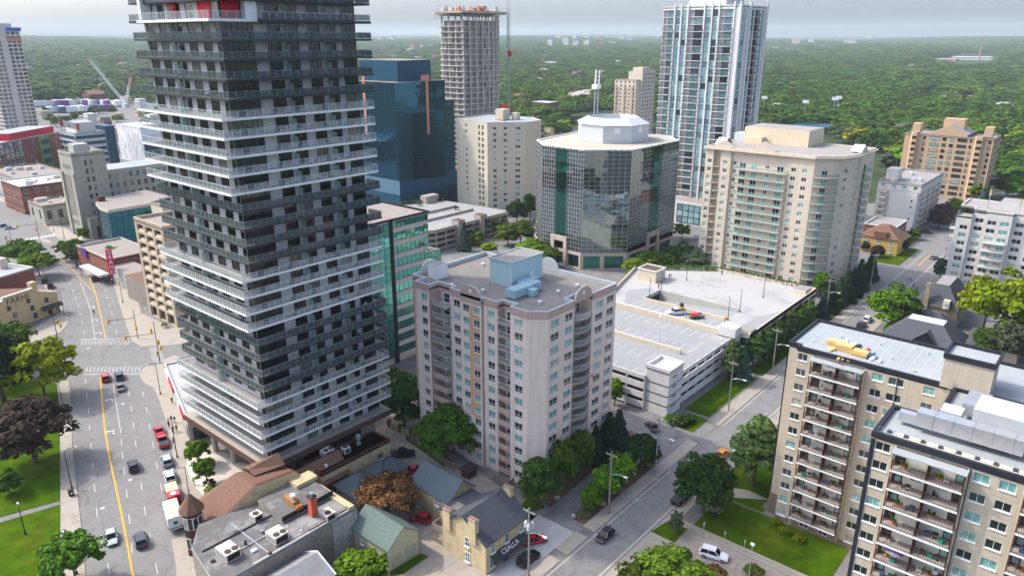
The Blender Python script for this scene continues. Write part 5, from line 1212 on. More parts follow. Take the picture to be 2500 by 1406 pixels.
# stepped condominium behind the white high-rise
cu, cv = at(1535, 352); T = block('stepped_condo', 'cream stepped condominium with many small balconies beside the white high-rise', 'condominium', cu, cu + 26, cv - 4, cv + 16, zat(cu, cv, 195), M_bg, M_bgr, 0, 5, 17, 1.5, 1.5, M_dkf, G_old)
zz_ = zat(cu, cv, 195); b = MB(); b.box(cu + 6, cu + 26.1, cv - 6, cv + 7, 0, zz_ + 6, M_bg, top=M_bgr); T.part('upper_block', b); b = MB(); b.box(cu + 9, cu + 20, cv - 4, cv + 5, zz_ + 6, zz_ + 9, M_bg); T.part('roof_box', b)
for j in range(18):
    for k in range(5): T.put('window', far_win(1.4, 1.5, M_dkf, G_old, 1), face_m((cu + 6, cv - 6.02), (cu + 26, cv - 6.02))[0] @ Matrix.Translation((1.5 + k * 3.8, 3 + j * (zz_ + 3) / 18, .01)))
Mx, _ = face_m((cu, cv + 16), (cu, cv - 4))
for j in range(16):
    for s in (.5, 8, 15): balcony(T, Mx, s, 2.5 + j * (zz_ - 3) / 17, 3, 1.1, 'bars', M_brn, M_brn)

# ------------------------------------------------------------------ old town blocks at the left
T = Thing('art_deco_tower', 'pale limestone art deco office tower with flag pole and long lower wing', 'office building', (114.8, 340.4, 0)); wm = MB()
M_lime = M_paleston; M_, L_ = face_m((114.8, 354.7), (114.8, 340.4)); hs = []
for i in range(5): s = 3.6 + i * 1.75; hs.append((s, s + .75, 9, 27)); T.put('window', far_win(.75, 18, M_dkf, G_dark, 0), M_ @ Matrix.Translation((s, 9, -.3))); hs.append((s, s + .75, 29.5, 31.5)); T.put('window', far_win(.75, 2, M_dkf, G_dark, 0), M_ @ Matrix.Translation((s, 29.5, -.3))); hs.append((s, s + .75, 5, 7.5)); T.put('window', far_win(.75, 2.5, M_dkf, G_dark, 0), M_ @ Matrix.Translation((s, 5, -.3)))
wall_holes(wm, M_, L_, 36.5, hs, M_lime, .35); far_facade(T, (114.8, 340.4), (128, 340.4), 0, 36.5, [(5.2, 1.1), (7.4, 1.1)], [(6 + 3.6 * j, 2.1) for j in range(8)], M_lime, M_dkf, G_old, wm)
wm.box(128.01, 128.2, 340.4, 354.7, 0, 36.5, M_lime); wm.box(114.8, 128, 354.5, 354.7, 0, 36.5, M_lime); wm.box(114.2, 114.79, 352.6, 354.9, 0, 28, M_lime); wm.box(114.2, 114.79, 340.2, 342.4, 0, 28, M_lime); wm.box(116, 124, 336.5, 340.3, 0, 9, M_lime); wm.box(118.4, 121.6, 336.3, 336.49, .2, 5.5, M_dkf); T.part('wall', wm); flat_roof(T, rect(114.8, 128, 340.4, 354.7), 36.8, M_memb, 1.2, M_lime); b = MB(); b.box(118, 124, 345, 351, 35.6, 39.5, M_concrete); T.part('roof_box', b)
wm = MB(); far_facade(T, (128.3, 344), (166, 344), 0, 27.5, even(37, 12, 1.4), [(3 + 4.1 * j, 2.2) for j in range(6)], M_lime, M_dkf, G_old, wm); wm.box(128.3, 166, 344.3, 366, 0, 26.7, M_lime, top=M_memb); T.part('lower_wing', wm)
fp = MB(); fp.tube((117, 352, 36), (117, 352, 50), .12, M_steel, n=5); fl_ = Thing('flagpole', 'flag pole with maple leaf flag above the art deco tower', 'flagpole', (117, 352, 36)); fl_.part('pole', fp)
fb = MB()
for i in range(6):
    w = .35 * math.sin(i * 1.2); w2 = .35 * math.sin((i + 1) * 1.2); fb.face([(117.1 + i * .9, 352 - i * .9 + w, 47 - i * .35), (118 + i * .9, 351.1 - i * .9 + w2, 46.7 - i * .35), (118 + i * .9, 351.1 - i * .9 + w2, 49.4 - i * .35), (117.1 + i * .9, 352 - i * .9 + w, 49.7 - i * .35)], M_red if i in (0, 5) else (M_red if False else M_white))
fb.box(119.3, 120.3, 349.3, 349.5, 46.3, 47.5, M_red); fl_.part('flag', fb)
G_bl2 = mirrormat('teal_front_glass', (.03, .17, .22), .4)
T = Thing('teal_glass_building', 'teal glass fronted building squeezed between limestone tower and tan office', 'office building', (111.7, 303, 0)); st = store(); bp = [(121, 330), (114.5, 322), (111.9, 312), (111.7, 303), (131, 303)]
for a, bq, n in ((bp[0], bp[1], 4), (bp[1], bp[2], 4), (bp[2], bp[3], 4), (bp[3], bp[4], 8)): curtain(T, a, bq, .5, 17.4, n, 8, G_bl2, M_dkf, st, .1)
curtain_done(T, st); b = MB(); b.prism(inset(bp + [(140, 303.3), (140, 332)], .25), 0, 17.3, M_bl); b.prism(bp + [(140, 303), (140, 333)], 17.4, 18.6, M_beige, top=M_gravel2); b.box(116, 118.5, 322, 325, 18.6, 20.5, M_rust); T.part('wall', b)
T = block('beige_annex', 'plain beige flat roofed building between teal glass front and banded tower', 'building', 127, 160, 290, 300, 20, M_beige, M_gravel2, 0, 0, 1, 1, 1)
T = block('theatre', 'low theatre building with vertical pink sign and white awning on the avenue', 'theatre', 96, 112, 268, 296, 9, M_rbrick, M_gravel2, 0, 0, 1, 1, 1, pm=M_concrete)
b = MB(); b.box(96.5, 104, 248, 267.9, 0, 6.5, M_concrete, top=M_gravel2); b.box(93, 104, 229, 247.9, 0, 8, mat('grey_side_wall', (.26, .23, .19), .9, .1, .6, streak=.2), top=M_brnr); T.part('lobby_block', b)
M_, L_ = face_m((95.6, 292), (95.6, 268)); b = MB(); b.box(6, 24, 3.2, 3.9, .1, 3.4, M_hvac2, M=M_); b.box(2, 6, 6, 9.5, .05, .25, mat('purple_panel', (.12, .03, .22), .6), M=M_); T.part('awning', b)
b = MB(); P0 = Vector(at(291, 672, 2.0)); sx, sy = at(296, 655, 4.0)
sgn = MB(); sgn.box(94.0, 96.0, 263.4, 263.7, 4.5, 13.5, mat('pink_sign', (.55, .02, .09), .6)); so_ = T.part('sign', sgn)
Mx = face_m((94.0, 263.35), (96.0, 263.35))[0]
for i, ch in enumerate('GRAND'): text(T, ch, 1.9, Mx @ Matrix.Translation((1.0, 12.4 - i * 1.75, .02)), M_tw, so_)
# brick corner shop and neighbours up the street
block('brick_corner_block', 'red brick corner block with white flat roof above a row of shops', 'building', 114, 142, 412, 440, 14, M_rbrick, M_wht, 6, 8, 3, 2.0, 2.2, M_winf, G_dark, pm=M_wht, roofstuff=9)
block('grey_stone_shop', 'low grey stone corner building with flat roof opposite the limestone tower', 'building', 112, 126, 379, 398, 9.5, M_paleston, M_gravel2, 3, 2, 1, 2, 4, roofstuff=4)
block('roofscape_block', 'low brown roofed block behind the brick corner block', 'building', 124, 150, 452, 500, 12, M_concrete, M_gravel2, 5, 5, 2, 2, 2, roofstuff=8)
T = block('flag_office', 'white banded office with dark glass tower corner behind the limestone tower', 'office building', 183, 202, 529, 556, 24, M_wht, M_memb, 0, 0, 1, 1, 1); b = MB()
for j in range(5): b.box(182.7, 182.99, 529.5, 555.5, 4 + j * 4, 6 + j * 4, M_bl if j > 2 else M_dkf); b.box(183.5, 201.5, 528.7, 528.99, 4 + j * 4, 6 + j * 4, M_bl)
T.part('window_band', b); b = MB(); b.box(186, 198, 533, 550, 23.2, 30, M_wht, top=M_memb); T.part('roof_box', b); b = MB(); b.box(202.1, 208, 528, 545, 0, 27, M_bl); T.part('roof_box', b)
T = block('panel_clad_building', 'white panel clad building with scattered grey vertical strips', 'building', 222, 240, 522, 560, 25, M_tw, M_tw, 0, 0, 1, 1, 1); M_, L_ = face_m((222, 560), (222, 522)); b = MB()
for j in range(6):
    for i in range(26):
        if random.random() < .5: b.box(.6 + i * 1.43, 1.2 + i * 1.43, 1 + j * 3.9, 4.6 + j * 3.9, .0, .05, M_hvac2 if random.random() < .6 else M_steel, M=M_)
T.part('grey_strip', b); M_, L_ = face_m((222, 522), (240, 522)); b = MB(); b.box(1, 17, 2, 14, 0, .06, M_bl, M=M_); T.part('side_glazing', b)
T = Thing('red_green_block', 'red brick block with green bay and red penthouse at the far left', 'office building', (140.9, 528.7, 0)); wm = MB(); A_, B_ = (120, 512), (190, 567.8); d_ = (Vector(B_) - Vector(A_)).normalized(); n_ = Vector((-d_.y, d_.x)); hh = zat(190, 567.8, 320)
far_facade(T, A_, B_, 0, hh, [(6 + 4.2 * i, 3.2) for i in range(10)] + [(56, 2), (80, 2), (86, 2)], [(2 + j * (hh - 2) / 6, 2.4) for j in range(6)], M_rbrick, M_winf, G_apt, wm)
C_, D_ = tuple(Vector(B_) + n_ * 30), tuple(Vector(A_) + n_ * 30)
for P0, P1 in ((B_, C_), (C_, D_), (D_, A_)): M_, L_ = face_m(P0, P1); wall_holes(wm, M_, L_, hh, [], M_rbrick)
T.part('wall', wm); flat_roof(T, [A_, B_, C_, D_], hh + .2, M_memb, .6, M_hvac2); M_, L_ = face_m(A_, B_); b = MB(); b.box(62, 72, 0, hh - .5, .02, .8, mat('green_bay', (.20, .30, .10), .7), M=M_); b.box(63, 71, 4, 7, .81, .9, M_bl, M=M_); b.box(63, 71, 10, 13, .81, .9, M_bl, M=M_); b.box(63, 71, 16, 19, .81, .9, M_bl, M=M_); T.part('green_bay', b); b = MB(); b.box(40, 84, hh - .6, hh + 4, -20, -3, M_red, M=M_, ytop=M_memb); T.part('penthouse', b)
T = block('grey_concrete_tower', 'unfinished grey concrete tower with blue tarps at the far left edge', 'construction site', 186, 209, 676, 705, 88, M_cc, M_cc, 7, 9, 29, 2.6, 2.1, M_cc, G_dark, par=.3)
b = MB(); b.box(185.6, 209.4, 675.6, 705.4, 80, 82.6, M_copper); b.box(200, 210, 675, 677, 87.5, 90, mat('blue_tarp', (.03, .14, .45), .7)); b.box(188, 206, 682, 700, 88, 93, M_cc); b.box(195, 199, 675.4, 675.9, 0, 88, M_cc); T.part('upper_works', b)
block('left_parkade', 'open parking garage below the grey concrete tower', 'parking garage', 214, 238, 640, 668, 12, M_cc, M_tw, 6, 0, 3, 3, 1.5, M_cc, G_dark)
# painted name wall
T = Thing('buff_brick_hotel', 'old buff brick building with name lettered on its gable wall at the left edge', 'building', (73.4, 251.3, 0)); A_, B_ = Vector((38.0, 238.2)), Vector((73.4, 251.3)); d_ = (B_ - A_).normalized(); n_ = Vector((-d_.y, d_.x)); M_, L_ = face_m(A_, B_); b = MB()
zr = lambda px, py: None
prof = [(0, 5.0), (9.5, 5.6), (20.5, 9.4), (20.5, 10.2), (30.2, 10.2), (30.2, 9.2), (L_, 6.6)]
b.face([M_ @ Vector((0, 0, 0)), M_ @ Vector((L_, 0, 0))] + [M_ @ Vector((s, t, 0)) for s, t in prof[::-1]], M_ybrick)
b.face([M_ @ Vector((s, t, -.5)) for s, t in prof] + [M_ @ Vector((L_, 0, -.5)), M_ @ Vector((0, 0, -.5))], M_ybrick)
for p, q in zip(prof, prof[1:]): b.face([M_ @ Vector((p[0], p[1], .12)), M_ @ Vector((q[0], q[1], .12)), M_ @ Vector((q[0], q[1], -.6)), M_ @ Vector((p[0], p[1], -.6))], M_tw)
b.box(L_ - .3, L_, 0, 6.4, -13, -.51, M_ybrick, M=M_); T.part('wall', b); b = MB(); b.face([M_ @ Vector(q) for q in ((L_, 6.3, -.6), (L_, 6.3, -13), (25, 9.8, -13), (25, 9.8, -.6))], M_brnr); b.face([M_ @ Vector(q) for q in ((25, 9.8, -.6), (25, 9.8, -13), (0, 4.9, -13), (0, 4.9, -.6))], M_brnr); T.part('roof', b); b = MB(); b.box(30.4, 32.2, 8, 11.6, -2.4, -.7, M_ybrick, M=M_); T.part('chimney', b)
text(T, 'FARHI', 2.6, M_ @ Matrix.Translation((25.0, 8.3, .04)), M_td)
for s, t, h in ((21.3, 5.6, 1.5), (27.5, 5.9, 1.5), (33.2, 4.2, 1.7), (28.3, 3.3, 1.7), (22.6, 3.0, 1.7), (15.5, 3.2, 1.5), (28.8, .5, 2)): put_window(T, M_, s, t, 1.2, h, ((), (.5,)), M_rust, G_dark, -.0, M_tw)
b = MB(); b.face([M_ @ Vector(q) for q in ((31.2, 3.4, .05), (L_ + .4, 3.4, .05), (L_ + .4, 2.7, 1.3), (31.2, 2.7, 1.3))], M_td); b.face([M_ @ Vector(q) for q in ((31.2, 2.7, 1.3), (L_ + .4, 2.7, 1.3), (L_ + .4, 2.3, 1.3), (31.2, 2.3, 1.3))], M_td); b.box(33.6, 35, .1, 2.5, .01, .06, M_rust, M=M_); T.part('awning', b)
T = Thing('red_brick_hall', 'old red brick hall with pale flat roof behind the buff brick building', 'building', (75, 277, 0)); A_, B_ = Vector((34, 262)), Vector((75.4, 277)); M_, L_ = face_m(A_, B_); b = MB(); b.box(0, L_, 0, 8.6, -14, 0, M_rbrick, M=M_, ytop=M_memb); b.box(0, L_ + .2, 8.6, 9.2, -.5, .1, M_wht, M=M_); b.box(0, L_ + .2, 8.6, 9.2, -14.2, -13.7, M_wht, M=M_); b.box(L_ - .4, L_ + .2, 8.6, 9.2, -13.7, -.5, M_wht, M=M_); T.part('wall', b); b = MB(); b.box(L_ - 4.5, L_ - 2, 8.6, 12, -12, -9, M_beige, M=M_); T.part('chimney', b); put_window(T, M_, 20, 2, 1.6, 2.4, ((.5,), (.5,)), M_dkf, G_bl2, -.0)

# ------------------------------------------------------------------ low buildings in the foreground
T = Thing('stone_walled_shop', 'flat roofed shop row with rubble stone side wall and many rooftop units in the foreground', 'shop', (50, 88, 0))
w = MB(); M_, L_ = face_m((38, 88.2), (62.9, 88.2)); fp_ = [(38, 88.2), (58, 88.2), (62.9, 88.2), (62.9, 96), (60, 101), (43.5, 104.2), (40, 99.5)]
w.prism(fp_, 0, 7.2, M_oldst, top=M_memb); T.part('wall', w)
w = MB(); w.box(58, 63.0, 88.08, 88.19, 0, 7.1, mat('pale_rubble', (.40, .37, .33), .9, .35, 1.8, bump=.8)); w.box(62.91, 63.05, 88.2, 96, 0, 7.1, _mats['pale_rubble']); T.part('rubble_end', w)
r = MB(); M_tar = mat('tar_roof', (.135, .13, .125), .85, .14, .5, blotch=((.21, .20, .19), .25, .5, .12), streak=.1); r.prism(inset(fp_, .15), 7.21, 7.45, M_tar); r.box(52.5, 62, 93.6, 101, 7.46, 8.7, M_oldst, top=M_tar); r.box(52.3, 62.2, 93.4, 93.59, 8.1, 8.9, M_black); r.box(58.6, 62.8, 98.6, 101.2, 8.7, 9.4, M_ybrick); T.part('roof', r)
r = MB(); r.box(50.5, 61.4, 88.7, 92.9, 7.46, 7.85, M_oldst, top=mat('pale_tar_roof', (.25, .24, .225), .85, .14, .5, blotch=((.17, .165, .16), .3, .5, .1))); T.part('roof_step', r); r = MB(); r.box(61.5, 62.7, 88.3, 98, 7.46, 8.1, M_ybrick); r.box(44, 62.7, 88.25, 88.6, 7.46, 7.75, M_concrete); r.box(46.9, 47.1, 89, 100, 7.46, 7.6, M_steel); r.box(42, 60, 93.0, 93.2, 7.46, 7.62, M_steel); r.box(40.5, 56, 97.0, 97.2, 7.46, 7.7, M_td); T.part('parapet', r)
for (x, y, w, h) in ((640, 1300, .5, .5), (600, 1330, .35, .9), (700, 1290, .6, .4), (540, 1330, .4, .7), (620, 1345, .9, .3), (660, 1355, .5, .6), (580, 1300, .8, .25), (735, 1300, .4, .5), (520, 1370, .6, .3), (760, 1285, .5, .35)): u, v = at(x, y, 7.45); r = MB(); r.box(u - w / 2, u + w / 2, v - w * .4, v + w * .4, 7.46, 7.46 + h, random.choice([M_steel, M_td, M_hvac2, M_rust])); T.part('roof_vent', r)
r = MB()
for p, q in (((54, 88.7), (61.5, 88.7)),):
    for z in (7.9, 8.3): r.tube((*p, z), (*q, z), .04, M_rust, n=4)
    for i in range(6): r.tube((54 + i * 1.5, 88.7, 7.4), (54 + i * 1.5, 88.7, 8.3), .04, M_rust, n=4)
T.part('roof_rail', r)
def hvac(px, py, z, w, l, h, nf, label, m=M_hvac, zp=None):
    u, v = at(px, py, z); t = Thing('rooftop_unit', label, 'air conditioner', (u, v, z), 'rooftop air units'); c = MB(); c.box(u - w / 2, u + w / 2, v - l / 2, v + l / 2, z + .15, z + h, m); c.box(u - w / 2 - .02, u - w / 2 - .003, v - l / 2 + .2, v + l / 2 - .2, z + .4, z + h - .3, M_steel); c.box(u - w / 2 + .2, u + w / 2 - .2, v - l / 2 - .02, v - l / 2 - .003, z + .3, z + h - .2, M_black); t.part('casing', c)
    for k in range(nf): f = MB(); f.lathe((u - w / 2 + .7 + (k % 2) * 1.15, v - l / 2 + .75 + (k // 2) * 1.1, z + h), [(.5, 0), (.5, .12), (.42, .13)], M_fan, 10); t.part('fan', f)
    f = MB(); f.box(u - w / 2 + .1, u + w / 2 - .1, v - l / 2 + .1, v + l / 2 - .1, z, z + .15, M_steel); t.part('curb', f)
hvac(559, 1356, 7.46, 2.4, 3.2, 1.5, 2, 'beige rooftop unit with two fans nearest the avenue on the shop row'); hvac(678, 1316, 7.46, 2.4, 2.8, 1.5, 2, 'beige rooftop unit with two fans near the stone wall edge'); hvac(627, 1268, 7.46, 1.6, 1.6, 1.3, 1, 'small single fan rooftop unit in the middle of the shop roof'); hvac(801, 1264, 7.46, 1.8, 2.2, 1.3, 1, 'single fan beige rooftop unit beside the red chimney')
u, v = at(766, 1262, 7.4); ch = Thing('red_chimney', 'tall red painted chimney rising from the shop roof', 'chimney', (u, v, 7.4)); c = MB(); c.box(u - .55, u + .55, v - .55, v + .55, 7.4, 11.4, mat('red_chimney_paint', (.50, .10, .06), .8, .12, 1)); ch.part('stack', c); c = MB(); c.box(u - .65, u + .65, v - .65, v + .65, 11.4, 11.55, M_td); c.lathe((u, v, 11.55), [(.25, 0), (.25, .5), (.4, .55)], M_steel, 8); ch.part('cap', c)
u, v = at(712, 1228, 8.7); ch = Thing('rusty_duct', 'rusty exhaust duct with elbow on the shop roof', 'duct', (u, v, 8.7)); M_rst = mat('rusty_metal', (.32, .15, .06), .8, .3, 1.5); c = MB(); c.box(u - .6, u + .6, v - 1.5, v + 1.5, 8.7, 9.8, M_rst); c.box(u - .6, u + .6, v - 2.5, v - 1.55, 8.7, 9.3, M_rst); c.lathe((u, v - .5, 9.8), [(.3, 0), (.3, .5), (.5, .55), (.5, .8)], M_winf, 8); ch.part('duct', c)
T = Thing('brown_roofed_pub', 'pub with brown shingle roof, stepped gable wall and corner turret on the avenue', 'pub', (43, 102, 0)); zlo, zhi = 4.6, 10.2
w = MB(); pr = [(43.2, 0), (61, 0), (61, zhi - .8), (53, zhi), (43.2, zlo)]
GM = Matrix(((.925, 0, 0, 44.6), (-.16, 0, 1, 104.1), (0, 1, 0, 0), (0, 0, 0, 1)))
gp = [(0, 0), (17.6, 0), (17.6, zhi - .6), (16.5, zhi + .3), (9.5, zhi + .3), (0, zlo + .3)]
w.face([GM @ Vector((s, t, -.25)) for s, t in gp], M_ybrick); w.face([GM @ Vector((s, t, .25)) for s, t in gp[::-1]], M_ybrick)
for p, q in zip(gp[1:], gp[2:] + gp[:1]): w.face([GM @ Vector((p[0], p[1], -.3)), GM @ Vector((q[0], q[1], -.3)), GM @ Vector((q[0], q[1], .35)), GM @ Vector((p[0], p[1], .35))], M_rust)
w.box(.2, 17.4, 0, zlo - .4, .5, 8, M_rust, M=GM); T.part('wall', w)
r = MB(); r.face([GM @ Vector(q) for q in ((-.6, zlo - .3, .3), (9.5, zhi, .3), (9.5, zhi, 6.5), (-.6, zlo - .3, 8.5))][::-1], M_brnr); r.face([GM @ Vector(q) for q in ((9.5, zhi, .3), (17.5, zhi - .4, .3), (17.5, zhi - 1, 6.5), (9.5, zhi, 6.5))][::-1], M_brnr); r.face([GM @ Vector(q) for q in ((9.5, zhi, 6.5), (17.5, zhi - 1, 6.5), (17, zlo + 1, 10), (3, zlo, 11), (-.6, zlo - .3, 8.5))][::-1], M_brnr); T.part('roof', r)
r = MB(); r.face([GM @ Vector(q) for q in ((11, zhi + .2, 3.2), (17, zhi + .2, 3.2), (17, zhi + 1.9, 5), (11, zhi + .7, 5))][::-1], M_brnr); r.box(11, 17, zhi - 1, zhi + .2, 3.25, 6.8, M_rust, M=GM); r.face([GM @ Vector(q) for q in ((11, zhi + .7, 5), (17, zhi + 1.9, 5), (17, zhi + .2, 7), (11, zhi + .2, 7))][::-1], M_brnr); T.part('dormer', r)
u, v = at(484, 1346); t_ = MB(); t_.lathe((u, v, 0), [(1.6, 0), (1.6, 8.6)], M_rust, 8); tp = T.part('turret', t_)
t_ = MB(); t_.lathe((u, v, 8.5), [(2.15, 0), (1.1, 1.5), (.1, 3.0)], M_brnr, 8); T.part('turret_roof', t_, parent=tp)
for k in range(5):
    a = math.pi + .3 + k * .55; d = Vector((math.cos(a), math.sin(a), 0)); 
    for z in (1.5, 5.4): t_ = MB(); t_.box(-.45, .45, 0, 2.2, -.02, .05, M_tw, M=Matrix(((-d.y, 0, d.x, u + d.x * 1.5), (d.x, 0, d.y, v + d.y * 1.5), (0, 1, 0, z), (0, 0, 0, 1)))); t_.box(-.35, .35, .1, 2.1, .06, .07, G_old, M=Matrix(((-d.y, 0, d.x, u + d.x * 1.5), (d.x, 0, d.y, v + d.y * 1.5), (0, 1, 0, z), (0, 0, 0, 1)))); T.part('turret_window', t_, parent=tp)
T = Thing('brown_shingle_shed', 'long low building with brown shingle roof running under the banded tower', 'building', (60, 102, 0)); r = gable_house(T, 60.8, 72, 102.4, 108.6, 4.2, 7.4, M_rust, M_brnr); b = MB()
for u in (62.5, 65, 68.2): b.box(u, u + .5, 104, 104.5, 5.6, 6.6, M_winf)
T.part('roof_vent', b)
T = Thing('red_roofed_shop', 'buff walled shop with flat dark red roof and grey rooftop units under the tower', 'shop', (66, 103, 0)); w = MB(); w.box(66.2, 82.6, 102.6, 108, 0, 6, M_ybrick); T.part('wall', w); flat_roof(T, rect(66.2, 82.6, 102.6, 108), 6.4, mat('dark_red_roof', (.30, .145, .12), .85, .15, .5), .4, M_rust); wins(T, (66.2, 102.6), (82.6, 102.6), [(13, 3.2, 1.2, 1.1)], M_dkf)
hvac(800, 1113, 6.0, 2.2, 1.8, 1.5, 2, 'large grey rooftop unit on the dark red roof', M_hvac2); hvac(845, 1105, 6.0, 1.4, 1.2, 1.3, 1, 'small grey rooftop unit beside the larger one on the dark red roof', M_hvac2)
u, v = at(876, 1083, 6); q = MB(); q.lathe((u, v, 6), [(.5, 0), (.5, .5), (.2, .6), (.2, 1.1), (.55, 1.2), (.55, 1.9), (.3, 2.2)], mat('green_copper', (.16, .26, .21), .7, .2, 2), 8); solo('roof_exhaust', q, 'green exhaust fan standing on the dark red roof', 'exhaust fan', (u, v, 6))
for nm, a, lab in (('grey_hip_house', (68.5, 74.5, 95.5, 101.8), 'small outbuilding with blue-grey roof behind the orange tree'), ('slate_outbuilding', (75.2, 81.5, 96.8, 101.5), 'low outbuilding with slate blue hipped roof beside the dark pickup')):
    T = Thing(nm, lab, 'outbuilding', (a[0], a[2], 0)); w = MB(); w.box(*a, 0, 3.2, M_oldst); T.part('wall', w); hip(T, rect(*a), 3.2, 5.2, 2.6, M_bluer)
T = Thing('green_roofed_barn', 'pale green barn with grey-green shingle roof and garage doors on the lane', 'barn', (61.8, 78.9, 0)); gable_house(T, 61.8, 68.3, 79.0, 88.0, 4.4, 6.9, mat('pale_green_siding', (.45, .42, .28), .85, .06, .6, streak=.06), M_greenr, 'v'); M_, L_ = face_m((61.8, 79), (68.3, 79))
for s, w_ in ((.6, 2.2), (3.6, 2.4)): b = MB(); b.box(s, s + w_, .1, 2.4, .01, .07, mat('grey_green_door', (.36, .35, .25), .8, .1, 1, streak=.1), M=M_); T.part('garage_door', b)
wins(T, (61.8, 88), (61.8, 79), [(2.0, 2.2, .8, .8)]); b = MB(); M_, L_ = face_m((61.8, 88), (61.8, 79)); b.box(4.3, 5.2, .1, 2.1, .01, .06, _mats['grey_green_door'], M=M_); b.box(6.5, 7.6, 1.6, 2.4, .01, .06, M_tw, M=M_); T.part('side_door', b)
T = Thing('buff_brick_house', 'buff brick shop house with dark shingle roof and black awning lettered in white', 'shop house', (71.5, 66.5, 0)); gable_house(T, 71.5, 81.9, 66.6, 76.4, 5.6, 9.0, M_ybrick, M_slate_r, 'u', .3)
wins(T, (71.5, 76.4), (71.5, 66.6), [(5.3, 3.6, 1.0, 1.7), (5.3, .6, 1.0, 1.8)]); wins(T, (71.5, 66.6), (81.9, 66.6), [(1.2, 3.4, 1.0, 1.7), (4.6, 3.4, 1.0, 1.7), (8.4, 3.4, 1.0, 1.7), (.9, .8, 1.3, 1.5), (8.2, .9, 1.3, 1.4)])
b = MB(); M_, L_ = face_m((71.5, 66.6), (81.9, 66.6)); b.face([M_ @ Vector(q) for q in ((1.0, 3.2, .02), (9.6, 3.2, .02), (9.6, 2.1, 1.2), (1.0, 2.1, 1.2))][::-1], M_td); b.face([M_ @ Vector(q) for q in ((1.0, 2.1, 1.2), (9.6, 2.1, 1.2), (9.6, 1.8, 1.2), (1.0, 1.8, 1.2))][::-1], M_td); b.face([M_ @ Vector(q) for q in ((1.0, 2.1, 1.2), (1.0, 1.8, 1.2), (1.0, 3.2, .02))], M_td); aw = T.part('awning', b)
tilt = math.atan2(1.18, 1.1); MA = M_ @ Matrix.Translation((5.3, 2.72, .64)) @ Matrix.Rotation(-tilt, 4, 'X'); text(T, 'CEALLA', 1.15, MA, M_tw, aw, 'lettering', .02, 1.05)
b = MB(); b.box(4.2, 5.4, .1, 2.2, .01, .07, M_dkf, M=M_); T.part('door', b)
for (u, v, z) in ((71.4, 69.2, 9.3), (71.4, 75.0, 8.6), (81.6, 70.6, 9.6)):
    c = MB(); c.box(u - .35, u + .5, v - .8, v + .8, 5, z, M_ybrick); c.box(u - .42, u + .57, v - .87, v + .87, z, z + .18, M_oldst); cp = T.part('chimney', c)
    for k in (-.5, 0, .5): p = MB(); p.lathe((u + .07, v + k, z + .18), [(.16, 0), (.14, .35)], M_copper, 7); T.part('chimney_pot', p, parent=cp)
T = Thing('buff_rear_wing', 'buff brick rear house with blue-grey roof behind the lettered shop house', 'house', (76.5, 79, 0)); gable_house(T, 76.6, 83.2, 80.0, 89.6, 5.0, 7.8, M_ybrick, M_bluer, 'v', .35); wins(T, (76.6, 89.6), (76.6, 80.0), [(1.2, 3.0, .9, 1.5), (1.2, .6, .9, 1.5), (6.0, 3.0, 1.8, 1.5)])
T = Thing('flat_link', 'flat dark roofed buff link with white door joining the two brick houses', 'building', (73, 77, 0)); w = MB(); w.box(74.2, 82, 76.6, 79.7, 0, 5.3, M_ybrick, top=M_slate_r); w.box(74.19, 74.2, 77, 78, 2.6, 4.6, M_tw); T.part('wall', w); b = MB(); b.box(75.5, 77.5, 77, 78.6, 5.305, 5.33, M_gravel2); b.box(74.0, 74.19, 76.6, 79.8, 5.1, 5.5, M_td); T.part('roof_edge', b)
T = Thing('wooden_deck_stair', 'grey wooden stair and deck against the buff brick link', 'staircase', (73, 78, 0)); b = MB(); b.box(72.2, 74.1, 77, 79.6, 2.3, 2.5, M_wood); b.box(72.1, 72.25, 76.9, 79.6, 2.5, 3.5, M_wood); b.box(72.2, 74.1, 79.5, 79.65, 2.5, 3.5, M_wood); T.part('deck', b)
for i in range(10): b = MB(); b.box(72.1, 73.4, 76.9 - (i + 1) * .32, 76.9 - i * .32, 2.3 - i * .22, 2.36 - i * .22, M_rust); T.part('step', b)
b = MB(); b.box(72.0, 72.1, 73.7, 79.6, 0, 1.0, M_wood); b.face([(72.05, 76.9, 0), (72.05, 76.9, 3.4), (72.05, 73.7, 1.1), (72.05, 73.7, 0)], M_wood); T.part('side_boarding', b)
T = Thing('corrugated_shed', 'grey corrugated roofed shed with white verge at the bottom of the picture', 'shed', (42, 84, 0)); w = MB(); w.box(38.5, 52.5, 80, 88.0, 0, 4.6, M_oldst); T.part('wall', w); M_corr = mat('corrugated_sheet', (.24, .245, .245), .6, .2, .8, blotch=((.22, .2, .2), .4, .5, .12)); b = MB()
for i in range(14):
    u = 38.5 + i; b.face([(u, 80, 5.0), (u + .9, 80, 5.0), (u + .9, 84.5, 6.8), (u, 84.5, 6.8)], M_corr); b.face([(u, 84.5, 6.8), (u + .9, 84.5, 6.8), (u + .9, 88.1, 4.9), (u, 88.1, 4.9)], M_corr); b.box(u + .9, u + 1, 80, 88, 4.6, 5.0, M_corr)
b.face([(38.5, 80, 4.95), (52.5, 80, 4.95), (52.5, 84.5, 6.75), (38.5, 84.5, 6.75)], M_corr); b.face([(38.5, 84.5, 6.75), (52.5, 84.5, 6.75), (52.5, 88.1, 4.85), (38.5, 88.1, 4.85)], M_corr); T.part('roof', b)
b = MB(); b.tube((52.5, 88.1, 4.95), (52.5, 84.5, 6.9), .14, M_tw, n=4); b.tube((52.5, 84.5, 6.9), (52.5, 80, 5.0), .14, M_tw, n=4); T.part('verge', b)
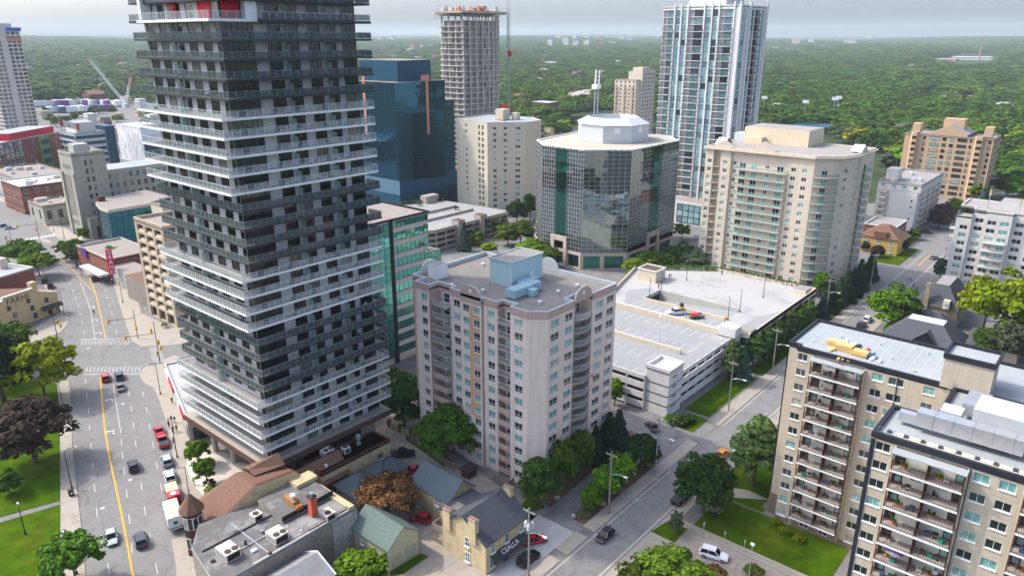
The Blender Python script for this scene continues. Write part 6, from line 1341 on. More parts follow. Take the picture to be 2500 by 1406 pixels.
q = MB(); u, v = at(1145, 1160); q.box(u - 1.2, u + 1.2, v - 1, v + 1, 0, 1.7, M_rust); q.box(u - 1.4, u + 1.4, v - 1.2, v + 1.2, 1.7, 1.9, M_td); solo('garbage_hut', q, 'small brown garbage hut with dark lid behind the pinkish block', 'hut', (u, v, 0))
def fence(pts, name, label, m, h=1.7, post=None):
    T = Thing(name, label, 'fence', (*at(*pts[0]), 0)); P = [Vector(at(*p)) for p in pts]; bd = MB(); w = None
    for a, b in zip(P, P[1:]):
        L = (b - a).length; n = max(1, int(L / .32)); Mx, _ = face_m(a, b, 0); k_ = (m.name, h)
        if k_ not in _door: x = MB(); x.box(.01, .3, .05, h, -.02, .02, m); _door[k_] = x.mesh('board')
        for i in range(n): T.put('board', _door[k_], Mx @ Matrix.Translation((i * L / n, random.uniform(-.03, .03), 0)))
        pk_ = (m.name, h, 'post')
        if pk_ not in _door: x = MB(); x.box(-.07, .07, 0, h + .1, -.1, -.025, post or m); _door[pk_] = x.mesh('post')
        for i in range(int(L / 2.4) + 1): T.put('post', _door[pk_], Mx @ Matrix.Translation((min(i * 2.4, L), 0, 0)))
fence([(1000, 1075), (1045, 1105), (1095, 1142), (1130, 1150)], 'board_fence', 'grey board fence along the lane beside the pinkish block', M_wood)
fence([(1205, 1175), (1238, 1198), (1255, 1183)], 'patio_fence', 'short board fence round a ground floor patio of the pinkish block', M_wood)
T = Thing('brick_garden_wall', 'low brick garden wall with pillars beside the banded tower', 'wall', (93, 113, 0)); b = MB(); b.box(92.8, 93.1, 97, 116, 0, 1.4, M_ybrick); T.part('wall', b)
for i in range(6): b = MB(); b.box(92.6, 93.3, 97 + i * 3.6, 97.7 + i * 3.6, 0, 1.9, M_rbrick); T.part('pillar', b)
# ------------------------------------------------------------------ trees
def leafmat(name, rgb, hv=.55, trans=.25):
    m = bpy.data.materials.new(name); t, p = _tree(m); N = t.nodes.new; L = t.links.new
    geo = N('ShaderNodeNewGeometry'); oi = N('ShaderNodeObjectInfo')
    a = N('ShaderNodeMapRange'); a.inputs[3].default_value = 1 - hv; a.inputs[4].default_value = 1 + hv * 1.3; L(geo.outputs['Random Per Island'], a.inputs[0])
    b = N('ShaderNodeMapRange'); b.inputs[3].default_value = .55; b.inputs[4].default_value = 1.45; L(oi.outputs['Random'], b.inputs[0])
    mm = N('ShaderNodeMath'); mm.operation = 'MULTIPLY'; L(a.outputs[0], mm.inputs[0]); L(b.outputs[0], mm.inputs[1])
    hs = N('ShaderNodeHueSaturation'); hs.inputs['Color'].default_value = (*rgb, 1)
    h = N('ShaderNodeMapRange'); h.inputs[3].default_value = .475; h.inputs[4].default_value = .525
    wn = N('ShaderNodeMath'); wn.operation = 'FRACT'; w2 = N('ShaderNodeMath'); w2.operation = 'MULTIPLY'; w2.inputs[1].default_value = 7.31; L(oi.outputs['Random'], w2.inputs[0]); L(w2.outputs[0], wn.inputs[0]); L(wn.outputs[0], h.inputs[0]); L(h.outputs[0], hs.inputs['Hue'])
    L(mm.outputs[0], hs.inputs['Value']); L(hs.outputs[0], p.inputs['Base Color']); p.inputs['Roughness'].default_value = .7; p.inputs['Specular IOR Level'].default_value = .1
    tr = N('ShaderNodeBsdfTranslucent'); L(hs.outputs[0], tr.inputs[0]); mx = N('ShaderNodeMixShader'); mx.inputs[0].default_value = trans
    out = t.nodes['Material Output']; L(p.outputs[0], mx.inputs[1]); L(tr.outputs[0], mx.inputs[2]); L(mx.outputs[0], out.inputs['Surface']); return m
L_green = leafmat('green_leaves', (.062, .118, .007)); L_dark = leafmat('dark_green_leaves', (.034, .074, .010)); L_yel = leafmat('yellow_green_leaves', (.15, .175, .003)); L_bright = leafmat('bright_green_leaves', (.085, .155, .005))
L_copper = leafmat('copper_leaves', (.045, .026, .022)); L_orange = leafmat('orange_leaves', (.115, .060, .020), .5); L_blue = leafmat('blue_spruce_needles', (.055, .095, .075)); L_con = leafmat('conifer_needles', (.022, .050, .020)); L_pine = leafmat('pine_needles', (.075, .115, .030)); L_grey = leafmat('grey_green_leaves', (.085, .12, .06)); L_for = leafmat('forest_leaves', (.057, .114, .007), .6)
M_bark = mat('bark', (.10, .075, .055), .95, .25, 2.5, bump=.5)
def leaf_mesh(name, pts, nrm, size, m):
    n = len(pts); rnd = RNG.normal(size=(n, 3)); t = np.cross(nrm, rnd); t /= np.linalg.norm(t, axis=1)[:, None] + 1e-9; b = np.cross(nrm, t)
    s = size[:, None]; q = np.stack([pts - t * s - b * s * .55, pts + t * s * .8 - b * s, pts + t * s + b * s * .6, pts - t * s * .7 + b * s], 1).reshape(-1, 3)
    me = bpy.data.meshes.new(name); me.vertices.add(4 * n); me.vertices.foreach_set('co', q.astype(np.float32).ravel()); me.loops.add(4 * n); me.loops.foreach_set('vertex_index', np.arange(4 * n, dtype=np.int32))
    me.polygons.add(n); me.polygons.foreach_set('loop_start', np.arange(0, 4 * n, 4, dtype=np.int32)); me.polygons.foreach_set('loop_total', np.full(n, 4, dtype=np.int32)); me.update(calc_edges=True); me.materials.append(m); return me
def crown_pts(kind, ncl, nl, lf):
    """leaf centres, normals, sizes of a crown of a tree 10 m tall"""
    P, Nn, Sz = [], [], []
    for c in range(ncl):
        if kind in ('round', 'spread', 'loose', 'ball', 'tall'):
            h0, rz, rxy = {'round': (5.6, 4.2, 3.7), 'spread': (6.1, 3.5, 5.5), 'loose': (6.0, 3.6, 4.6), 'ball': (5.0, 4.9, 4.6), 'tall': (5.8, 4.3, 2.5)}[kind]
            d = RNG.normal(size=3); d /= np.linalg.norm(d); 
            if d[2] < -.55: d[2] *= -.5
            r = RNG.uniform(.4, 1.08) if kind != 'ball' else RNG.uniform(.7, .92); ctr = np.array([d[0] * rxy * r, d[1] * rxy * r, h0 + d[2] * rz * r]); cr = RNG.uniform(.5, 1.5) * (1.15 if kind == 'spread' else 1); fl = .62 if kind == 'spread' else .8
        elif kind == 'cone':
            z = 10 * (1 - RNG.uniform(0, 1) ** .62) * .96 + .5; R = (10.4 - z) * .27; a = RNG.uniform(0, 6.283); r = R * RNG.uniform(.5, 1); ctr = np.array([r * math.cos(a), r * math.sin(a), z - .12 * r]); cr = .35 + R * .22; fl = .5; d = np.array([math.cos(a), math.sin(a), .5])
        elif kind == 'pine':
            z = RNG.uniform(3.4, 10); R = 2.9 * math.sin(min(1, (10.8 - z) / 5.2) * 1.5) * RNG.uniform(.5, 1.1); a = RNG.uniform(0, 6.283); ctr = np.array([R * math.cos(a), R * math.sin(a), z]); cr = RNG.uniform(.55, 1.0); fl = .5; d = np.array([math.cos(a), math.sin(a), .8])
        else:
            z = RNG.uniform(.8, 9.6); R = 1.7 * math.sin(min(1, z / 2.5) * 1.57) * min(1, (10.4 - z) / 3.4); a = RNG.uniform(0, 6.283); r = R * RNG.uniform(.5, 1); ctr = np.array([r * math.cos(a), r * math.sin(a), z]); cr = .7; fl = 1; d = np.array([math.cos(a), math.sin(a), .3])
        v = RNG.normal(size=(nl, 3)); v /= np.linalg.norm(v, axis=1)[:, None]; v[:, 2] = np.where(v[:, 2] < -.3, -v[:, 2], v[:, 2])
        rr = RNG.uniform(.55, 1.05, size=(nl, 1)); p = ctr + v * rr * cr * np.array([1, 1, fl]); nn = v + RNG.normal(size=(nl, 3)) * (.32 if lf == .42 else .55) + d * .35 + np.array([0, 0, .35]); nn /= np.linalg.norm(nn, axis=1)[:, None]
        P.append(p); Nn.append(nn); Sz.append(RNG.uniform(.7, 1.3, size=nl) * lf)
    return np.concatenate(P), np.concatenate(Nn), np.concatenate(Sz)
def trunk_mesh(kind):
    b = MB(); top = {'cone': 9.5, 'column': 8.5, 'pine': 9.3, 'ball': 4.5}.get(kind, 6.4); r = {'cone': .17, 'column': .14}.get(kind, .26); prev = Vector((0, 0, -.15)); pr = r * 1.25
    for i in range(1, 5): q = Vector((random.gauss(0, .09), random.gauss(0, .09), top * i / 4)); rr = r * (1 - .72 * i / 4); b.tube(prev, q, pr, M_bark, rr, 7); prev, pr = q, rr
    if kind in ('round', 'spread', 'loose', 'tall', 'pine'):
        sp = {'spread': 4.2, 'loose': 3.4, 'tall': 1.7, 'pine': 2.0}.get(kind, 2.7)
        for i in range(9): a = i * 2.4 + random.random(); z0 = random.uniform(2.6, 5.6); e = Vector((math.cos(a) * sp * random.uniform(.6, 1), math.sin(a) * sp * random.uniform(.6, 1), z0 + random.uniform(1.2, 2.6))); b.tube((0, 0, z0), e, .10, M_bark, .03, 5)
    return b.mesh('trunk')
_tm = {}
def tree_data(kind, var, dens=1.0, lf=.30, m=None):
    k = (kind, var, dens, lf)
    if k not in _tm:
        ncl, nl = {'round': (70, 46), 'spread': (64, 44), 'loose': (52, 40), 'ball': (64, 46), 'tall': (60, 40), 'cone': (150, 22), 'pine': (80, 36), 'column': (70, 36)}[kind]
        _tm[k] = (leaf_mesh('crown', *crown_pts(kind, int(ncl * dens ** .5), int(nl * dens ** .5), lf), m or L_green), trunk_mesh(kind))
    return _tm[k]
TREES = []
def tree(name, label, kind, px, py, h, w, m, var=0, z=0.0, group=None, cat='tree', dens=1.0, lf=.30, uv=None):
    u, v = uv or at(px, py, z); e = bpy.data.objects.new(name, None); COL.objects.link(e); e.location = (u, v, z); tag(e, label, cat, group)
    base_w = {'round': 8.6, 'spread': 12.4, 'loose': 10.4, 'ball': 9.8, 'tall': 6.2, 'cone': 5.4, 'pine': 6.4, 'column': 4.2}[kind]
    k_ = w / base_w > 1.25; c, t = tree_data(kind, var + (20 if k_ else 0), 3.4 if k_ else 2.6, .22 if k_ else .28); S_ = Matrix.Diagonal((w / base_w, w / base_w, h / 10.2, 1)) ; R_ = Matrix.Rotation(random.uniform(0, 6.28), 4, 'Z')
    o = link('crown', c, e, R_ @ S_); o.material_slots[0].link = 'OBJECT'; o.material_slots[0].material = m; link('trunk', t, e, R_ @ S_); TREES.append((u, v, w)); return e
NEAR = [
 ('yellow green maple on the park lawn beside the avenue', 'loose', 112, 978, 15, 17, L_yel), ('dark evergreen at the left edge above the copper tree', 'pine', 12, 985, 17, 14, L_con), ('mid green tree before the buff brick gable wall', 'round', 22, 885, 12, 13, L_green), ('dark green tree at the left edge behind the yellow maple', 'round', -30, 930, 15, 15, L_dark),
 ('broad dark copper tree on the park lawn', 'round', 88, 1130, 14, 15.5, L_copper), ('small young tree alone on the park lawn', 'round', 25, 1206, 5, 4.6, L_green), ('airy locust overhanging the avenue at the bottom left', 'loose', 188, 1425, 9, 9.6, L_green), ('broad green tree behind the red brick hall, farther one', 'spread', 62, 648, 10, 17, L_green), ('broad green tree behind the red brick hall, nearer one', 'spread', 98, 676, 9.5, 15, L_bright),
 ('locust on the planted median, far one', 'spread', 176, 634, 8.5, 11, L_bright), ('locust on the planted median, near one', 'loose', 188, 648, 7.5, 9, L_green), ('street locust before the theatre', 'loose', 268, 660, 9, 11, L_bright), ('small street tree before the limestone tower', 'round', 205, 588, 6, 5, L_green),
 ('sapling in the plaza planter, farther one', 'loose', 486, 1138, 6.2, 5.5, L_green), ('sapling in the plaza planter, nearer one', 'loose', 506, 1182, 6.0, 5, L_bright), ('orange and rust coloured tree behind the shop row', 'spread', 950, 1262, 8.4, 11.5, L_orange), ('large green maple against the pinkish block', 'round', 1090, 1128, 12.5, 12, L_green), ('dark tree between banded tower and pinkish block', 'round', 988, 1040, 12, 11, L_dark), ('dark tree behind the brick garden wall', 'round', 972, 1000, 10, 9, L_dark),
 ('dense tree at the foot of the pinkish block corner', 'tall', 1318, 1238, 10, 8, L_dark), ('upright tree in the driveway bed, second from the corner', 'tall', 1378, 1190, 10.5, 6, L_green), ('upright tree in the driveway bed, third from the corner', 'tall', 1416, 1162, 10, 5.5, L_dark), ('dark upright evergreen by the pinkish block', 'cone', 1452, 1130, 8.5, 4.5, L_con), ('dark conifer beside the blue spruce', 'cone', 1485, 1106, 9.5, 6, L_con), ('blue spruce at the end of the driveway bed', 'cone', 1508, 1094, 9, 5.5, L_blue),
 ('round dark tree at the far end of the roadside island', 'round', 1564, 1142, 7, 6.8, L_dark), ('bright tree third along the roadside island', 'round', 1514, 1184, 6.8, 5.4, L_bright), ('bright tree second along the roadside island', 'round', 1478, 1212, 6, 5.6, L_bright), ('small round tree at the near end of the roadside island', 'round', 1443, 1246, 5, 4.4, L_bright),
 ('large dark maple beside the road before the tan block', 'round', 1716, 1250, 11.5, 11, L_dark), ('tall pine beside the tan apartment block', 'pine', 1838, 1186, 14.5, 9, L_pine), ('leafy tree at the bottom edge by the parking lot', 'round', 1640, 1468, 8.5, 11.5, L_green), ('broad leafy tree at the bottom edge, left of its twin', 'round', 1570, 1475, 7, 9, L_green), ('clipped round bush tree before the pale green barn', 'ball', 885, 1432, 6.2, 9.2, L_bright), ('slender sapling beside the blue sign', 'tall', 1648, 1304, 4.5, 2.4, L_grey),
 ('bright green maple beside the far road', 'round', 2172, 806, 14, 14.5, L_bright), ('huge yellow green honey locust at the right edge', 'spread', 2455, 862, 23, 26, L_yel), ('yellow green locust behind the villa', 'spread', 2400, 812, 16, 16, L_yel), ('tangled green tree at the right edge below the locust', 'loose', 2480, 900, 13, 14, L_grey), ('dark green tree behind the dark roofed hall', 'round', 2420, 872, 9, 11, L_green), ('green tree beside the lift house of the tan block', 'loose', 2480, 860, 10, 12, L_green), ('small bright bush by the dark roofed hall', 'ball', 2312, 862, 3.5, 4, L_bright),
 ('bright locust before the octagon office', 'spread', 1560, 690, 9, 12, L_bright), ('darker locust right of the bright one by the octagon office', 'spread', 1622, 668, 9, 12, L_green), ('grey green tree before the condominium tower', 'round', 1690, 668, 10, 11, L_grey), ('street tree right of the octagon office', 'loose', 1664, 585, 7, 9, L_green), ('green tree left of the octagon office entrance', 'spread', 1290, 645, 10, 14, L_bright), ('tall dark tree between cream tower and octagon office', 'tall', 1294, 540, 13, 8, L_dark), ('dark tree beside the old garage corner', 'round', 1262, 545, 11, 11, L_dark), ('leafy tree behind the dark garage corner tree', 'round', 1240, 600, 9, 10, L_green), ('small tree before the old garage', 'round', 1195, 622, 5, 7, L_bright), ('blue spruce before the old garage', 'cone', 1132, 612, 11, 5.5, L_blue), ('scraggly tree before the old garage right end', 'loose', 1222, 578, 9, 8, L_grey),
 ('bright tree above the old garage roof, left one', 'tall', 1128, 495, 10, 7, L_bright), ('bright tree above the old garage roof, right one', 'round', 1172, 500, 8, 8, L_bright), ('purple leaved tree behind the white midrise', 'round', 2300, 545, 9, 9, L_copper), ('green tree between white midrise and brown condo', 'round', 2328, 535, 10, 11, L_green), ('dark purple tree beside the midrise lawn', 'round', 2290, 560, 9, 10, L_copper), ('light tree before the brown condo', 'round', 2382, 492, 9, 10, L_bright), ('blue spruce beyond the white apartment house', 'cone', 2396, 505, 10, 6, L_blue), ('small maroon tree beside the yellow house', 'round', 2198, 612, 4.5, 6, L_copper), ('dark shrub tree at the yellow house door', 'ball', 2142, 628, 5, 5.5, L_copper), ('dark shrub tree left of the yellow house door', 'ball', 2112, 612, 5, 4.5, L_copper),
 ('columnar tree beside the white apartment house', 'tall', 2292, 690, 9, 5, L_con), ('small street tree at the far corner', 'round', 2232, 585, 5, 6, L_bright),
 ('slim hornbeam against the parking structure corner', 'tall', 1500, 990, 7, 4, L_bright), ('scraggly pine before the parking structure', 'pine', 1783, 932, 11, 5, L_pine), ('small blue spruce before the parking structure', 'cone', 1806, 924, 9, 5.5, L_blue), ('dense dark tree before the parking structure', 'tall', 1838, 898, 9.5, 7.5, L_dark),
 ('big street tree left of the octagon, nearest its doors', 'spread', 1325, 655, 9, 13, L_green), ('dense tree under the octagon right corner', 'round', 1585, 678, 10, 12, L_green), ('dense tree between octagon and condominium, nearest the deck', 'round', 1655, 660, 10.5, 13, L_dark), ('grey green tree beside the condominium wall', 'round', 1722, 655, 9, 10, L_grey), ('green tree behind the old garage spruce', 'round', 1160, 598, 6, 8, L_green), ('full tree at the street bend left of the octagon', 'round', 1270, 600, 11, 13, L_green),
 ('bright sapling by the condominium tower corner', 'tall', 2000, 728, 9, 5, L_bright)]
for i, (lab, kind, x, y, h, w, m) in enumerate(NEAR):
    nm = {'cone': 'spruce_tree', 'pine': 'pine_tree'}.get(kind, 'broadleaf_tree'); tree(nm, lab, kind, x, y, h, w, m, i % 2)
for i, (u, v) in enumerate([(186, 65), (190, 65.6), (194, 65), (198, 65.6), (202, 65), (206, 65.6), (210, 65.2), (182, 65.4)]):
    tree('hornbeam_tree', ORD[i] + ' dark upright tree from the near end of the row along the parking structure wall' if i else 'nearest dark upright tree of the row along the parking structure wall', 'tall', 0, 0, 9.5 - (i % 3) * .5, 5.2, L_dark, i % 2, group='trees along the parking structure wall', uv=(u, v))
for i, (x, y) in enumerate([(2020, 762), (2044, 748), (2062, 738), (2078, 724), (2094, 708), (2121, 684)]):
    tree('spruce_tree', 'dark spruce nearest the parking deck in the row along the condominium tower side' if i == 0 else 'dark spruce, ' + ORD[i] + ' from the parking deck along the condominium tower side', 'cone', x, y, 11 - (i % 2), 6.2, L_con, i % 2, group='spruces along the condominium tower')
for i, (x, y) in enumerate([(1936, 795), (1960, 775), (2004, 776)]):
    tree('spruce_tree', ['little spruce at the near end of the roadside verge', 'middle little spruce on the roadside verge', 'bluish spruce by the verge path'][i], 'cone', x, y, 7, 4.5, [L_con, L_con, L_blue][i], i % 2)
# shrubs, hedges, ivy
def shrub(label, px, py, w, h, m, z=.1, uv=None, cat='shrub'):
    u, v = uv or at(px, py, z); c, _ = tree_data('ball', 7, .35, .42); o = link('shrub', c, None, Matrix.Translation((u, v, z - h * .1)) @ Matrix.Diagonal((w / 9.6, w / 9.6, h / 9.4, 1))); o.material_slots[0].link = 'OBJECT'; o.material_slots[0].material = m; tag(o, label, cat)
for lab, x, y, w, h, m in (('low shrub in the plaza planter, nearest the turret', 520, 1205, 3.5, 1.6, L_bright), ('straw coloured bush in the plaza planter', 512, 1188, 2.6, 1.8, L_grey), ('yellow flowering bush at the tan block corner', 1893, 1280, 2.2, 1.3, L_yel), ('yellow flowering bush second along the tan block wall', 1912, 1298, 2, 1.2, L_yel), ('yellow flowering bush third along the tan block wall', 1925, 1303, 1.8, 1.1, L_yel), ('yellow flowering bush under the balconies of the tan block', 1950, 1322, 2.4, 1.3, L_yel), ('yellow flowers on the verge by the parking structure', 1888, 873, 3.2, 1.4, L_yel), ('lavender and green plants at the near island tip', 1425, 1258, 3, .9, L_grey), ('dark low shrub on the roadside island', 1440, 1232, 3, 1.1, L_dark), ('shrub beside the parking lot lamp', 1838, 1405, 3.5, 2, L_green), ('orange leaved shrub at the lower edge of the parking lot', 1742, 1412, 4, 2.5, L_orange), ('round clipped yew at the parking structure foot', 1664, 1030, 3.4, 2.2, L_dark), ('bushy shrub beside the clipped yew', 1640, 1032, 4, 2, L_green), ('potted green plant before the tan office', 402, 800, 2, 1.8, L_bright), ('bush between barn and rear wing', 1062, 1240, 1.6, 1.2, L_bright), ('dark climber on the old wall by the lane', 985, 1245, 4, 2, L_dark), ('green planter bush on the old garage roof, left one', 1023, 503, 3, 2, L_grey), ('green planter bush on the old garage roof, right one', 1113, 513, 3, 2.2, L_bright)):
    shrub(lab, x, y, w, h, m, z=8.6 if 'old garage roof' in lab else .1)
def hedge_stuff(name, label, p, q, w, h, z, m, n):
    P = Vector(p); Q = Vector(q); d = Q - P; nn = Vector((-d.y, d.x)).normalized(); t = RNG.uniform(0, 1, n); s = RNG.uniform(-.5, .5, n) * w; zz = z + RNG.uniform(0, 1, n) ** .6 * h
    pts = np.stack([P.x + d.x * t + nn.x * s, P.y + d.y * t + nn.y * s, zz], 1); nr = RNG.normal(size=(n, 3)); nr[:, 2] = abs(nr[:, 2]) + .4; nr /= np.linalg.norm(nr, axis=1)[:, None]
    o = link(name, leaf_mesh(name, pts, nr, RNG.uniform(.16, .32, n), m)); tag(o, label, 'hedge'); return o
hedge_stuff('hedge', 'clipped curved hedge at the parking structure entrance', (134.5, 66.2), (139.5, 65.2), 2.2, 1.3, .1, L_dark, 900)
for i, (p, q) in enumerate((((206.5, 122), (213, 113)), ((213, 113), (222.5, 100)), ((222.7, 100), (223, 70)))): hedge_stuff('ivy', ['ivy on the far deck wall, left stretch', 'ivy on the far deck wall by the condominium', 'ivy along the right deck edge'][i], p, q, 1.0, 1.6, 8.6, L_bright, 700)
hedge_stuff('hedge', 'green hedge on the back edge of the old garage roof', (243, 250), (222, 258), 1.4, 1.6, 8.6, L_green, 600)
hedge_stuff('hedge', 'clipped hedge row behind the far maple by the dark hall', (224, 46.5), (229, 46.5), 2, 2, .0, L_bright, 400)
# boulders on the island
for i, (x, y) in enumerate(((1545, 1160), (1498, 1205), (1470, 1232), (1360, 1218), (1400, 1262), (1582, 1136))):
    u, v = at(x, y); b = MB(); n = 7; b.lathe((u, v, .1), [(.45, 0), (.6, .25), (.42, .5), (.12, .6)], M_paleston, n); b.v = [(a + random.uniform(-.1, .1), c + random.uniform(-.1, .1), d) for a, c, d in b.v]
    solo('boulder', b, 'pale landscaping boulder ' + ['by the driveway curve of the far island bed', 'on the middle of the roadside island', 'beside the second island tree', 'in the bed under the pinkish block', 'at the island tip among flowers', 'near the round dark island tree'][i], 'boulder', (u, v, .1))

# ------------------------------------------------------------------ vehicles
G_car = mat('car_glass', (.012, .015, .018), .08, .05, 1); M_tyre = mat('tyre_rubber', (.012, .012, .013), .85, .1, 3); M_rim = mat('wheel_rim', (.35, .36, .37), .35, .05, 2, metal=.7)
M_hl = mat('headlight_lens', (.70, .72, .74), .15, .03, 2); M_tl = mat('taillight_lens', (.35, .01, .01), .2, .05, 2)
def paint(n, c): return mat('car_paint_' + n, c, .22, .03, 1, spec=.6)
PAINT = {k: paint(k, c) for k, c in dict(black=(.010, .011, .013), red=(.42, .012, .016), white=(.72, .73, .74), grey=(.13, .14, .15), silver=(.36, .40, .44), blue=(.03, .08, .16), orange=(.75, .28, .01), dark=(.035, .04, .05), brown=(.09, .07, .065)).items()}
_car = {}
def loft(secs, m, mb):
    """secs: (x, half width, z bottom, z top, top inset)"""
    R = []
    for x, hw, z0, z1, ins in secs: R.append([(x, -hw * .92, z0), (x, -hw, z0 + (z1 - z0) * .35), (x, -hw, z0 + (z1 - z0) * .7), (x, -hw + ins, z1), (x, hw - ins, z1), (x, hw, z0 + (z1 - z0) * .7), (x, hw, z0 + (z1 - z0) * .35), (x, hw * .92, z0)])
    for a, b in zip(R, R[1:]):
        for i in range(8): j = (i + 1) % 8; mb.face([a[i], b[i], b[j], a[j]], m)
    mb.face(R[0], m); mb.face(R[-1][::-1], m)
def car_meshes(kind):
    if kind in _car: return _car[kind]
    pm = PAINT['grey']; b, g, tr = MB(), MB(), MB(); L, hw, zr = {'sedan': (4.6, .9, 1.45), 'suv': (4.7, .95, 1.72), 'hatch': (4.2, .89, 1.52), 'pickup': (5.7, 1.0, 1.85)}[kind]; x0, x1 = -L / 2, L / 2; zb = .28; zs = zr * .58
    loft([(x0, hw * .86, zb + .1, zs - .05, .12), (x0 + .2, hw * .97, zb, zs + .02, .1), (x0 + .9, hw, zb, zs + .04, .06), (0, hw, zb, zs + .02, .06), (x1 - 1.3, hw, zb, zs, .08), (x1 - .35, hw * .95, zb, zs - .16, .12), (x1, hw * .82, zb + .1, zs - .3, .14)], pm, b)
    c0, c1, c2, c3 = {'sedan': (x0 + .75, x0 + 1.45, x1 - 2.2, x1 - 1.4), 'suv': (x0 + .12, x0 + .45, x1 - 2.1, x1 - 1.35), 'hatch': (x0 + .15, x0 + .7, x1 - 2.0, x1 - 1.25), 'pickup': (x0 + 2.2, x0 + 2.4, x1 - 2.2, x1 - 1.6)}[kind]
    w1, w2 = hw * .93, hw * .74; zz = zs + .0
    lo = [(c0, -w1, zz), (c3, -w1, zz), (c3, w1, zz), (c0, w1, zz)]; hi = [(c1, -w2, zr - .06), (c2, -w2, zr - .06), (c2, w2, zr - .06), (c1, w2, zr - .06)]
    for i in range(4): j = (i + 1) % 4; g.face([lo[i], lo[j], hi[j], hi[i]], G_car)
    b.prism([(c1 - .05, -w2 - .02), (c2 + .05, -w2 - .02), (c2 + .05, w2 + .02), (c1 - .05, w2 + .02)], zr - .06, zr, pm)
    for i in range(4): b.tube(lo[i], hi[i], .05, pm, n=4)
    for s in (-1, 1): b.tube(((c1 + c2) / 2, s * w1, zz), ((c1 + c2) / 2, s * w2, zr - .05), .05, pm, n=4); b.box(c3 - .35, c3 - .15, s * hw - .02 if s > 0 else -hw - .16, s * hw + .16 if s > 0 else -hw + .02, zs, zs + .14, pm)
    if kind == 'suv':
        for s in (-1, 1): b.tube((c1, s * w2 * .9, zr + .04), (c2, s * w2 * .9, zr + .04), .03, pm, n=4)
    if kind == 'pickup': tr.box(x0 + .12, c0 - .1, -hw + .14, hw - .14, zs + .03, zs + .06, M_td)
    else: tr.box(x1 - .03, x1 + .03, -hw * .5, hw * .5, zb + .1, zs - .4, M_td)
    w = MB(); w.lathe((0, 0, 0), [(.30, -.11), (.34, -.08), (.34, .08), (.30, .11)], M_tyre, 12); w.v = [(x, z, y) for x, y, z in w.v]; r = MB(); r.lathe((0, 0, 0), [(.2, -.115), (.2, .115)], M_rim, 8); r.v = [(x, z, y) for x, y, z in r.v]
    hl, tl = MB(), MB(); hl.box(-.1, .06, -.18, .18, -.07, .07, M_hl); tl.box(-.05, .07, -.14, .14, -.12, .12, M_tl)
    _car[kind] = (b.mesh('body'), g.mesh('window_glass'), tr.mesh('trim'), w.mesh('wheel'), r.mesh('rim'), hl.mesh('headlight'), tl.mesh('taillight'), L, hw, zs, zr); return _car[kind]
AVE = Vector((.31, .95)); 
def car(kind, px, py, head, col, label, cat=None, z=0.03, group=None):
    u, v = at(px, py, z + .6); m = car_meshes(kind); e = bpy.data.objects.new({'suv': 'parked_suv', 'sedan': 'sedan_car', 'hatch': 'hatchback_car', 'pickup': 'pickup_truck'}[kind], None); COL.objects.link(e)
    a = math.atan2(head[1], head[0]); e.location = (u, v, z); e.rotation_euler = (0, 0, a); tag(e, label, cat or {'suv': 'car', 'sedan': 'car', 'hatch': 'car', 'pickup': 'pickup truck'}[kind], group)
    o = link('body', m[0], e); o.material_slots[0].link = 'OBJECT'; o.material_slots[0].material = PAINT[col]; link('window_glass', m[1], e); link('trim', m[2], e); L, hw, zs = m[7:10]
    for x in (-L * .31, L * .33):
        for y in (-hw + .08, hw - .08): w = link('wheel', m[3], e, Matrix.Translation((x, y, .34))); link('rim', m[4], w)
    for y in (-hw * .66, hw * .66): link('headlight', m[5], e, Matrix.Translation((L / 2 - .12, y, zs - .36))); link('taillight', m[6], e, Matrix.Translation((-L / 2 - .02, y, zs - .2)))
    return e
UPA = (-.0 + .30, .954); DNA = (-.30, -.954); NRD = (1, 0); SRD = (-1, 0)
car('suv', 257, 921, UPA, 'red', 'red car waiting at the junction in the left lane'); car('suv', 291, 917, UPA, 'dark', 'black car waiting at the junction in the right lane'); car('sedan', 294, 944, UPA, 'grey', 'dark grey sedan queued behind the black car at the junction')
car('suv', 325, 1136, UPA, 'black', 'black SUV driving alone up the middle of the avenue'); car('hatch', 272, 1311, DNA, 'silver', 'silver blue car driving towards the bottom of the avenue'); car('suv', 343, 1316, UPA, 'dark', 'dark SUV driving up the avenue near the bottom'); car('sedan', 387, 1050, UPA, 'red', 'red car parked in front of the red pickup'); car('pickup', 397, 1076, UPA, 'red', 'red pickup with black bed cover parked on the avenue'); car('suv', 407, 1123, UPA, 'silver', 'silver car parked behind the red pickup'); car('suv', 414, 1162, UPA, 'white', 'white car parked before the red mail truck')
car('sedan', 230, 681, UPA, 'dark', 'dark car driving beside the median tip'); car('pickup', 223, 622, UPA, 'silver', 'silver pickup driving past the median trees'); car('suv', 109, 686, UPA, 'black', 'dark car parked under the trees by the red brick hall, farther one'); car('suv', 123, 698, UPA, 'dark', 'dark car parked by the red brick hall, nearer one'); car('sedan', 10, 551, (.9, -.4), 'blue', 'blue car at the left edge of the far junction'); car('sedan', 24, 556, (.9, -.4), 'silver', 'silver car at the left edge of the far junction')
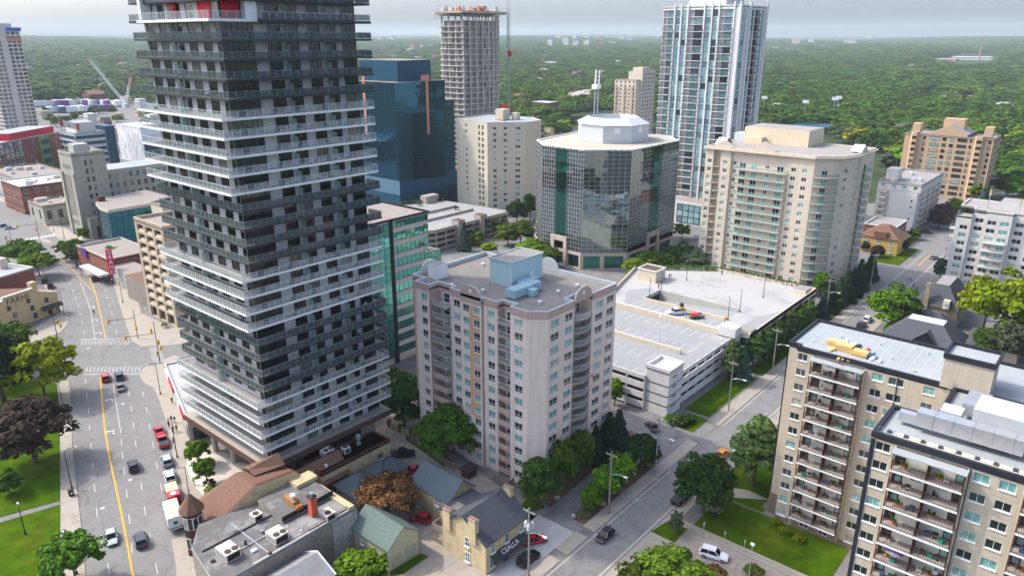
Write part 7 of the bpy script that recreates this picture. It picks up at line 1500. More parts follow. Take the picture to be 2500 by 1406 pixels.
car('hatch', 1477, 1305, SRD, 'black', 'black hatchback driving down the shaded road'); car('pickup', 1664, 1212, NRD, 'black', 'black pickup parked under the large dark maple'); car('hatch', 1764, 1106, NRD, 'orange', 'orange taxi coloured car on the road beside the pine'); car('suv', 1743, 1352, (.25, -.97), 'white', 'white SUV parked in the lot by the tan wing'); car('sedan', 1592, 1040, (.55, .83), 'brown', 'brown sedan in the driveway by the parking structure'); car('sedan', 1304, 1316, (.85, -.5), 'red', 'red car parked beside the lettered shop house'); car('suv', 1290, 1362, NRD, 'black', 'black SUV parked before the shop house awning'); car('hatch', 1026, 1264, (-.35, .94), 'red', 'red hatchback in the lane beside the wooden stair'); car('pickup', 980, 1108, (.8, -.6), 'black', 'black pickup parked behind the dark red roofed shop'); car('sedan', 1014, 1146, (.8, -.6), 'red', 'red car half hidden behind the grey fence')
car('suv', 2103, 793, NRD, 'black', 'black SUV parked on the far road by the maple'); car('suv', 2118, 779, NRD, 'white', 'white car parked on the far road by the maple'); car('sedan', 2281, 629, (.96, -.25), 'grey', 'grey sedan on the road beyond the far junction'); car('sedan', 2098, 652, (.2, .98), 'dark', 'dark car beside the condominium tower corner'); car('suv', 2262, 567, (.1, -1), 'black', 'dark car before the white midrise'); car('suv', 2352, 502, (.2, 1), 'white', 'white car below the brown condo'); car('sedan', 1303, 535, (.3, .95), 'silver', 'silver car on the street left of the octagon office'); car('sedan', 1700, 578, (.9, .3), 'white', 'white car on the street behind the octagon trees'); car('sedan', 2117, 470, NRD, 'red', 'red car in the lot beside the condominium tower')
car('pickup', 1650, 762, (-.75, .66), 'white', 'white crew pickup parked on the parking deck', z=8.71)
# trailer and skid steer on the deck
u, v = at(1698, 772, 9.2); T = Thing('utility_trailer', 'low wooden trailer with red load hitched to the white pickup', 'trailer', (u, v, 8.7)); Rz = Matrix.Translation((u, v, 8.7)) @ Matrix.Rotation(math.atan2(.66, -.75), 4, 'Z'); b = MB(); b.box(-2.2, 2.0, -1.0, 1.0, .5, .62, M_wood, M=Rz); b.box(-2.2, 2.0, -1.05, -.98, .62, 1.1, M_wood, M=Rz); b.box(-2.2, 2.0, .98, 1.05, .62, 1.1, M_wood, M=Rz); b.box(2.0, 3.1, -.06, .06, .5, .6, M_steel, M=Rz); T.part('bed', b); b = MB(); b.box(-.8, 1.2, -.8, .8, .62, 1.25, M_red, M=Rz); T.part('red_load', b)
for x in (-.5, .4):
    for y in (-1.05, 1.05): T.put('wheel', car_meshes('suv')[3], Rz @ Matrix.Translation((x, y, .34)))
u, v = at(1664, 751, 9.4); T = Thing('skid_steer', 'small yellow skid steer loader beside the white pickup', 'loader', (u, v, 8.7)); Rz = Matrix.Translation((u, v, 8.7)) @ Matrix.Rotation(.6, 4, 'Z'); b = MB(); b.box(-1.2, .8, -.6, .6, .45, 1.15, mat('machine_yellow', (.55, .32, .02), .5), M=Rz); b.box(.7, 1.9, -.75, -.6, .5, .75, _mats['machine_yellow'], M=Rz); b.box(.7, 1.9, .6, .75, .5, .75, _mats['machine_yellow'], M=Rz); b.box(1.8, 2.3, -.8, .8, .2, .75, M_td, M=Rz); T.part('chassis', b); b = MB(); b.box(-.6, .6, -.5, .5, 1.15, 2.0, M_td, M=Rz); T.part('cab', b)
for x in (-.7, .5):
    for y in (-.75, .75): T.put('wheel', car_meshes('suv')[3], Rz @ Matrix.Translation((x, y, .34)))
def truck(name, label, px, py, body_m, cab_m, L, W, Ht, extra):
    u, v = at(px, py, 1.2); R = Matrix.Translation((u, v, .03)) @ Matrix.Rotation(math.atan2(*UPA[::-1]), 4, 'Z'); T = Thing(name, label, 'truck', (u, v, .03)); b = MB(); b.box(-L / 2, L / 2 - 1.6, -W / 2, W / 2, .75, Ht, body_m, top=extra.get('top', body_m), M=R); T.part('cargo_box', b); b = MB(); loft([(L / 2 - 1.55, W / 2 - .05, .5, Ht * .78, .12), (L / 2 - .5, W / 2 - .08, .5, Ht * .7, .15), (L / 2 + .4, W / 2 - .15, .5, 1.35, .2)], cab_m, b); b.v = [tuple(R @ Vector(p)) for p in b.v]; T.part('cab', b); b = MB(); b.box(L / 2 - .45, L / 2 + .2, -W / 2 + .25, W / 2 - .25, 1.45, Ht * .66, G_car, M=R); T.part('windscreen', b)
    for x in (-L * .28, L * .4):
        for y in (-W / 2 + .12, W / 2 - .12): T.put('wheel', car_meshes('suv')[3], R @ Matrix.Translation((x, y, .4)) @ Matrix.Scale(1.2, 4))
    b = MB()
    if 'stripe' in extra: b.box(-L / 2, L / 2 - 1.7, -.45, .45, Ht + .003, Ht + .012, extra['stripe'], M=R)
    if 'rear' in extra:
        for a, c, d, f, m in extra['rear']: b.box(-L / 2 - .03, -L / 2 - .005, a, c, d, f, m, M=R)
    if 'roofband' in extra: b.box(-L / 2, -L / 2 + 1.9, -W / 2, W / 2, Ht + .003, Ht + .02, extra['roofband'], M=R)
    if b.f: T.part('livery', b)
    if 'disc' in extra: b = MB(); b.lathe((0, 0, 0), [(.55, 0), (.55, .02), (.42, .025), (.42, .03)], M_tw, 14); b.box(-.25, .3, -.06, .06, .03, .05, extra['disc']); b.box(-.1, .25, .1, .2, .03, .05, extra['disc']); T.put('emblem', b.mesh('emblem'), R @ Matrix.Translation((-L / 2 + .95, 0, Ht + .02)))
M_tanr = mat('truck_roof_tan', (.55, .46, .30), .8); M_grn = mat('green_decal', (.0, .22, .13), .6)
truck('mail_truck', 'red mail truck with tan roof and round white emblem parked in the lay-by', 421, 1206, PAINT['red'], PAINT['red'], 6.6, 2.1, 2.8, dict(top=M_tanr, roofband=PAINT['red'], disc=PAINT['red'], rear=[(-1, 1, .75, 1.3, PAINT['blue'])])); truck('box_truck', 'white box truck with tan roof stripe and green tail marking behind the mail truck', 422, 1258, PAINT['white'], PAINT['white'], 7.6, 2.4, 3.2, dict(stripe=M_tanr, rear=[(-1.15, 1.15, 1.0, 1.2, M_grn), (-.35, .35, 1.7, 2.4, M_grn)]))
truck('tow_truck', 'blue utility truck with tan load at the kerb below the theatre', 262, 676, PAINT['blue'], PAINT['blue'], 6.2, 2.2, 2.2, dict(top=M_tanr))
for i in range(30):   # trailers in the far rail yard
    row = i // 10; x = [92, 130, 200][row] + (i % 10) * [12.5, 15, 10][row]; y = [262, 276, 258][row] + (i % 10) * [-.6, -.4, .2][row] + random.uniform(-1, 1); u, v = at(x, y); q = MB(); q.box(u - 6, u + 6, v - 4, v + 4, 1, 7.5, random.choice([PAINT['white']] * 5 + [mat('trailer_purple', (.16, .05, .22), .6), PAINT['blue'], PAINT['silver']])); q.box(u - 5, u + 5, v - 3.4, v + 3.4, 0, 1, M_td); o = solo('semi_trailer', q, 'trailer ' + (ORD[i % 10] if i % 10 else 'first') + ' from the left in the ' + ['back', 'front', 'right hand'][row] + ' row of the far yard', 'trailer', (u, v, 0), 'trailers parked in the far yard')

# ------------------------------------------------------------------ poles, lamps, signals, signs
def wire(name, label, P, Q, sag, r=.022):
    b = MB(); P, Q = Vector(P), Vector(Q); n = 10; pts = [P.lerp(Q, i / n) - Vector((0, 0, sag * 4 * (i / n) * (1 - i / n))) for i in range(n + 1)]
    for a, c in zip(pts, pts[1:]): b.tube(a, c, r, M_black, n=3)
    solo(name, b, label, 'wire', tuple(P), 'overhead wires along the road')
M_pole = mat('pole_wood', (.27, .24, .20), .9, .12, 1.5, streak=.2)
PU = [(75.8, 61.2), (98.0, 60.5), (114.7, 60.5), (148.7, 60.9), (174.7, 61.0), (225, 64.5), (262.5, 62)]; PL = ['wooden pole with three transformer cans before the lettered shop house', 'pole beside the near island trees', 'pole at the driveway mouth', 'pole on the verge before the white parking structure', 'pole beside the dense verge tree', 'pole by the condominium tower spruces', 'pole at the far junction']
for i, (u, v) in enumerate(PU):
    T = Thing('utility_pole', PL[i], 'utility pole', (u, v, 0), 'utility poles along the road'); b = MB(); b.tube((u, v, 0), (u, v, 13), .19, M_pole if i != 2 else M_steel, .12, 8); T.part('pole', b)
    b = MB(); b.box(u - .07, u + .07, v - 1.2, v + 1.2, 12.1, 12.25, M_pole); T.part('crossarm', b); b = MB()
    for y in (-1, -.4, .4, 1): b.lathe((u, v + y, 12.25), [(.06, 0), (.09, .1), (.05, .2)], M_winf, 6)
    T.part('insulator', b)
    b = MB(); b.tube((u, v, 8.3), (u + .2, v - 1.4, 8.8), .05, M_steel); b.tube((u + .2, v - 1.4, 8.8), (u + .3, v - 2.6, 8.8), .05, M_steel); T.part('lamp_arm', b); b = MB(); b.box(u + .12, u + .48, v - 3.3, v - 2.5, 8.72, 8.88, M_winf); T.part('lamp_head', b)
    if i == 0:
        for k, (a, c) in enumerate(((-.45, -.3), (.45, -.35), (-.05, .55))): b = MB(); b.lathe((u + a, v + c, 9.2), [(.28, 0), (.3, .1), (.3, .95), (.2, 1.05), (.08, 1.25)], M_hvac2, 10); T.part('transformer', b)
for i in range(6):
    a, c = PU[i], PU[i + 1]
    for y in (-1, 1): wire('overhead_wire', f"{'road' if y < 0 else 'building'} side top wire, {ORD[i] if i else 'first'} span from the shop house pole", (a[0], a[1] + y, 12.45), (c[0], c[1] + y, 12.45), .5)
    wire('overhead_wire', f"lower cable, {ORD[i] if i else 'first'} span from the shop house pole", (a[0], a[1], 9.8), (c[0], c[1], 9.8), .6, .03)
wire('overhead_wire', 'top wire running from the shop house pole out of the picture', (75.8, 62.2, 12.45), (40, 62, 12.4), .5)
def lamp(label, px, py, h, arm, m=M_black, z=.12, name='street_lamp', double=False):
    u, v = at(px, py, z); T = Thing(name, label, 'street lamp', (u, v, z)); b = MB(); b.tube((u, v, z), (u, v, z + h), .10, m, .06, 8); b.lathe((u, v, z), [(.18, 0), (.18, .5), (.1, .6)], m, 8); T.part('pole', b)
    for d in ((1, -1) if double else (1,)):
        a = Vector((arm[0] * d, arm[1] * d, 0)); b = MB()
        if a.length > .1: b.tube((u, v, z + h - .1), (u + a.x * .5, v + a.y * .5, z + h + .35), .045, m, n=5); b.tube((u + a.x * .5, v + a.y * .5, z + h + .35), (u + a.x, v + a.y, z + h + .3), .04, m, n=5); T.part('arm', b); b = MB()
        b.box(u + a.x - .14, u + a.x + .14, v + a.y - .3, v + a.y + .3, z + h + (.2 if a.length > .1 else 0), z + h + .38, M_steel if m is M_black else M_winf); T.part('lamp_head', b)
AR = (1.9, -.6)
lamp('black lamp on the park side pavement beside the litter bin', 176, 1192, 8.2, AR); lamp('black lamp at the bottom of the park side pavement', 188, 1400, 8, (-.5, .2)); lamp('black lamp beside the park tree shadow up the avenue', 158, 1010, 8, AR); lamp('black lamp by the plaza before the parked red pickup', 433, 1116, 8, (.5, -.2)); lamp('black lamp beside the mail truck', 466, 1232, 8, (-1.9, .6)); lamp('black lamp by the podium shop sign', 392, 962, 8, (-1.7, .5)); lamp('black lamp at the buff brick corner', 157, 768, 8, AR); lamp('black lamp on the median beside the near locust', 200, 672, 8, (.4, -.1)); lamp('black lamp at the theatre pavement', 300, 738, 8, (-1.9, .5)); lamp('short park lamp on the lawn by the path', 62, 1303, 6, (0, 0)); lamp('grey lamp between the parking lot and the path', 1826, 1420, 7, (0, 0), M_steel); lamp('tall lamp at the far left square', 32, 606, 8, AR)
for i, (x, y, lab) in enumerate(((1585, 731, 'black deck lamp at the left end of the ramp'), (1614, 711, 'black deck lamp behind the left ramp end'), (1676, 685, 'black deck lamp on the worn white deck'), (1863, 727, 'black deck lamp on the worn deck near the condominium'), (1806, 762, 'black deck lamp at the right ramp end'), (1777, 781, 'black deck lamp with orange barrel at its foot'))): lamp(lab, x, y, 6.5, (-.5, 0), M_black, 8.7)
lamp('white twin deck lamp on the parking structure front deck', 1608, 834, 7, (.7, .3), M_winf, 8.0, double=True)
u, v = at(1772, 779, 8.8); q = MB(); q.lathe((u, v, 8.7), [(.35, 0), (.35, .7), (.3, .8)], mat('orange_barrel', (.75, .33, .02), .6), 8); solo('barrel', q, 'orange barrel at the foot of a deck lamp', 'barrel', (u, v, 8.7))
M_sig = mat('signal_yellow', (.62, .34, .02), .5)
def signal(label, px, py, h, arm, heads):
    u, v = at(px, py, .12); T = Thing('traffic_signal', label, 'traffic signal', (u, v, .12)); b = MB(); b.tube((u, v, .12), (u, v, h), .12, M_black, .08, 8); T.part('pole', b); b = MB(); b.tube((u, v, h * .72), (u + arm[0], v + arm[1], h * .74), .07, M_black, n=5); T.part('arm', b)
    for f, z in heads:
        a, c = u + arm[0] * f, v + arm[1] * f; b = MB(); b.box(a - .22, a + .22, c - .22, c + .22, z - .6, z + .6, M_sig); hd = T.part('signal_head', b); b = MB()
        for k in range(3): b.box(a - .14, a + .14, c - .235, c - .225, z + .25 - k * .36, z + .5 - k * .36, [M_tl, M_sig, M_grn][k])
        T.part('lens', b, parent=hd)
signal('black signal mast before the tan office with yellow head over the avenue', 337, 826, 9, (-6.2, 2.4), [(1, 6.4), (0, 3.2)]); signal('black signal mast at the podium corner with several yellow heads', 391, 886, 12, (-6.5, 2.6), [(1, 8.6), (.12, 9.5), (-.06, 6.0), (-.1, 4.2), (.04, 3.0)]); signal('black signal mast at the far junction by the grey stone shop', 96, 582, 9, (-7, 1), [(1, 6.5), (.1, 4)]); signal('black signal mast before the limestone tower', 158, 585, 9, (-4, 5), [(1, 6.5)]); signal('yellow signal behind the yellow maple at the buff corner', 140, 822, 6, (1.5, .5), [(.5, 4.3), (1, 3)])
def sign(label, px, py, h, w, hh, m, z=.12, mp=M_steel, cat='sign'):
    u, v = at(px, py, z); T = Thing('sign_post', label, cat, (u, v, z)); b = MB(); b.tube((u, v, z), (u, v, z + h), .05, mp, n=6); T.part('post', b); b = MB(); b.box(u - w / 2 - .0, u + w / 2, v - .03, v + .03, z + h - hh, z + h + .05, m); M = b; T.part('panel', b)
sign('dark blue hanging sign at the apartment path', 1660, 1290, 3.4, 1.0, 1.1, PAINT['blue'], mp=M_black); sign('white parking sign nearest the road', 1717, 1302, 2.3, .35, .5, M_tw); sign('white parking sign in the middle of the lot edge', 1768, 1325, 2.3, .35, .5, M_tw); sign('white parking sign farthest along the lot edge', 1816, 1346, 2.3, .35, .5, M_tw); sign('red and white no entry sign at the far junction', 2262, 700, 3, .7, .7, M_red); sign('blue banner sign on the old garage front', 1161, 592, 7, 1.6, 4.5, PAINT['blue']); sign('blue transit flag on the plaza lamp kerb', 428, 1098, 3, .4, 1.2, PAINT['blue'])
u, v = at(175, 1210); T = Thing('litter_bin', 'black litter bin on the park side pavement', 'bin', (u, v, .13)); b = MB(); b.box(u - .4, u + .4, v - .4, v + .4, .13, 1.3, M_black); T.part('body', b); b = MB(); b.box(u - .2, u + .2, v - .41, v - .405, .6, .9, M_tw); T.part('label', b)
u, v = at(1745, 1262); q = MB(); q.lathe((u, v, .12), [(.3, 0), (.33, .8), (.28, .85)], M_black, 8); solo('trash_can', q, 'small black trash can under the large dark maple', 'bin', (u, v, .12)); u, v = at(1748, 1250); T = Thing('picnic_table', 'weathered picnic table under the large dark maple', 'table', (u, v, .12)); b = MB(); b.box(u - 1.0, u + 1.0, v - .45, v + .45, .85, .92, M_wood); T.part('table_top', b)
for y in (-.85, .85): b = MB(); b.box(u - 1.0, u + 1.0, v + y - .15, v + y + .15, .55, .6, M_wood); T.part('seat', b)
for x in (-.7, .7): b = MB(); b.box(u + x - .05, u + x + .05, v - .8, v + .8, .45, .55, M_wood); b.box(u + x - .05, u + x + .05, v - .4, v - .3, .12, .85, M_wood); b.box(u + x - .05, u + x + .05, v + .3, v + .4, .12, .85, M_wood); T.part('leg', b)
u0_, v0_ = 88, 22
T = Thing('rail_fence', 'low brown rail fence round the corner lawn at the bottom', 'fence', (100, 25, .1))
for (a, c) in (((101.5, 26), (92, 22.5)), ((101.5, 26), (103, 24.5))):
    for z in (.55, .95): b = MB(); Mx, L_ = face_m(a, c, .1); b.box(0, L_, z, z + .1, -.03, .03, M_rust, M=Mx); T.part('rail', b)
    for i in range(max(2, int(math.dist(a, c) / 2.2)) + 1): t = i / max(2, int(math.dist(a, c) / 2.2)); x, y = a[0] + (c[0] - a[0]) * t, a[1] + (c[1] - a[1]) * t; b = MB(); b.box(x - .07, x + .07, y - .07, y + .07, .1, 1.2, M_rust); T.part('post', b)

# ------------------------------------------------------------------ people
import bmesh
def person_mesh(st):
    me = bpy.data.meshes.new('person'); bm = bmesh.new(); sk_ = bm.verts.layers.skin.verify()
    J = dict(pel=(0, 0, .92, .13), sp=(0, 0, 1.15, .14), ch=(.02, 0, 1.38, .15), nk=(.03, 0, 1.53, .06), hd=(.05, 0, 1.66, .10), tp=(.05, 0, 1.74, .07), sL=(.02, .19, 1.42, .07), eL=(-.10 * st, .25, 1.16, .05), hL=(.06 * st, .26, .94, .045), sR=(.02, -.19, 1.42, .07), eR=(.12 * st, -.25, 1.16, .05), hR=(.24 * st, -.24, .98, .045), tL=(0, .10, .86, .10), kL=(.16 * st, .11, .50, .075), aL=(.24 * st, .11, .10, .05), fL=(.40 * st, .12, .04, .045), tR=(0, -.10, .86, .10), kR=(-.02 * st, -.11, .48, .075), aR=(-.32 * st, -.11, .12, .05), fR=(-.20 * st, -.12, .04, .045))
    V = {}
    for k, (x, y, z, r) in J.items(): q = bm.verts.new((x, y, z)); q[sk_].radius = (r, r); q[sk_].use_root = (k == 'pel'); V[k] = q
    for a, c in ('pel sp', 'sp ch', 'ch nk', 'nk hd', 'hd tp', 'ch sL', 'sL eL', 'eL hL', 'ch sR', 'sR eR', 'eR hR', 'pel tL', 'tL kL', 'kL aL', 'aL fL', 'pel tR', 'tR kR', 'kR aR', 'aR fR') and [x.split() for x in ('pel sp', 'sp ch', 'ch nk', 'nk hd', 'hd tp', 'ch sL', 'sL eL', 'eL hL', 'ch sR', 'sR eR', 'eR hR', 'pel tL', 'tL kL', 'kL aL', 'aL fL', 'pel tR', 'tR kR', 'kR aR', 'aR fR')]: bm.edges.new((V[a], V[c]))
    bm.to_mesh(me); bm.free(); return me
def clothes(name, shirt, trousers, hair):
    m = bpy.data.materials.new(name); t, p = _tree(m); N = t.nodes.new; tc = N('ShaderNodeTexCoord'); sp = N('ShaderNodeSeparateXYZ'); t.links.new(tc.outputs['Object'], sp.inputs[0]); mr = N('ShaderNodeMapRange'); mr.inputs[2].default_value = 1.9; t.links.new(sp.outputs[2], mr.inputs[0]); cr = N('ShaderNodeValToRGB'); cr.color_ramp.interpolation = 'CONSTANT'; e = cr.color_ramp.elements; e[0].position = 0; e[0].color = (.02, .02, .02, 1); e[1].position = .05; e[1].color = (*trousers, 1)
    for pos, c in ((.5, shirt), (.78, (.45, .28, .20)), (.885, hair)): x = e.new(pos); x.color = (*c, 1)
    t.links.new(mr.outputs[0], cr.inputs[0]); t.links.new(cr.outputs[0], p.inputs['Base Color']); p.inputs['Roughness'].default_value = .85; return m
PM = [person_mesh(1.0), person_mesh(-.8), person_mesh(.25)]; CL = {'navy': clothes('navy_clothes', (.02, .025, .06), (.03, .03, .04), (.03, .02, .015)), 'white': clothes('white_shirt_clothes', (.65, .65, .66), (.04, .05, .09), (.05, .03, .02)), 'hivis': clothes('high_visibility_clothes', (.35, .75, .05), (.03, .04, .10), (.05, .04, .03)), 'black': clothes('black_clothes', (.015, .015, .018), (.02, .02, .025), (.02, .015, .01)), 'red': clothes('red_shirt_clothes', (.40, .03, .03), (.04, .04, .05), (.04, .03, .02)), 'blue': clothes('blue_shirt_clothes', (.06, .15, .35), (.05, .05, .06), (.03, .02, .02))}
for me in PM: me.materials.append(CL['navy'])
def person(label, px, py, cl, ang, pose=0, z=.13):
    u, v = at(px, py, z); o = link('person', PM[pose]); o.location = (u, v, z); o.rotation_euler = (0, 0, ang); a = o.modifiers.new('skin', 'SKIN'); s = o.modifiers.new('subsurf', 'SUBSURF'); s.levels = 1; s.render_levels = 1; o.material_slots[0].link = 'OBJECT'; o.material_slots[0].material = CL[cl]; tag(o, label, 'person')
for a in (('person in black walking at the front of the group by the red car', 413, 1045, 'black', 1.2), ('person in white shirt in the group by the red car', 412, 1036, 'white', 1.2), ('person in navy at the back of the group by the red car', 419, 1030, 'navy', 1.3), ('person in navy rightmost at the back of the pavement group', 427, 1032, 'navy', 1.2), ('person in dark clothes beside the pavement group lamp', 423, 1056, 'navy', 1.25), ('person in dark red walking apart from the pavement group', 432, 1053, 'red', 1.2), ('worker in bright green vest walking beside the plaza planter', 474, 1183, 'hivis', 1.2), ('person in black crossing the middle of the avenue', 230, 768, 'black', -2), ('person in black outside the buff brick corner', 140, 762, 'black', .5), ('person in blue outside the buff brick corner', 147, 764, 'blue', .5), ('person in dark clothes by the podium shop wall', 421, 985, 'black', 1.2), ('person in blue crossing the far junction', 2218, 686, 'blue', 2), ('person in navy crossing beside the blue one at the far junction', 2224, 688, 'navy', 2), ('person in black at the far junction kerb', 2229, 702, 'black', -2), ('person in red walking below the far junction kerb', 2238, 710, 'red', -2), ('person in black on the street by the cream tower', 1309, 525, 'black', 1), ('person in blue before the limestone tower door', 155, 588, 'blue', 0), ('person in dark clothes on the far left square, first', 16, 588, 'black', 1), ('person in navy on the far left square, second', 42, 590, 'navy', 1), ('person in black on the pavement by the brick corner shops, first', 30, 512, 'black', 1), ('person in blue on the pavement by the brick corner shops, second', 44, 520, 'blue', 1), ('worker in bright vest by the road works at the stone shop, first', 118, 558, 'hivis', 1), ('worker in bright vest by the road works at the stone shop, second', 132, 566, 'hivis', -1)): person(*a, pose=random.choice([0, 1, 2]))
for a in (('worker in black on the worn parking deck, first of a pair', 1634, 681, 'black', 1), ('worker in red on the worn parking deck, second of a pair', 1638, 679, 'red', 2), ('worker in dark clothes at the back of the parking deck', 1662, 656, 'black', 1), ('worker in red beside the ramp of the parking deck', 1608, 705, 'red', 1), ('worker in dark clothes on the far parking deck edge', 1762, 672, 'black', 0)): person(*a, pose=2, z=8.71)
# ------------------------------------------------------------------ things on the roofs and balconies
M_ply = mat('plywood', (.60, .40, .17), .8, .12, 1); zr_ = HA - .44
def at_roof(px, py): return at(px, py, HA)
for i, (x, y, w, l, h) in enumerate(((2045, 838, 3.2, 1.4, .9), (2062, 850, 2.6, 1.5, 1.2), (2100, 862, 2.4, 1.5, .9))):
    u, v = at_roof(x, y); T = Thing('plywood_stack', ['leftmost stack of yellow plywood on the tan block roof', 'middle stack of yellow plywood on the tan block roof', 'rightmost stack of yellow plywood on the tan block roof'][i], 'plywood stack', (u, v, zr_))
    for k in range(5): b = MB(); d = random.uniform(-.12, .12); b.box(u - l / 2 + d, u + l / 2 + d, v - w / 2, v + w / 2, zr_ + k * h / 5, zr_ + (k + .8) * h / 5, M_ply); T.part('sheet', b)
for i, (x, y, m) in enumerate(((2030, 848, M_ply), (2118, 866, PAINT['blue']), (2130, 862, PAINT['blue']), (2085, 840, M_td), (2075, 832, M_tw), (2140, 872, M_tw), (2110, 850, M_red), (2060, 872, M_ply))):
    u, v = at_roof(x, y); q = MB()
    for k in range(5): a, c = u + random.uniform(-.8, .8), v + random.uniform(-1, 1); q.box(a - .5, a + .5, c - .15, c + .2, zr_ + .02 * k, zr_ + .05 + random.uniform(.05, .3), m)
    solo('building_material', q, ['loose boards left of the plywood stacks', 'blue wrapped material right of the plywood stacks', 'second blue wrapped bundle at the right of the roof materials', 'black roofing rolls behind the plywood stacks', 'white bags at the back of the roof materials', 'white sheet pile at the right end of the roof materials', 'red bundle among the roof materials', 'long yellow boards along the roof edge'][i], 'building material', (u, v, zr_))
_it = {}
def item_mesh(kind, m):
    k = (kind, m.name)
    if k in _it: return _it[k]
    b = MB()
    if kind == 'chair':
        b.box(-.28, .28, -.28, .28, .40, .46, m); b.box(-.28, -.22, -.28, .28, .46, .95, m)
        for x in (-.25, .25):
            for y in (-.25, .25): b.box(x - .025, x + .025, y - .025, y + .025, 0, .4, m)
        for y in (-.27, .27): b.box(-.26, .26, y - .03, y + .03, .62, .66, m)
    elif kind == 'table':
        b.lathe((0, 0, .68), [(.42, 0), (.42, .04)], m, 10); b.tube((0, 0, 0), (0, 0, .68), .04, m); b.lathe((0, 0, 0), [(.22, 0), (.2, .04)], m, 8)
    elif kind == 'planter':
        b.box(-.45, .45, -.16, .16, 0, .28, M_copper)
        for i in range(26): x, y, z = random.uniform(-.45, .45), random.uniform(-.2, .2), random.uniform(.3, .95); a = random.uniform(0, 6.28); s = .14; b.face([(x - s * math.cos(a), y - s * math.sin(a), z - s), (x + s * math.cos(a), y + s * math.sin(a), z - s * .4), (x + s * math.cos(a), y + s * math.sin(a), z + s), (x - s * math.cos(a), y - s * math.sin(a), z + s * .5)], m)
    elif kind == 'bin': b.box(-.3, .3, -.25, .25, 0, .5, m); b.box(-.32, .32, -.27, .27, .5, .56, m)
    _it[k] = b.mesh('patio_' + kind if kind != 'planter' else 'planter'); return _it[k]
KC = [('chair', M_tw, 'white patio chair'), ('chair', M_rust, 'brown patio chair'), ('chair', M_td, 'black patio chair'), ('table', M_td, 'small round black table'), ('planter', L_bright, 'leafy planter'), ('bin', PAINT['blue'], 'blue storage box'), ('chair', M_wood, 'wooden patio chair'), ('table', M_tw, 'small round white table'), ('planter', L_green, 'bushy planter'), ('bin', M_grn, 'green storage box')]
for (P0, b0, b1, nm) in (((116.6, 37.1), 2.9, 10.7, 'tan apartment block'), ((94.9, 19.3), 3.1, 11.1, 'nearer tan wing'), ((94.9, 19.3), 17.1, 23.5, 'tan wing second bay')):
    M_, _ = face_m(P0, (P0[0], -30)); w = b1 - b0
    for j in range(1, 12):
        for side in (0, 1):
            for k_, (kd, m, lb) in enumerate(random.sample(KC, random.choice([1, 2, 2, 3]))):
                s = b0 + w / 2 * side + .8 + (w / 2 - 1.4) * (k_ + .5) / 3; t = 2.5 + FA * (j - 1) + .003
                o = link('patio_' + kd if kd != 'planter' else 'planter', item_mesh(kd, m), None, M_ @ Matrix.Translation((s, t, .1 + random.uniform(0, .6))) @ Matrix.Rotation(-math.pi / 2, 4, 'X') @ Matrix.Rotation(random.uniform(-.5, .5), 4, 'Z'))
                tag(o, f"{lb} on the {'left' if side == 0 else 'right'} {ORD[j]} floor balcony of the {nm}", {'chair': 'chair', 'table': 'table', 'planter': 'planter', 'bin': 'box'}[kd], 'things on the apartment balconies')
M_, _ = face_m((94.9, 19.3), (94.9, -30)); um = MB(); p0 = M_ @ Vector((5.2, 2.5 + FA * 5, .6)); T = Thing('parasol', 'open mauve parasol on a balcony of the nearer tan apartment wing', 'parasol', tuple(p0)); um.lathe((p0.x, p0.y, p0.z + 1.75), [(1.3, 0), (.7, .3), (.05, .5)], mat('mauve_cloth', (.20, .15, .24), .9), 8); T.part('canopy', um); um = MB(); um.tube(p0, p0 + Vector((0, 0, 1.9)), .03, M_steel); T.part('pole', um)
for k in range(2, 30):   # a few things on the banded tower's terraces
    for f in range(2):
        if random.random() < .6:
            kd, m, lb = random.choice(KC); z = TZ + k * TH + .004; left = f == 0
            if k == 26: continue
            p = (60.7, random.uniform(113, 136)) if left else (random.uniform(64, 87), 110.9)
            o = link('patio_' + kd if kd != 'planter' else 'planter', item_mesh(kd, m), None, Matrix.Translation((*p, z)) @ Matrix.Rotation(random.uniform(0, 6.28), 4, 'Z')); tag(o, f"{lb} on the {'avenue' if left else 'shaded'} side terrace of the banded tower, {ORD[k]} balcony level", {'chair': 'chair', 'table': 'table', 'planter': 'planter', 'bin': 'box'}[kd], 'things on the banded tower terraces')
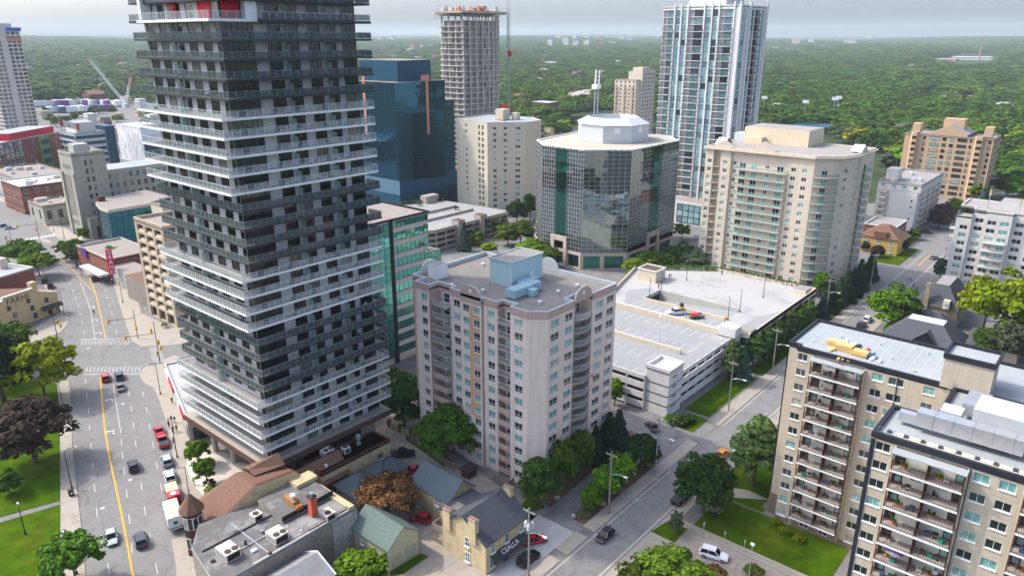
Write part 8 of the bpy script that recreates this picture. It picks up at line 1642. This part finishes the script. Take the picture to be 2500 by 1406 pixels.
# ------------------------------------------------------------------ far town: apartment slabs, houses, cranes, chimney
M_hz1 = mat('far_pale_wall', (.58, .56, .53), .85, .05, .1); M_hz2 = mat('far_red_wall', (.42, .19, .15), .85, .05, .1); M_hz3 = mat('far_tan_wall', (.58, .47, .38), .85, .05, .1)
FAR = [(1010, 122, 22, 10, M_hz2, 'red brick apartment slab far beyond the blue glass tower'), (1032, 122, 14, 9, M_hz1, 'white apartment slab beside the far red one'), (1052, 121, 12, 8, M_hz1, 'short white far apartment slab left of the concrete tower'), (930, 102, 20, 8, M_hz3, 'far tan slab at the skyline left of the concrete tower'), (960, 102, 18, 9, M_hz3, 'second far tan slab at the skyline'), (1345, 117, 18, 15, M_hz1, 'bright white far slab in the skyline cluster, leftmost'), (1328, 114, 10, 8, M_hz2, 'small red far block left of the skyline cluster'), (1366, 100, 22, 9, M_hz3, 'tan far slab at the back left of the skyline cluster'), (1384, 116, 22, 18, M_hz1, 'tallest pale far tower of the skyline cluster'), (1405, 100, 18, 9, M_hz1, 'pale far slab at the back of the skyline cluster'), (1408, 117, 20, 12, M_hz1, 'pale far slab right of the tallest cluster tower'), (1434, 118, 22, 14, M_hz1, 'wide pale far slab at the right of the cluster'), (1434, 100, 22, 9, M_hz1, 'white striped far slab at the back right of the cluster'), (1468, 101, 14, 9, M_hz2, 'dark red far block alone right of the cluster'), (1520, 102, 20, 10, M_hz3, 'tan far block before the ridge near the white high-rise'), (1496, 113, 24, 8, M_hz3, 'low tan far block right of the cluster'), (1540, 102, 22, 6, M_hz1, 'low pale far block beside the ridge'),
       (1945, 112, 28, 12, M_hz3, 'tan far block cluster right of the white high-rise'), (1980, 112, 16, 14, M_hz1, 'blue white far block right of the white high-rise'), (2075, 112, 36, 10, M_hz1, 'long pale far block before the ridge'), (2122, 95, 12, 8, M_hz3, 'small tan far tower on the ridge'), (1895, 124, 24, 6, M_hz3, 'brown low far block beside the white high-rise'), (1925, 128, 20, 6, M_hz1, 'pale low far building below the tan cluster'), (60, 178, 26, 18, M_hz1, 'white far block beside the grey concrete tower'), (75, 183, 20, 14, M_hz1, 'pale far block right behind the white one'), (700, 95, 10, 3, M_hz1, 'far block behind the banded tower'), (885, 160, 20, 28, M_hz1, 'white far apartment block peeking beside the banded tower')]
def ground_at(px, py):
    d0, d1 = 300.0, 9000.0; a = (px - CX) / FPX
    for _ in range(60):
        d = (d0 + d1) / 2; y = d; zc = None
        b = (py - CY) / FPX; dy = CP - b * SP; dz = -SP - b * CP; x_ = a / dy * d; u = x_ * RU + d * FU; v = x_ * RV + d * FV; zr = CAMH + dz / dy * d
        if zr > tz(u, v): d0 = d
        else: d1 = d
    return u, v, tz(u, v), d
for i, (x, y, w, h, m, lab) in enumerate(FAR):
    u, v, z, d = ground_at(x, y); s = d / FPX * .98; ww, hh = w * s * .8, h * s * 1.25; T = Thing('far_block', lab, 'apartment block', (u, v, z)); b = MB(); b.box(u - ww * .35, u + ww * .35, v - ww * .45, v + ww * .45, z - 6, z + hh, m); T.part('wall', b); b = MB(); nf = max(2, int(h / 2.2))
    for k in range(nf): zz = z + hh * (k + .35) / nf; b.box(u - ww * .355, u - ww * .351, v - ww * .42, v + ww * .42, zz, zz + hh / nf * .4, M_dkf); b.box(u - ww * .32, u + ww * .32, v - ww * .455, v - ww * .451, zz, zz + hh / nf * .4, M_dkf)
    T.part('window_band', b)
HS = [(1330, 268, 60, 'red school building with pale metal roof beyond the octagon office', M_rbrick, M_hvac2, 9), (1300, 278, 40, 'low brick wing left of the red school', M_rbrick, M_gravel2, 6), (1340, 340, 26, 'buff brick walk-up beside the river', M_ybrick, M_gravel2, 9), (1300, 345, 22, 'yellow gabled walk-up left of the buff one', M_ybrick, M_brnr, 9), (2320, 250, 50, 'yellow awning market hall among the trees', mat('market_yellow', (.60, .40, .10), .8), M_gravel2, 8), (2375, 250, 30, 'grey house right of the yellow market hall', M_wht, M_bgr, 8), (2190, 244, 26, 'grey roofed house among the trees', M_wht, M_slate_r, 6), (2260, 238, 24, 'brown roofed house among the trees', M_ybrick, M_brnr, 6), (2440, 275, 50, 'colourful low shop at the right edge woods', M_rbrick, M_bgr, 6), (2110, 305, 24, 'small gabled house before the woods', M_wht, M_brnr, 6), (2380, 146, 110, 'long pale factory at the far chimney foot', M_hz1, M_hz1, 8), (2310, 150, 60, 'red and pale factory wing left of the chimney', M_hz2, M_hz1, 7), (1505, 236, 22, 'grey house roof among trees left of the stepped condo', M_wht, M_bgr, 6), (1395, 238, 20, 'brown house roof among the trees beyond the river', M_ybrick, M_brnr, 6), (120, 195, 30, 'brick house in the woods left of the crane', M_rbrick, M_bgr, 8), (230, 245, 60, 'long low brown brick building beyond the rail yard', M_rbrick, M_brnr, 9), (180, 250, 40, 'low dark warehouse beyond the rail yard', M_concrete, M_gravel2, 5), (310, 255, 30, 'yellow building at the crane foot', M_ybrick, M_gravel2, 10), (345, 262, 30, 'pale grey building right of the crane foot', M_wht, M_hvac2, 10), (290, 292, 30, 'buff low building before the rail yard', M_ybrick, M_gravel2, 6), (340, 285, 24, 'dark low building with yellow side before the rail yard', M_ybrick, M_td, 7), (2330, 60 + 250, 20, 'white gabled cottage behind the brown condo', M_wht, M_brnr, 6), (1300, 400, 36, 'construction yard shed with orange panels', M_orange, M_concrete, 5), (1310, 440, 40, 'pale concrete works beside the octagon office', M_concrete, M_wht, 8), (1285, 372, 30, 'pale roofed depot beside the cream tower', M_wht, M_memb, 4), (1330, 378, 30, 'low depot with pale roof behind the octagon office', M_wht, M_memb, 4)]
HS += [(x, y, w, lab, mw, mr, h) for (x, y, w, h, mw, mr, lab) in ((110, 290, 40, 8, M_concrete, M_gravel2, 'grey low depot at the left below the trailers'), (160, 300, 36, 7, M_rbrick, M_tar, 'dark roofed brick depot before the trailers'), (222, 300, 34, 9, M_wht, M_wht, 'white roofed depot behind the flag office'), (262, 318, 30, 8, M_rbrick, M_slate_r, 'hip roofed dark building beside the panel clad building'), (330, 318, 40, 6, M_ybrick, M_bgr, 'tan roofed low building right of the rail yard'), (372, 300, 30, 8, M_wht, M_hvac2, 'pale low building beside the banded tower left edge'), (120, 330, 30, 7, M_ybrick, M_bgr, 'tan low building left of the flag office'), (255, 372, 44, 13, M_concrete, M_tar, 'dark grey block behind the limestone tower'), (40, 330, 40, 10, M_rbrick, M_hvac2, 'brick building below the grey concrete tower'), (300, 345, 30, 10, M_rbrick, M_tar, 'brick building behind the limestone wing'))]
for i in range(26): x, y = random.choice([(random.uniform(80, 360), random.uniform(246, 256)), (random.uniform(90, 380), random.uniform(278, 312))]); tree('town_tree', 'small green tree among the low roofs and trailers behind the old town', 'round', x, y, random.uniform(7, 11), random.uniform(8, 12), random.choice([L_green, L_bright, L_dark]), 1, group='trees among the rail yard roofs')
for (x, y, w, lab, mw, mr, h) in HS:
    u, v, z, d = ground_at(x, y); s = d / FPX; W_ = w * s * .7; T = Thing('low_building', lab, 'building', (u, v, z)); b = MB(); b.box(u - W_ * .4, u + W_ * .4, v - W_ * .55, v + W_ * .55, z - 2, z + h, mw); T.part('wall', b); b = MB()
    pitched = mr in (M_brnr, M_slate_r)
    if pitched: b.face([(u - W_ * .45, v - W_ * .6, z + h), (u + W_ * .45, v - W_ * .6, z + h), (u + W_ * .45, v, z + h * 1.5), (u - W_ * .45, v, z + h * 1.5)], mr); b.face([(u + W_ * .45, v + W_ * .6, z + h), (u - W_ * .45, v + W_ * .6, z + h), (u - W_ * .45, v, z + h * 1.5), (u + W_ * .45, v, z + h * 1.5)], mr); b.face([(u - W_ * .4, v - W_ * .55, z + h), (u - W_ * .4, v, z + h * 1.48), (u - W_ * .4, v + W_ * .55, z + h)], mw)
    else: b.box(u - W_ * .42, u + W_ * .42, v - W_ * .57, v + W_ * .57, z + h, z + h + .4, mr)
    T.part('roof', b); M_, L_ = face_m((u - W_ * .4, v + W_ * .55), (u - W_ * .4, v - W_ * .55), z); n = max(2, int(L_ / 5))
    for i in range(n): T.put('window', far_win(1.6, min(1.8, h * .3), M_dkf, G_dark, 1), M_ @ Matrix.Translation((L_ * (i + .4) / n, h * .45, .02)))
for i in range(64):   # roofs showing through the woods
    x, y = random.choice([(random.uniform(1870, 2500), random.uniform(150, 330)), (random.uniform(1260, 1590), random.uniform(150, 260)), (random.uniform(90, 330), random.uniform(140, 235)), (random.uniform(900, 1070), random.uniform(120, 160))])
    u, v, z, d = ground_at(x, y); W_ = random.uniform(9, 16) * (1 + d / 4000); h = 6 + d / 900; mr = random.choice([M_slate_r, M_bgr, M_brnr, M_slate_r, M_gravel2]); T = Thing('wooded_house', 'house roof showing between the trees of the far woods', 'house', (u, v, z), 'houses among the far woods'); b = MB(); b.box(u - W_ * .5, u + W_ * .5, v - W_ * .7, v + W_ * .7, z - 2, z + h, random.choice([M_ybrick, M_rbrick, M_hz3])); T.part('wall', b); hip(T, rect(u - W_ * .5, u + W_ * .5, v - W_ * .7, v + W_ * .7), z + h, z + h + 3.5, W_ * .42, mr); HS.append((x, y, W_ * FPX / d, '', None, None, 0))
# factory chimney, lattice cranes, radio masts
u, v, z, d = ground_at(2390, 148); q = MB(); q.tube((u, v, z), (u, v, z + 45 * d / FPX), 3.4 * d / FPX * .5, M_hz2, 2.2 * d / FPX * .5, 10); solo('factory_chimney', q, 'tall brick factory chimney far off in the woods', 'chimney', (u, v, z))
def lattice(T, p, q, w, m, name='boom'):
    b = MB(); P, Q = Vector(p), Vector(q); d = (Q - P).normalized(); a = d.orthogonal().normalized() * w; c = d.cross(a); n = max(4, int((Q - P).length / (w * 2.4)))
    co = [a + c, a - c, -a - c, -a + c]
    for k in range(4): b.tube(P + co[k], Q + co[k], w * .16, m, n=4)
    for i in range(n):
        s, e = P.lerp(Q, i / n), P.lerp(Q, (i + 1) / n)
        for k in range(4): b.tube(s + co[k], e + co[(k + 1) % 4], w * .1, m, n=3)
    T.part(name, b)
u, v, z, d = ground_at(308, 262); Ucr = Vector((u, v)); sc_ = d / FPX; rgt = Vector((RU, RV))
T = Thing('crawler_crane', 'white lattice boom crane with red tips beyond the downtown roofs', 'crane', (u, v, z)); top = Vector((*(Ucr - rgt * 70 * sc_), z + 112 * sc_)); top2 = Vector((*(Ucr + rgt * 22 * sc_), z + 68 * sc_)); lattice(T, (u, v, z + 4), top, 2.2 * sc_, M_tw); lattice(T, (u, v, z + 4), top2, 2.0 * sc_, M_tw); lattice(T, top.lerp(Vector((u, v, z)), .06), top, 2.6 * sc_, M_red, 'boom_tip'); lattice(T, top2.lerp(Vector((u, v, z)), .3), top2, 2.3 * sc_, M_red, 'boom_tip'); b = MB(); b.box(u - 6 * sc_, u + 6 * sc_, v - 8 * sc_, v + 8 * sc_, z, z + 8 * sc_, M_hvac2); T.part('cab', b)
u, v, z, d = ground_at(1452, 345); sc_ = d / FPX; T = Thing('tower_crane', 'short lattice tower crane standing before the river', 'crane', (u, v, z)); lattice(T, (u, v, z), (u, v, z + 125 * sc_), 4 * sc_, M_steel, 'mast'); lattice(T, (u, v, z + 125 * sc_), (u + 3 * sc_, v, z + 165 * sc_), 4.4 * sc_, M_tw, 'tower_head'); b = MB(); b.box(u - 10 * sc_, u + 8 * sc_, v - 7 * sc_, v + 7 * sc_, z + 122 * sc_, z + 132 * sc_, M_tw); T.part('counterweight', b)
for i, (x, y, h, lab) in enumerate(((1962, 82, 16, 'thin radio mast on the ridge, left one'), (1964, 82, 22, 'thin radio mast on the ridge, right one'), (2050, 82, 20, 'thin radio mast on the ridge farther right'))): u, v, z, d = ground_at(x, y + 2); q = MB(); q.tube((u, v, z), (u, v, z + h * d / FPX), .5 * d / FPX, M_steel, n=4); solo('radio_mast', q, lab, 'mast', (u, v, z))
for i, (x, y, h) in enumerate(((1860, 300, 55), (1960, 310, 55), (2030, 308, 60), (2040, 300, 55))): u, v, z, d = ground_at(x, y); T = Thing('floodlight_pole', ['ballpark floodlight pole beside the white high-rise', 'ballpark floodlight pole left of the stand', 'ballpark floodlight pole before the stand', 'ballpark floodlight pole behind the stand'][i], 'floodlight', (u, v, 0)); b = MB(); b.tube((u, v, 0), (u, v, h * d / FPX), .3, M_steel, .2); T.part('pole', b); b = MB(); b.box(u - .4, u + .4, v - 3, v + 3, h * d / FPX, h * d / FPX + 3, M_hvac2); T.part('lamp_panel', b)
u, v, z, d = ground_at(2010, 325); T = Thing('ballpark_stand', 'long dark ballpark stand with net beyond the condominium tower', 'grandstand', (u, v, 0)); b = MB(); b.box(u - 15, u + 15, v - 38, v + 40, 0, 5, M_td); b.box(u - 17, u + 12, v - 40, v + 42, 6.5, 7.2, M_bl); T.part('stand', b); b = MB()
for k in range(9): a = math.pi * k / 8; b.tube((u + 10, v + 20 * math.cos(a), 7 + 16 * math.sin(a)), (u + 10, v + 20 * math.cos(a + .39), 7 + 16 * math.sin(min(math.pi, a + .39))), .1, M_black, n=3)
T.part('net_frame', b)
# ------------------------------------------------------------------ woods: the nearest trees singly, the rest as one canopy
YB = [(-400, 300), (60, 300), (62, 243), (330, 243), (332, 250), (900, 262), (905, 290), (1250, 300), (1255, 282), (1500, 270), (1505, 330), (1850, 345), (1855, 320), (2000, 325), (2140, 380), (2145, 440), (2220, 425), (2225, 420), (2430, 430), (2440, 520), (2560, 560), (3200, 600)]
def ymax(x): return float(np.interp(x, [p[0] for p in YB], [p[1] for p in YB]))
CLEAR = [(x, y, w * .55 + 6, max(7, w * .22)) for (x, y, w, *_r) in HS] + [(x, y, w * .6, 4) for (x, y, w, *_r) in FAR] + [(1430, 297, 190, 15), (1930, 222, 32, 8), (1985, 246, 30, 10), (2010, 322, 55, 9), (190, 266, 120, 16), (2350, 150, 80, 5), (1700, 330, 120, 30), (2330, 380, 120, 50)]
EXTRA = [(1255, 1300, 318, 345), (1330, 1400, 312, 340), (1270, 1400, 285, 300)]
pts = []
def forest_ok(u, v, z):
    y = u * FU + v * FV; x = u * RU + v * RV
    if y < 330 or abs(x) > y * .86 + 60: return False
    px, py = proj(u, v, z)
    if py > ymax(px): return any(a < px < b and c < py < d for a, b, c, d in EXTRA)
    if py > 100:
        for cx_, cy_, hw_, hh_ in CLEAR:
            if abs(px - cx_) < hw_ and -hh_ * .6 < py - cy_ < hh_: return False
    for (a, b, c, d) in ((360, 412, 66, 94), (446, 480, 55, 106), (300, 360, 130, 190), (300, 362, 296, 335), (236, 290, 270, 332)):
        if a < u < b and c < v < d: return False
    return True
for (r0, r1, sp) in ((330, 1300, 15.5), (1300, 2900, 25.0), (2900, 7600, 42.0)):
    r = r0
    while r < r1:
        n = int(1.72 * r / sp)
        for i in range(n):
            a = AZ - 0 + (i + random.random()) / n * 1.72 - .86; rr = r + random.uniform(0, sp * .8); f = Vector((FU, FV)); ang = (i + random.uniform(.1, .9)) / n * 1.72 - .86; u = rr * (FU * math.cos(ang) + RU * math.sin(ang)); v = rr * (FV * math.cos(ang) + RV * math.sin(ang)); z = tz(u, v)
            if forest_ok(u, v, z): pts.append((u, v, z, rr))
        r += sp * .92
pts.sort(key=lambda p: p[3])
_mid = [tree_data(k, 3 + i, .55, .42, L_for) for i, k in enumerate(('round', 'round', 'ball', 'tall', 'spread'))]
SRC = []; NM = 225
for i, (u, v, z, d) in enumerate(pts[:NM]):
    k = i % 5; c, t = _mid[k]; h = random.uniform(11, 16); w = h / 10.2 * random.uniform(1.4, 2.1); e = bpy.data.objects.new('woodland_tree', None); COL.objects.link(e); e.location = (u, v, z); Mx = Matrix.Rotation(random.uniform(0, 6.28), 4, 'Z') @ Matrix.Diagonal((w, w, h / 10.2, 1))
    o = link('crown', c, e, Mx); link('trunk', t, e, Mx)
    r = random.random(); mm = L_for
    if r < .05: mm = L_yel
    elif r < .2: mm = L_bright
    elif r < .38: mm = L_dark
    elif r < .5: mm = L_grey
    if mm is not L_for: o.material_slots[0].link = 'OBJECT'; o.material_slots[0].material = mm
    elif len(SRC) < 5 and all(s.data is not c for s in SRC): SRC.append(o)
    tag(e, 'tree at the near edge of the woods beyond the towers', 'tree', 'trees at the edge of the woods')
rest = pts[NM:]; n = len(rest); me = bpy.data.meshes.new('forest'); me.vertices.add(n); me.vertices.foreach_set('co', np.array([(u, v, z - .3) for u, v, z, d in rest], dtype=np.float32).ravel())
sc_a = np.zeros((n, 3), np.float32); rz_a = np.zeros((n, 3), np.float32)
for i, (u, v, z, d) in enumerate(rest):
    h = random.uniform(.9, 1.6); w = h * random.uniform(1.4, 2.4)
    if d > 2900: w *= 3.6; h *= 1.5
    elif d > 1300: w *= 1.75; h *= 1.15
    sc_a[i] = (w, w, h); rz_a[i] = (0, 0, random.uniform(0, 6.28))
for nm, arr in (('tree_scale', sc_a), ('tree_turn', rz_a)): at_ = me.attributes.new(nm, 'FLOAT_VECTOR', 'POINT'); at_.data.foreach_set('vector', arr.ravel())
fo = link('forest', me); fo['kind'] = 'stuff'; fo['label'] = 'green tree canopy reaching to the horizon'
ng = bpy.data.node_groups.new('forest', 'GeometryNodeTree'); ng.interface.new_socket('Geometry', in_out='INPUT', socket_type='NodeSocketGeometry'); ng.interface.new_socket('Geometry', in_out='OUTPUT', socket_type='NodeSocketGeometry'); N = ng.nodes.new; gi, go = N('NodeGroupInput'), N('NodeGroupOutput'); ip = N('GeometryNodeInstanceOnPoints'); jn = N('GeometryNodeJoinGeometry')
for s in SRC: oi = N('GeometryNodeObjectInfo'); oi.inputs[0].default_value = s; oi.transform_space = 'ORIGINAL'; g2 = N('GeometryNodeGeometryToInstance'); ng.links.new(oi.outputs['Geometry'], g2.inputs[0]); ng.links.new(g2.outputs[0], jn.inputs[0])
a1, a2 = N('GeometryNodeInputNamedAttribute'), N('GeometryNodeInputNamedAttribute'); a1.data_type = a2.data_type = 'FLOAT_VECTOR'; a1.inputs[0].default_value = 'tree_scale'; a2.inputs[0].default_value = 'tree_turn'; ng.links.new(gi.outputs[0], ip.inputs['Points']); ng.links.new(jn.outputs[0], ip.inputs['Instance']); ip.inputs['Pick Instance'].default_value = True; ng.links.new(a1.outputs[0], ip.inputs['Scale'])
ng.links.new(a2.outputs[0], ip.inputs['Rotation']); ng.links.new(ip.outputs[0], go.inputs[0]); md = fo.modifiers.new('canopy', 'NODES'); md.node_group = ng
# ------------------------------------------------------------------ haze
hb_ = MB(); hb_.box(-12000, 12000, -12000, 12000, -2, 260, M_white); hm_ = bpy.data.meshes.new('haze'); hm_.from_pydata(hb_.v, [], hb_.f); mh_ = bpy.data.materials.new('haze'); mh_.use_nodes = True; t = mh_.node_tree; t.nodes.remove(t.nodes['Principled BSDF']); pv = t.nodes.new('ShaderNodeVolumePrincipled'); pv.inputs['Color'].default_value = (.84, .93, 1, 1); pv.inputs['Density'].default_value = HAZE = 0.000065; pv.inputs['Anisotropy'].default_value = 0.0; t.links.new(pv.outputs[0], t.nodes['Material Output'].inputs['Volume']); hm_.materials.append(mh_); ho = link('haze', hm_); ho['kind'] = 'stuff'
print('objects', len(bpy.data.objects), 'forest', n)
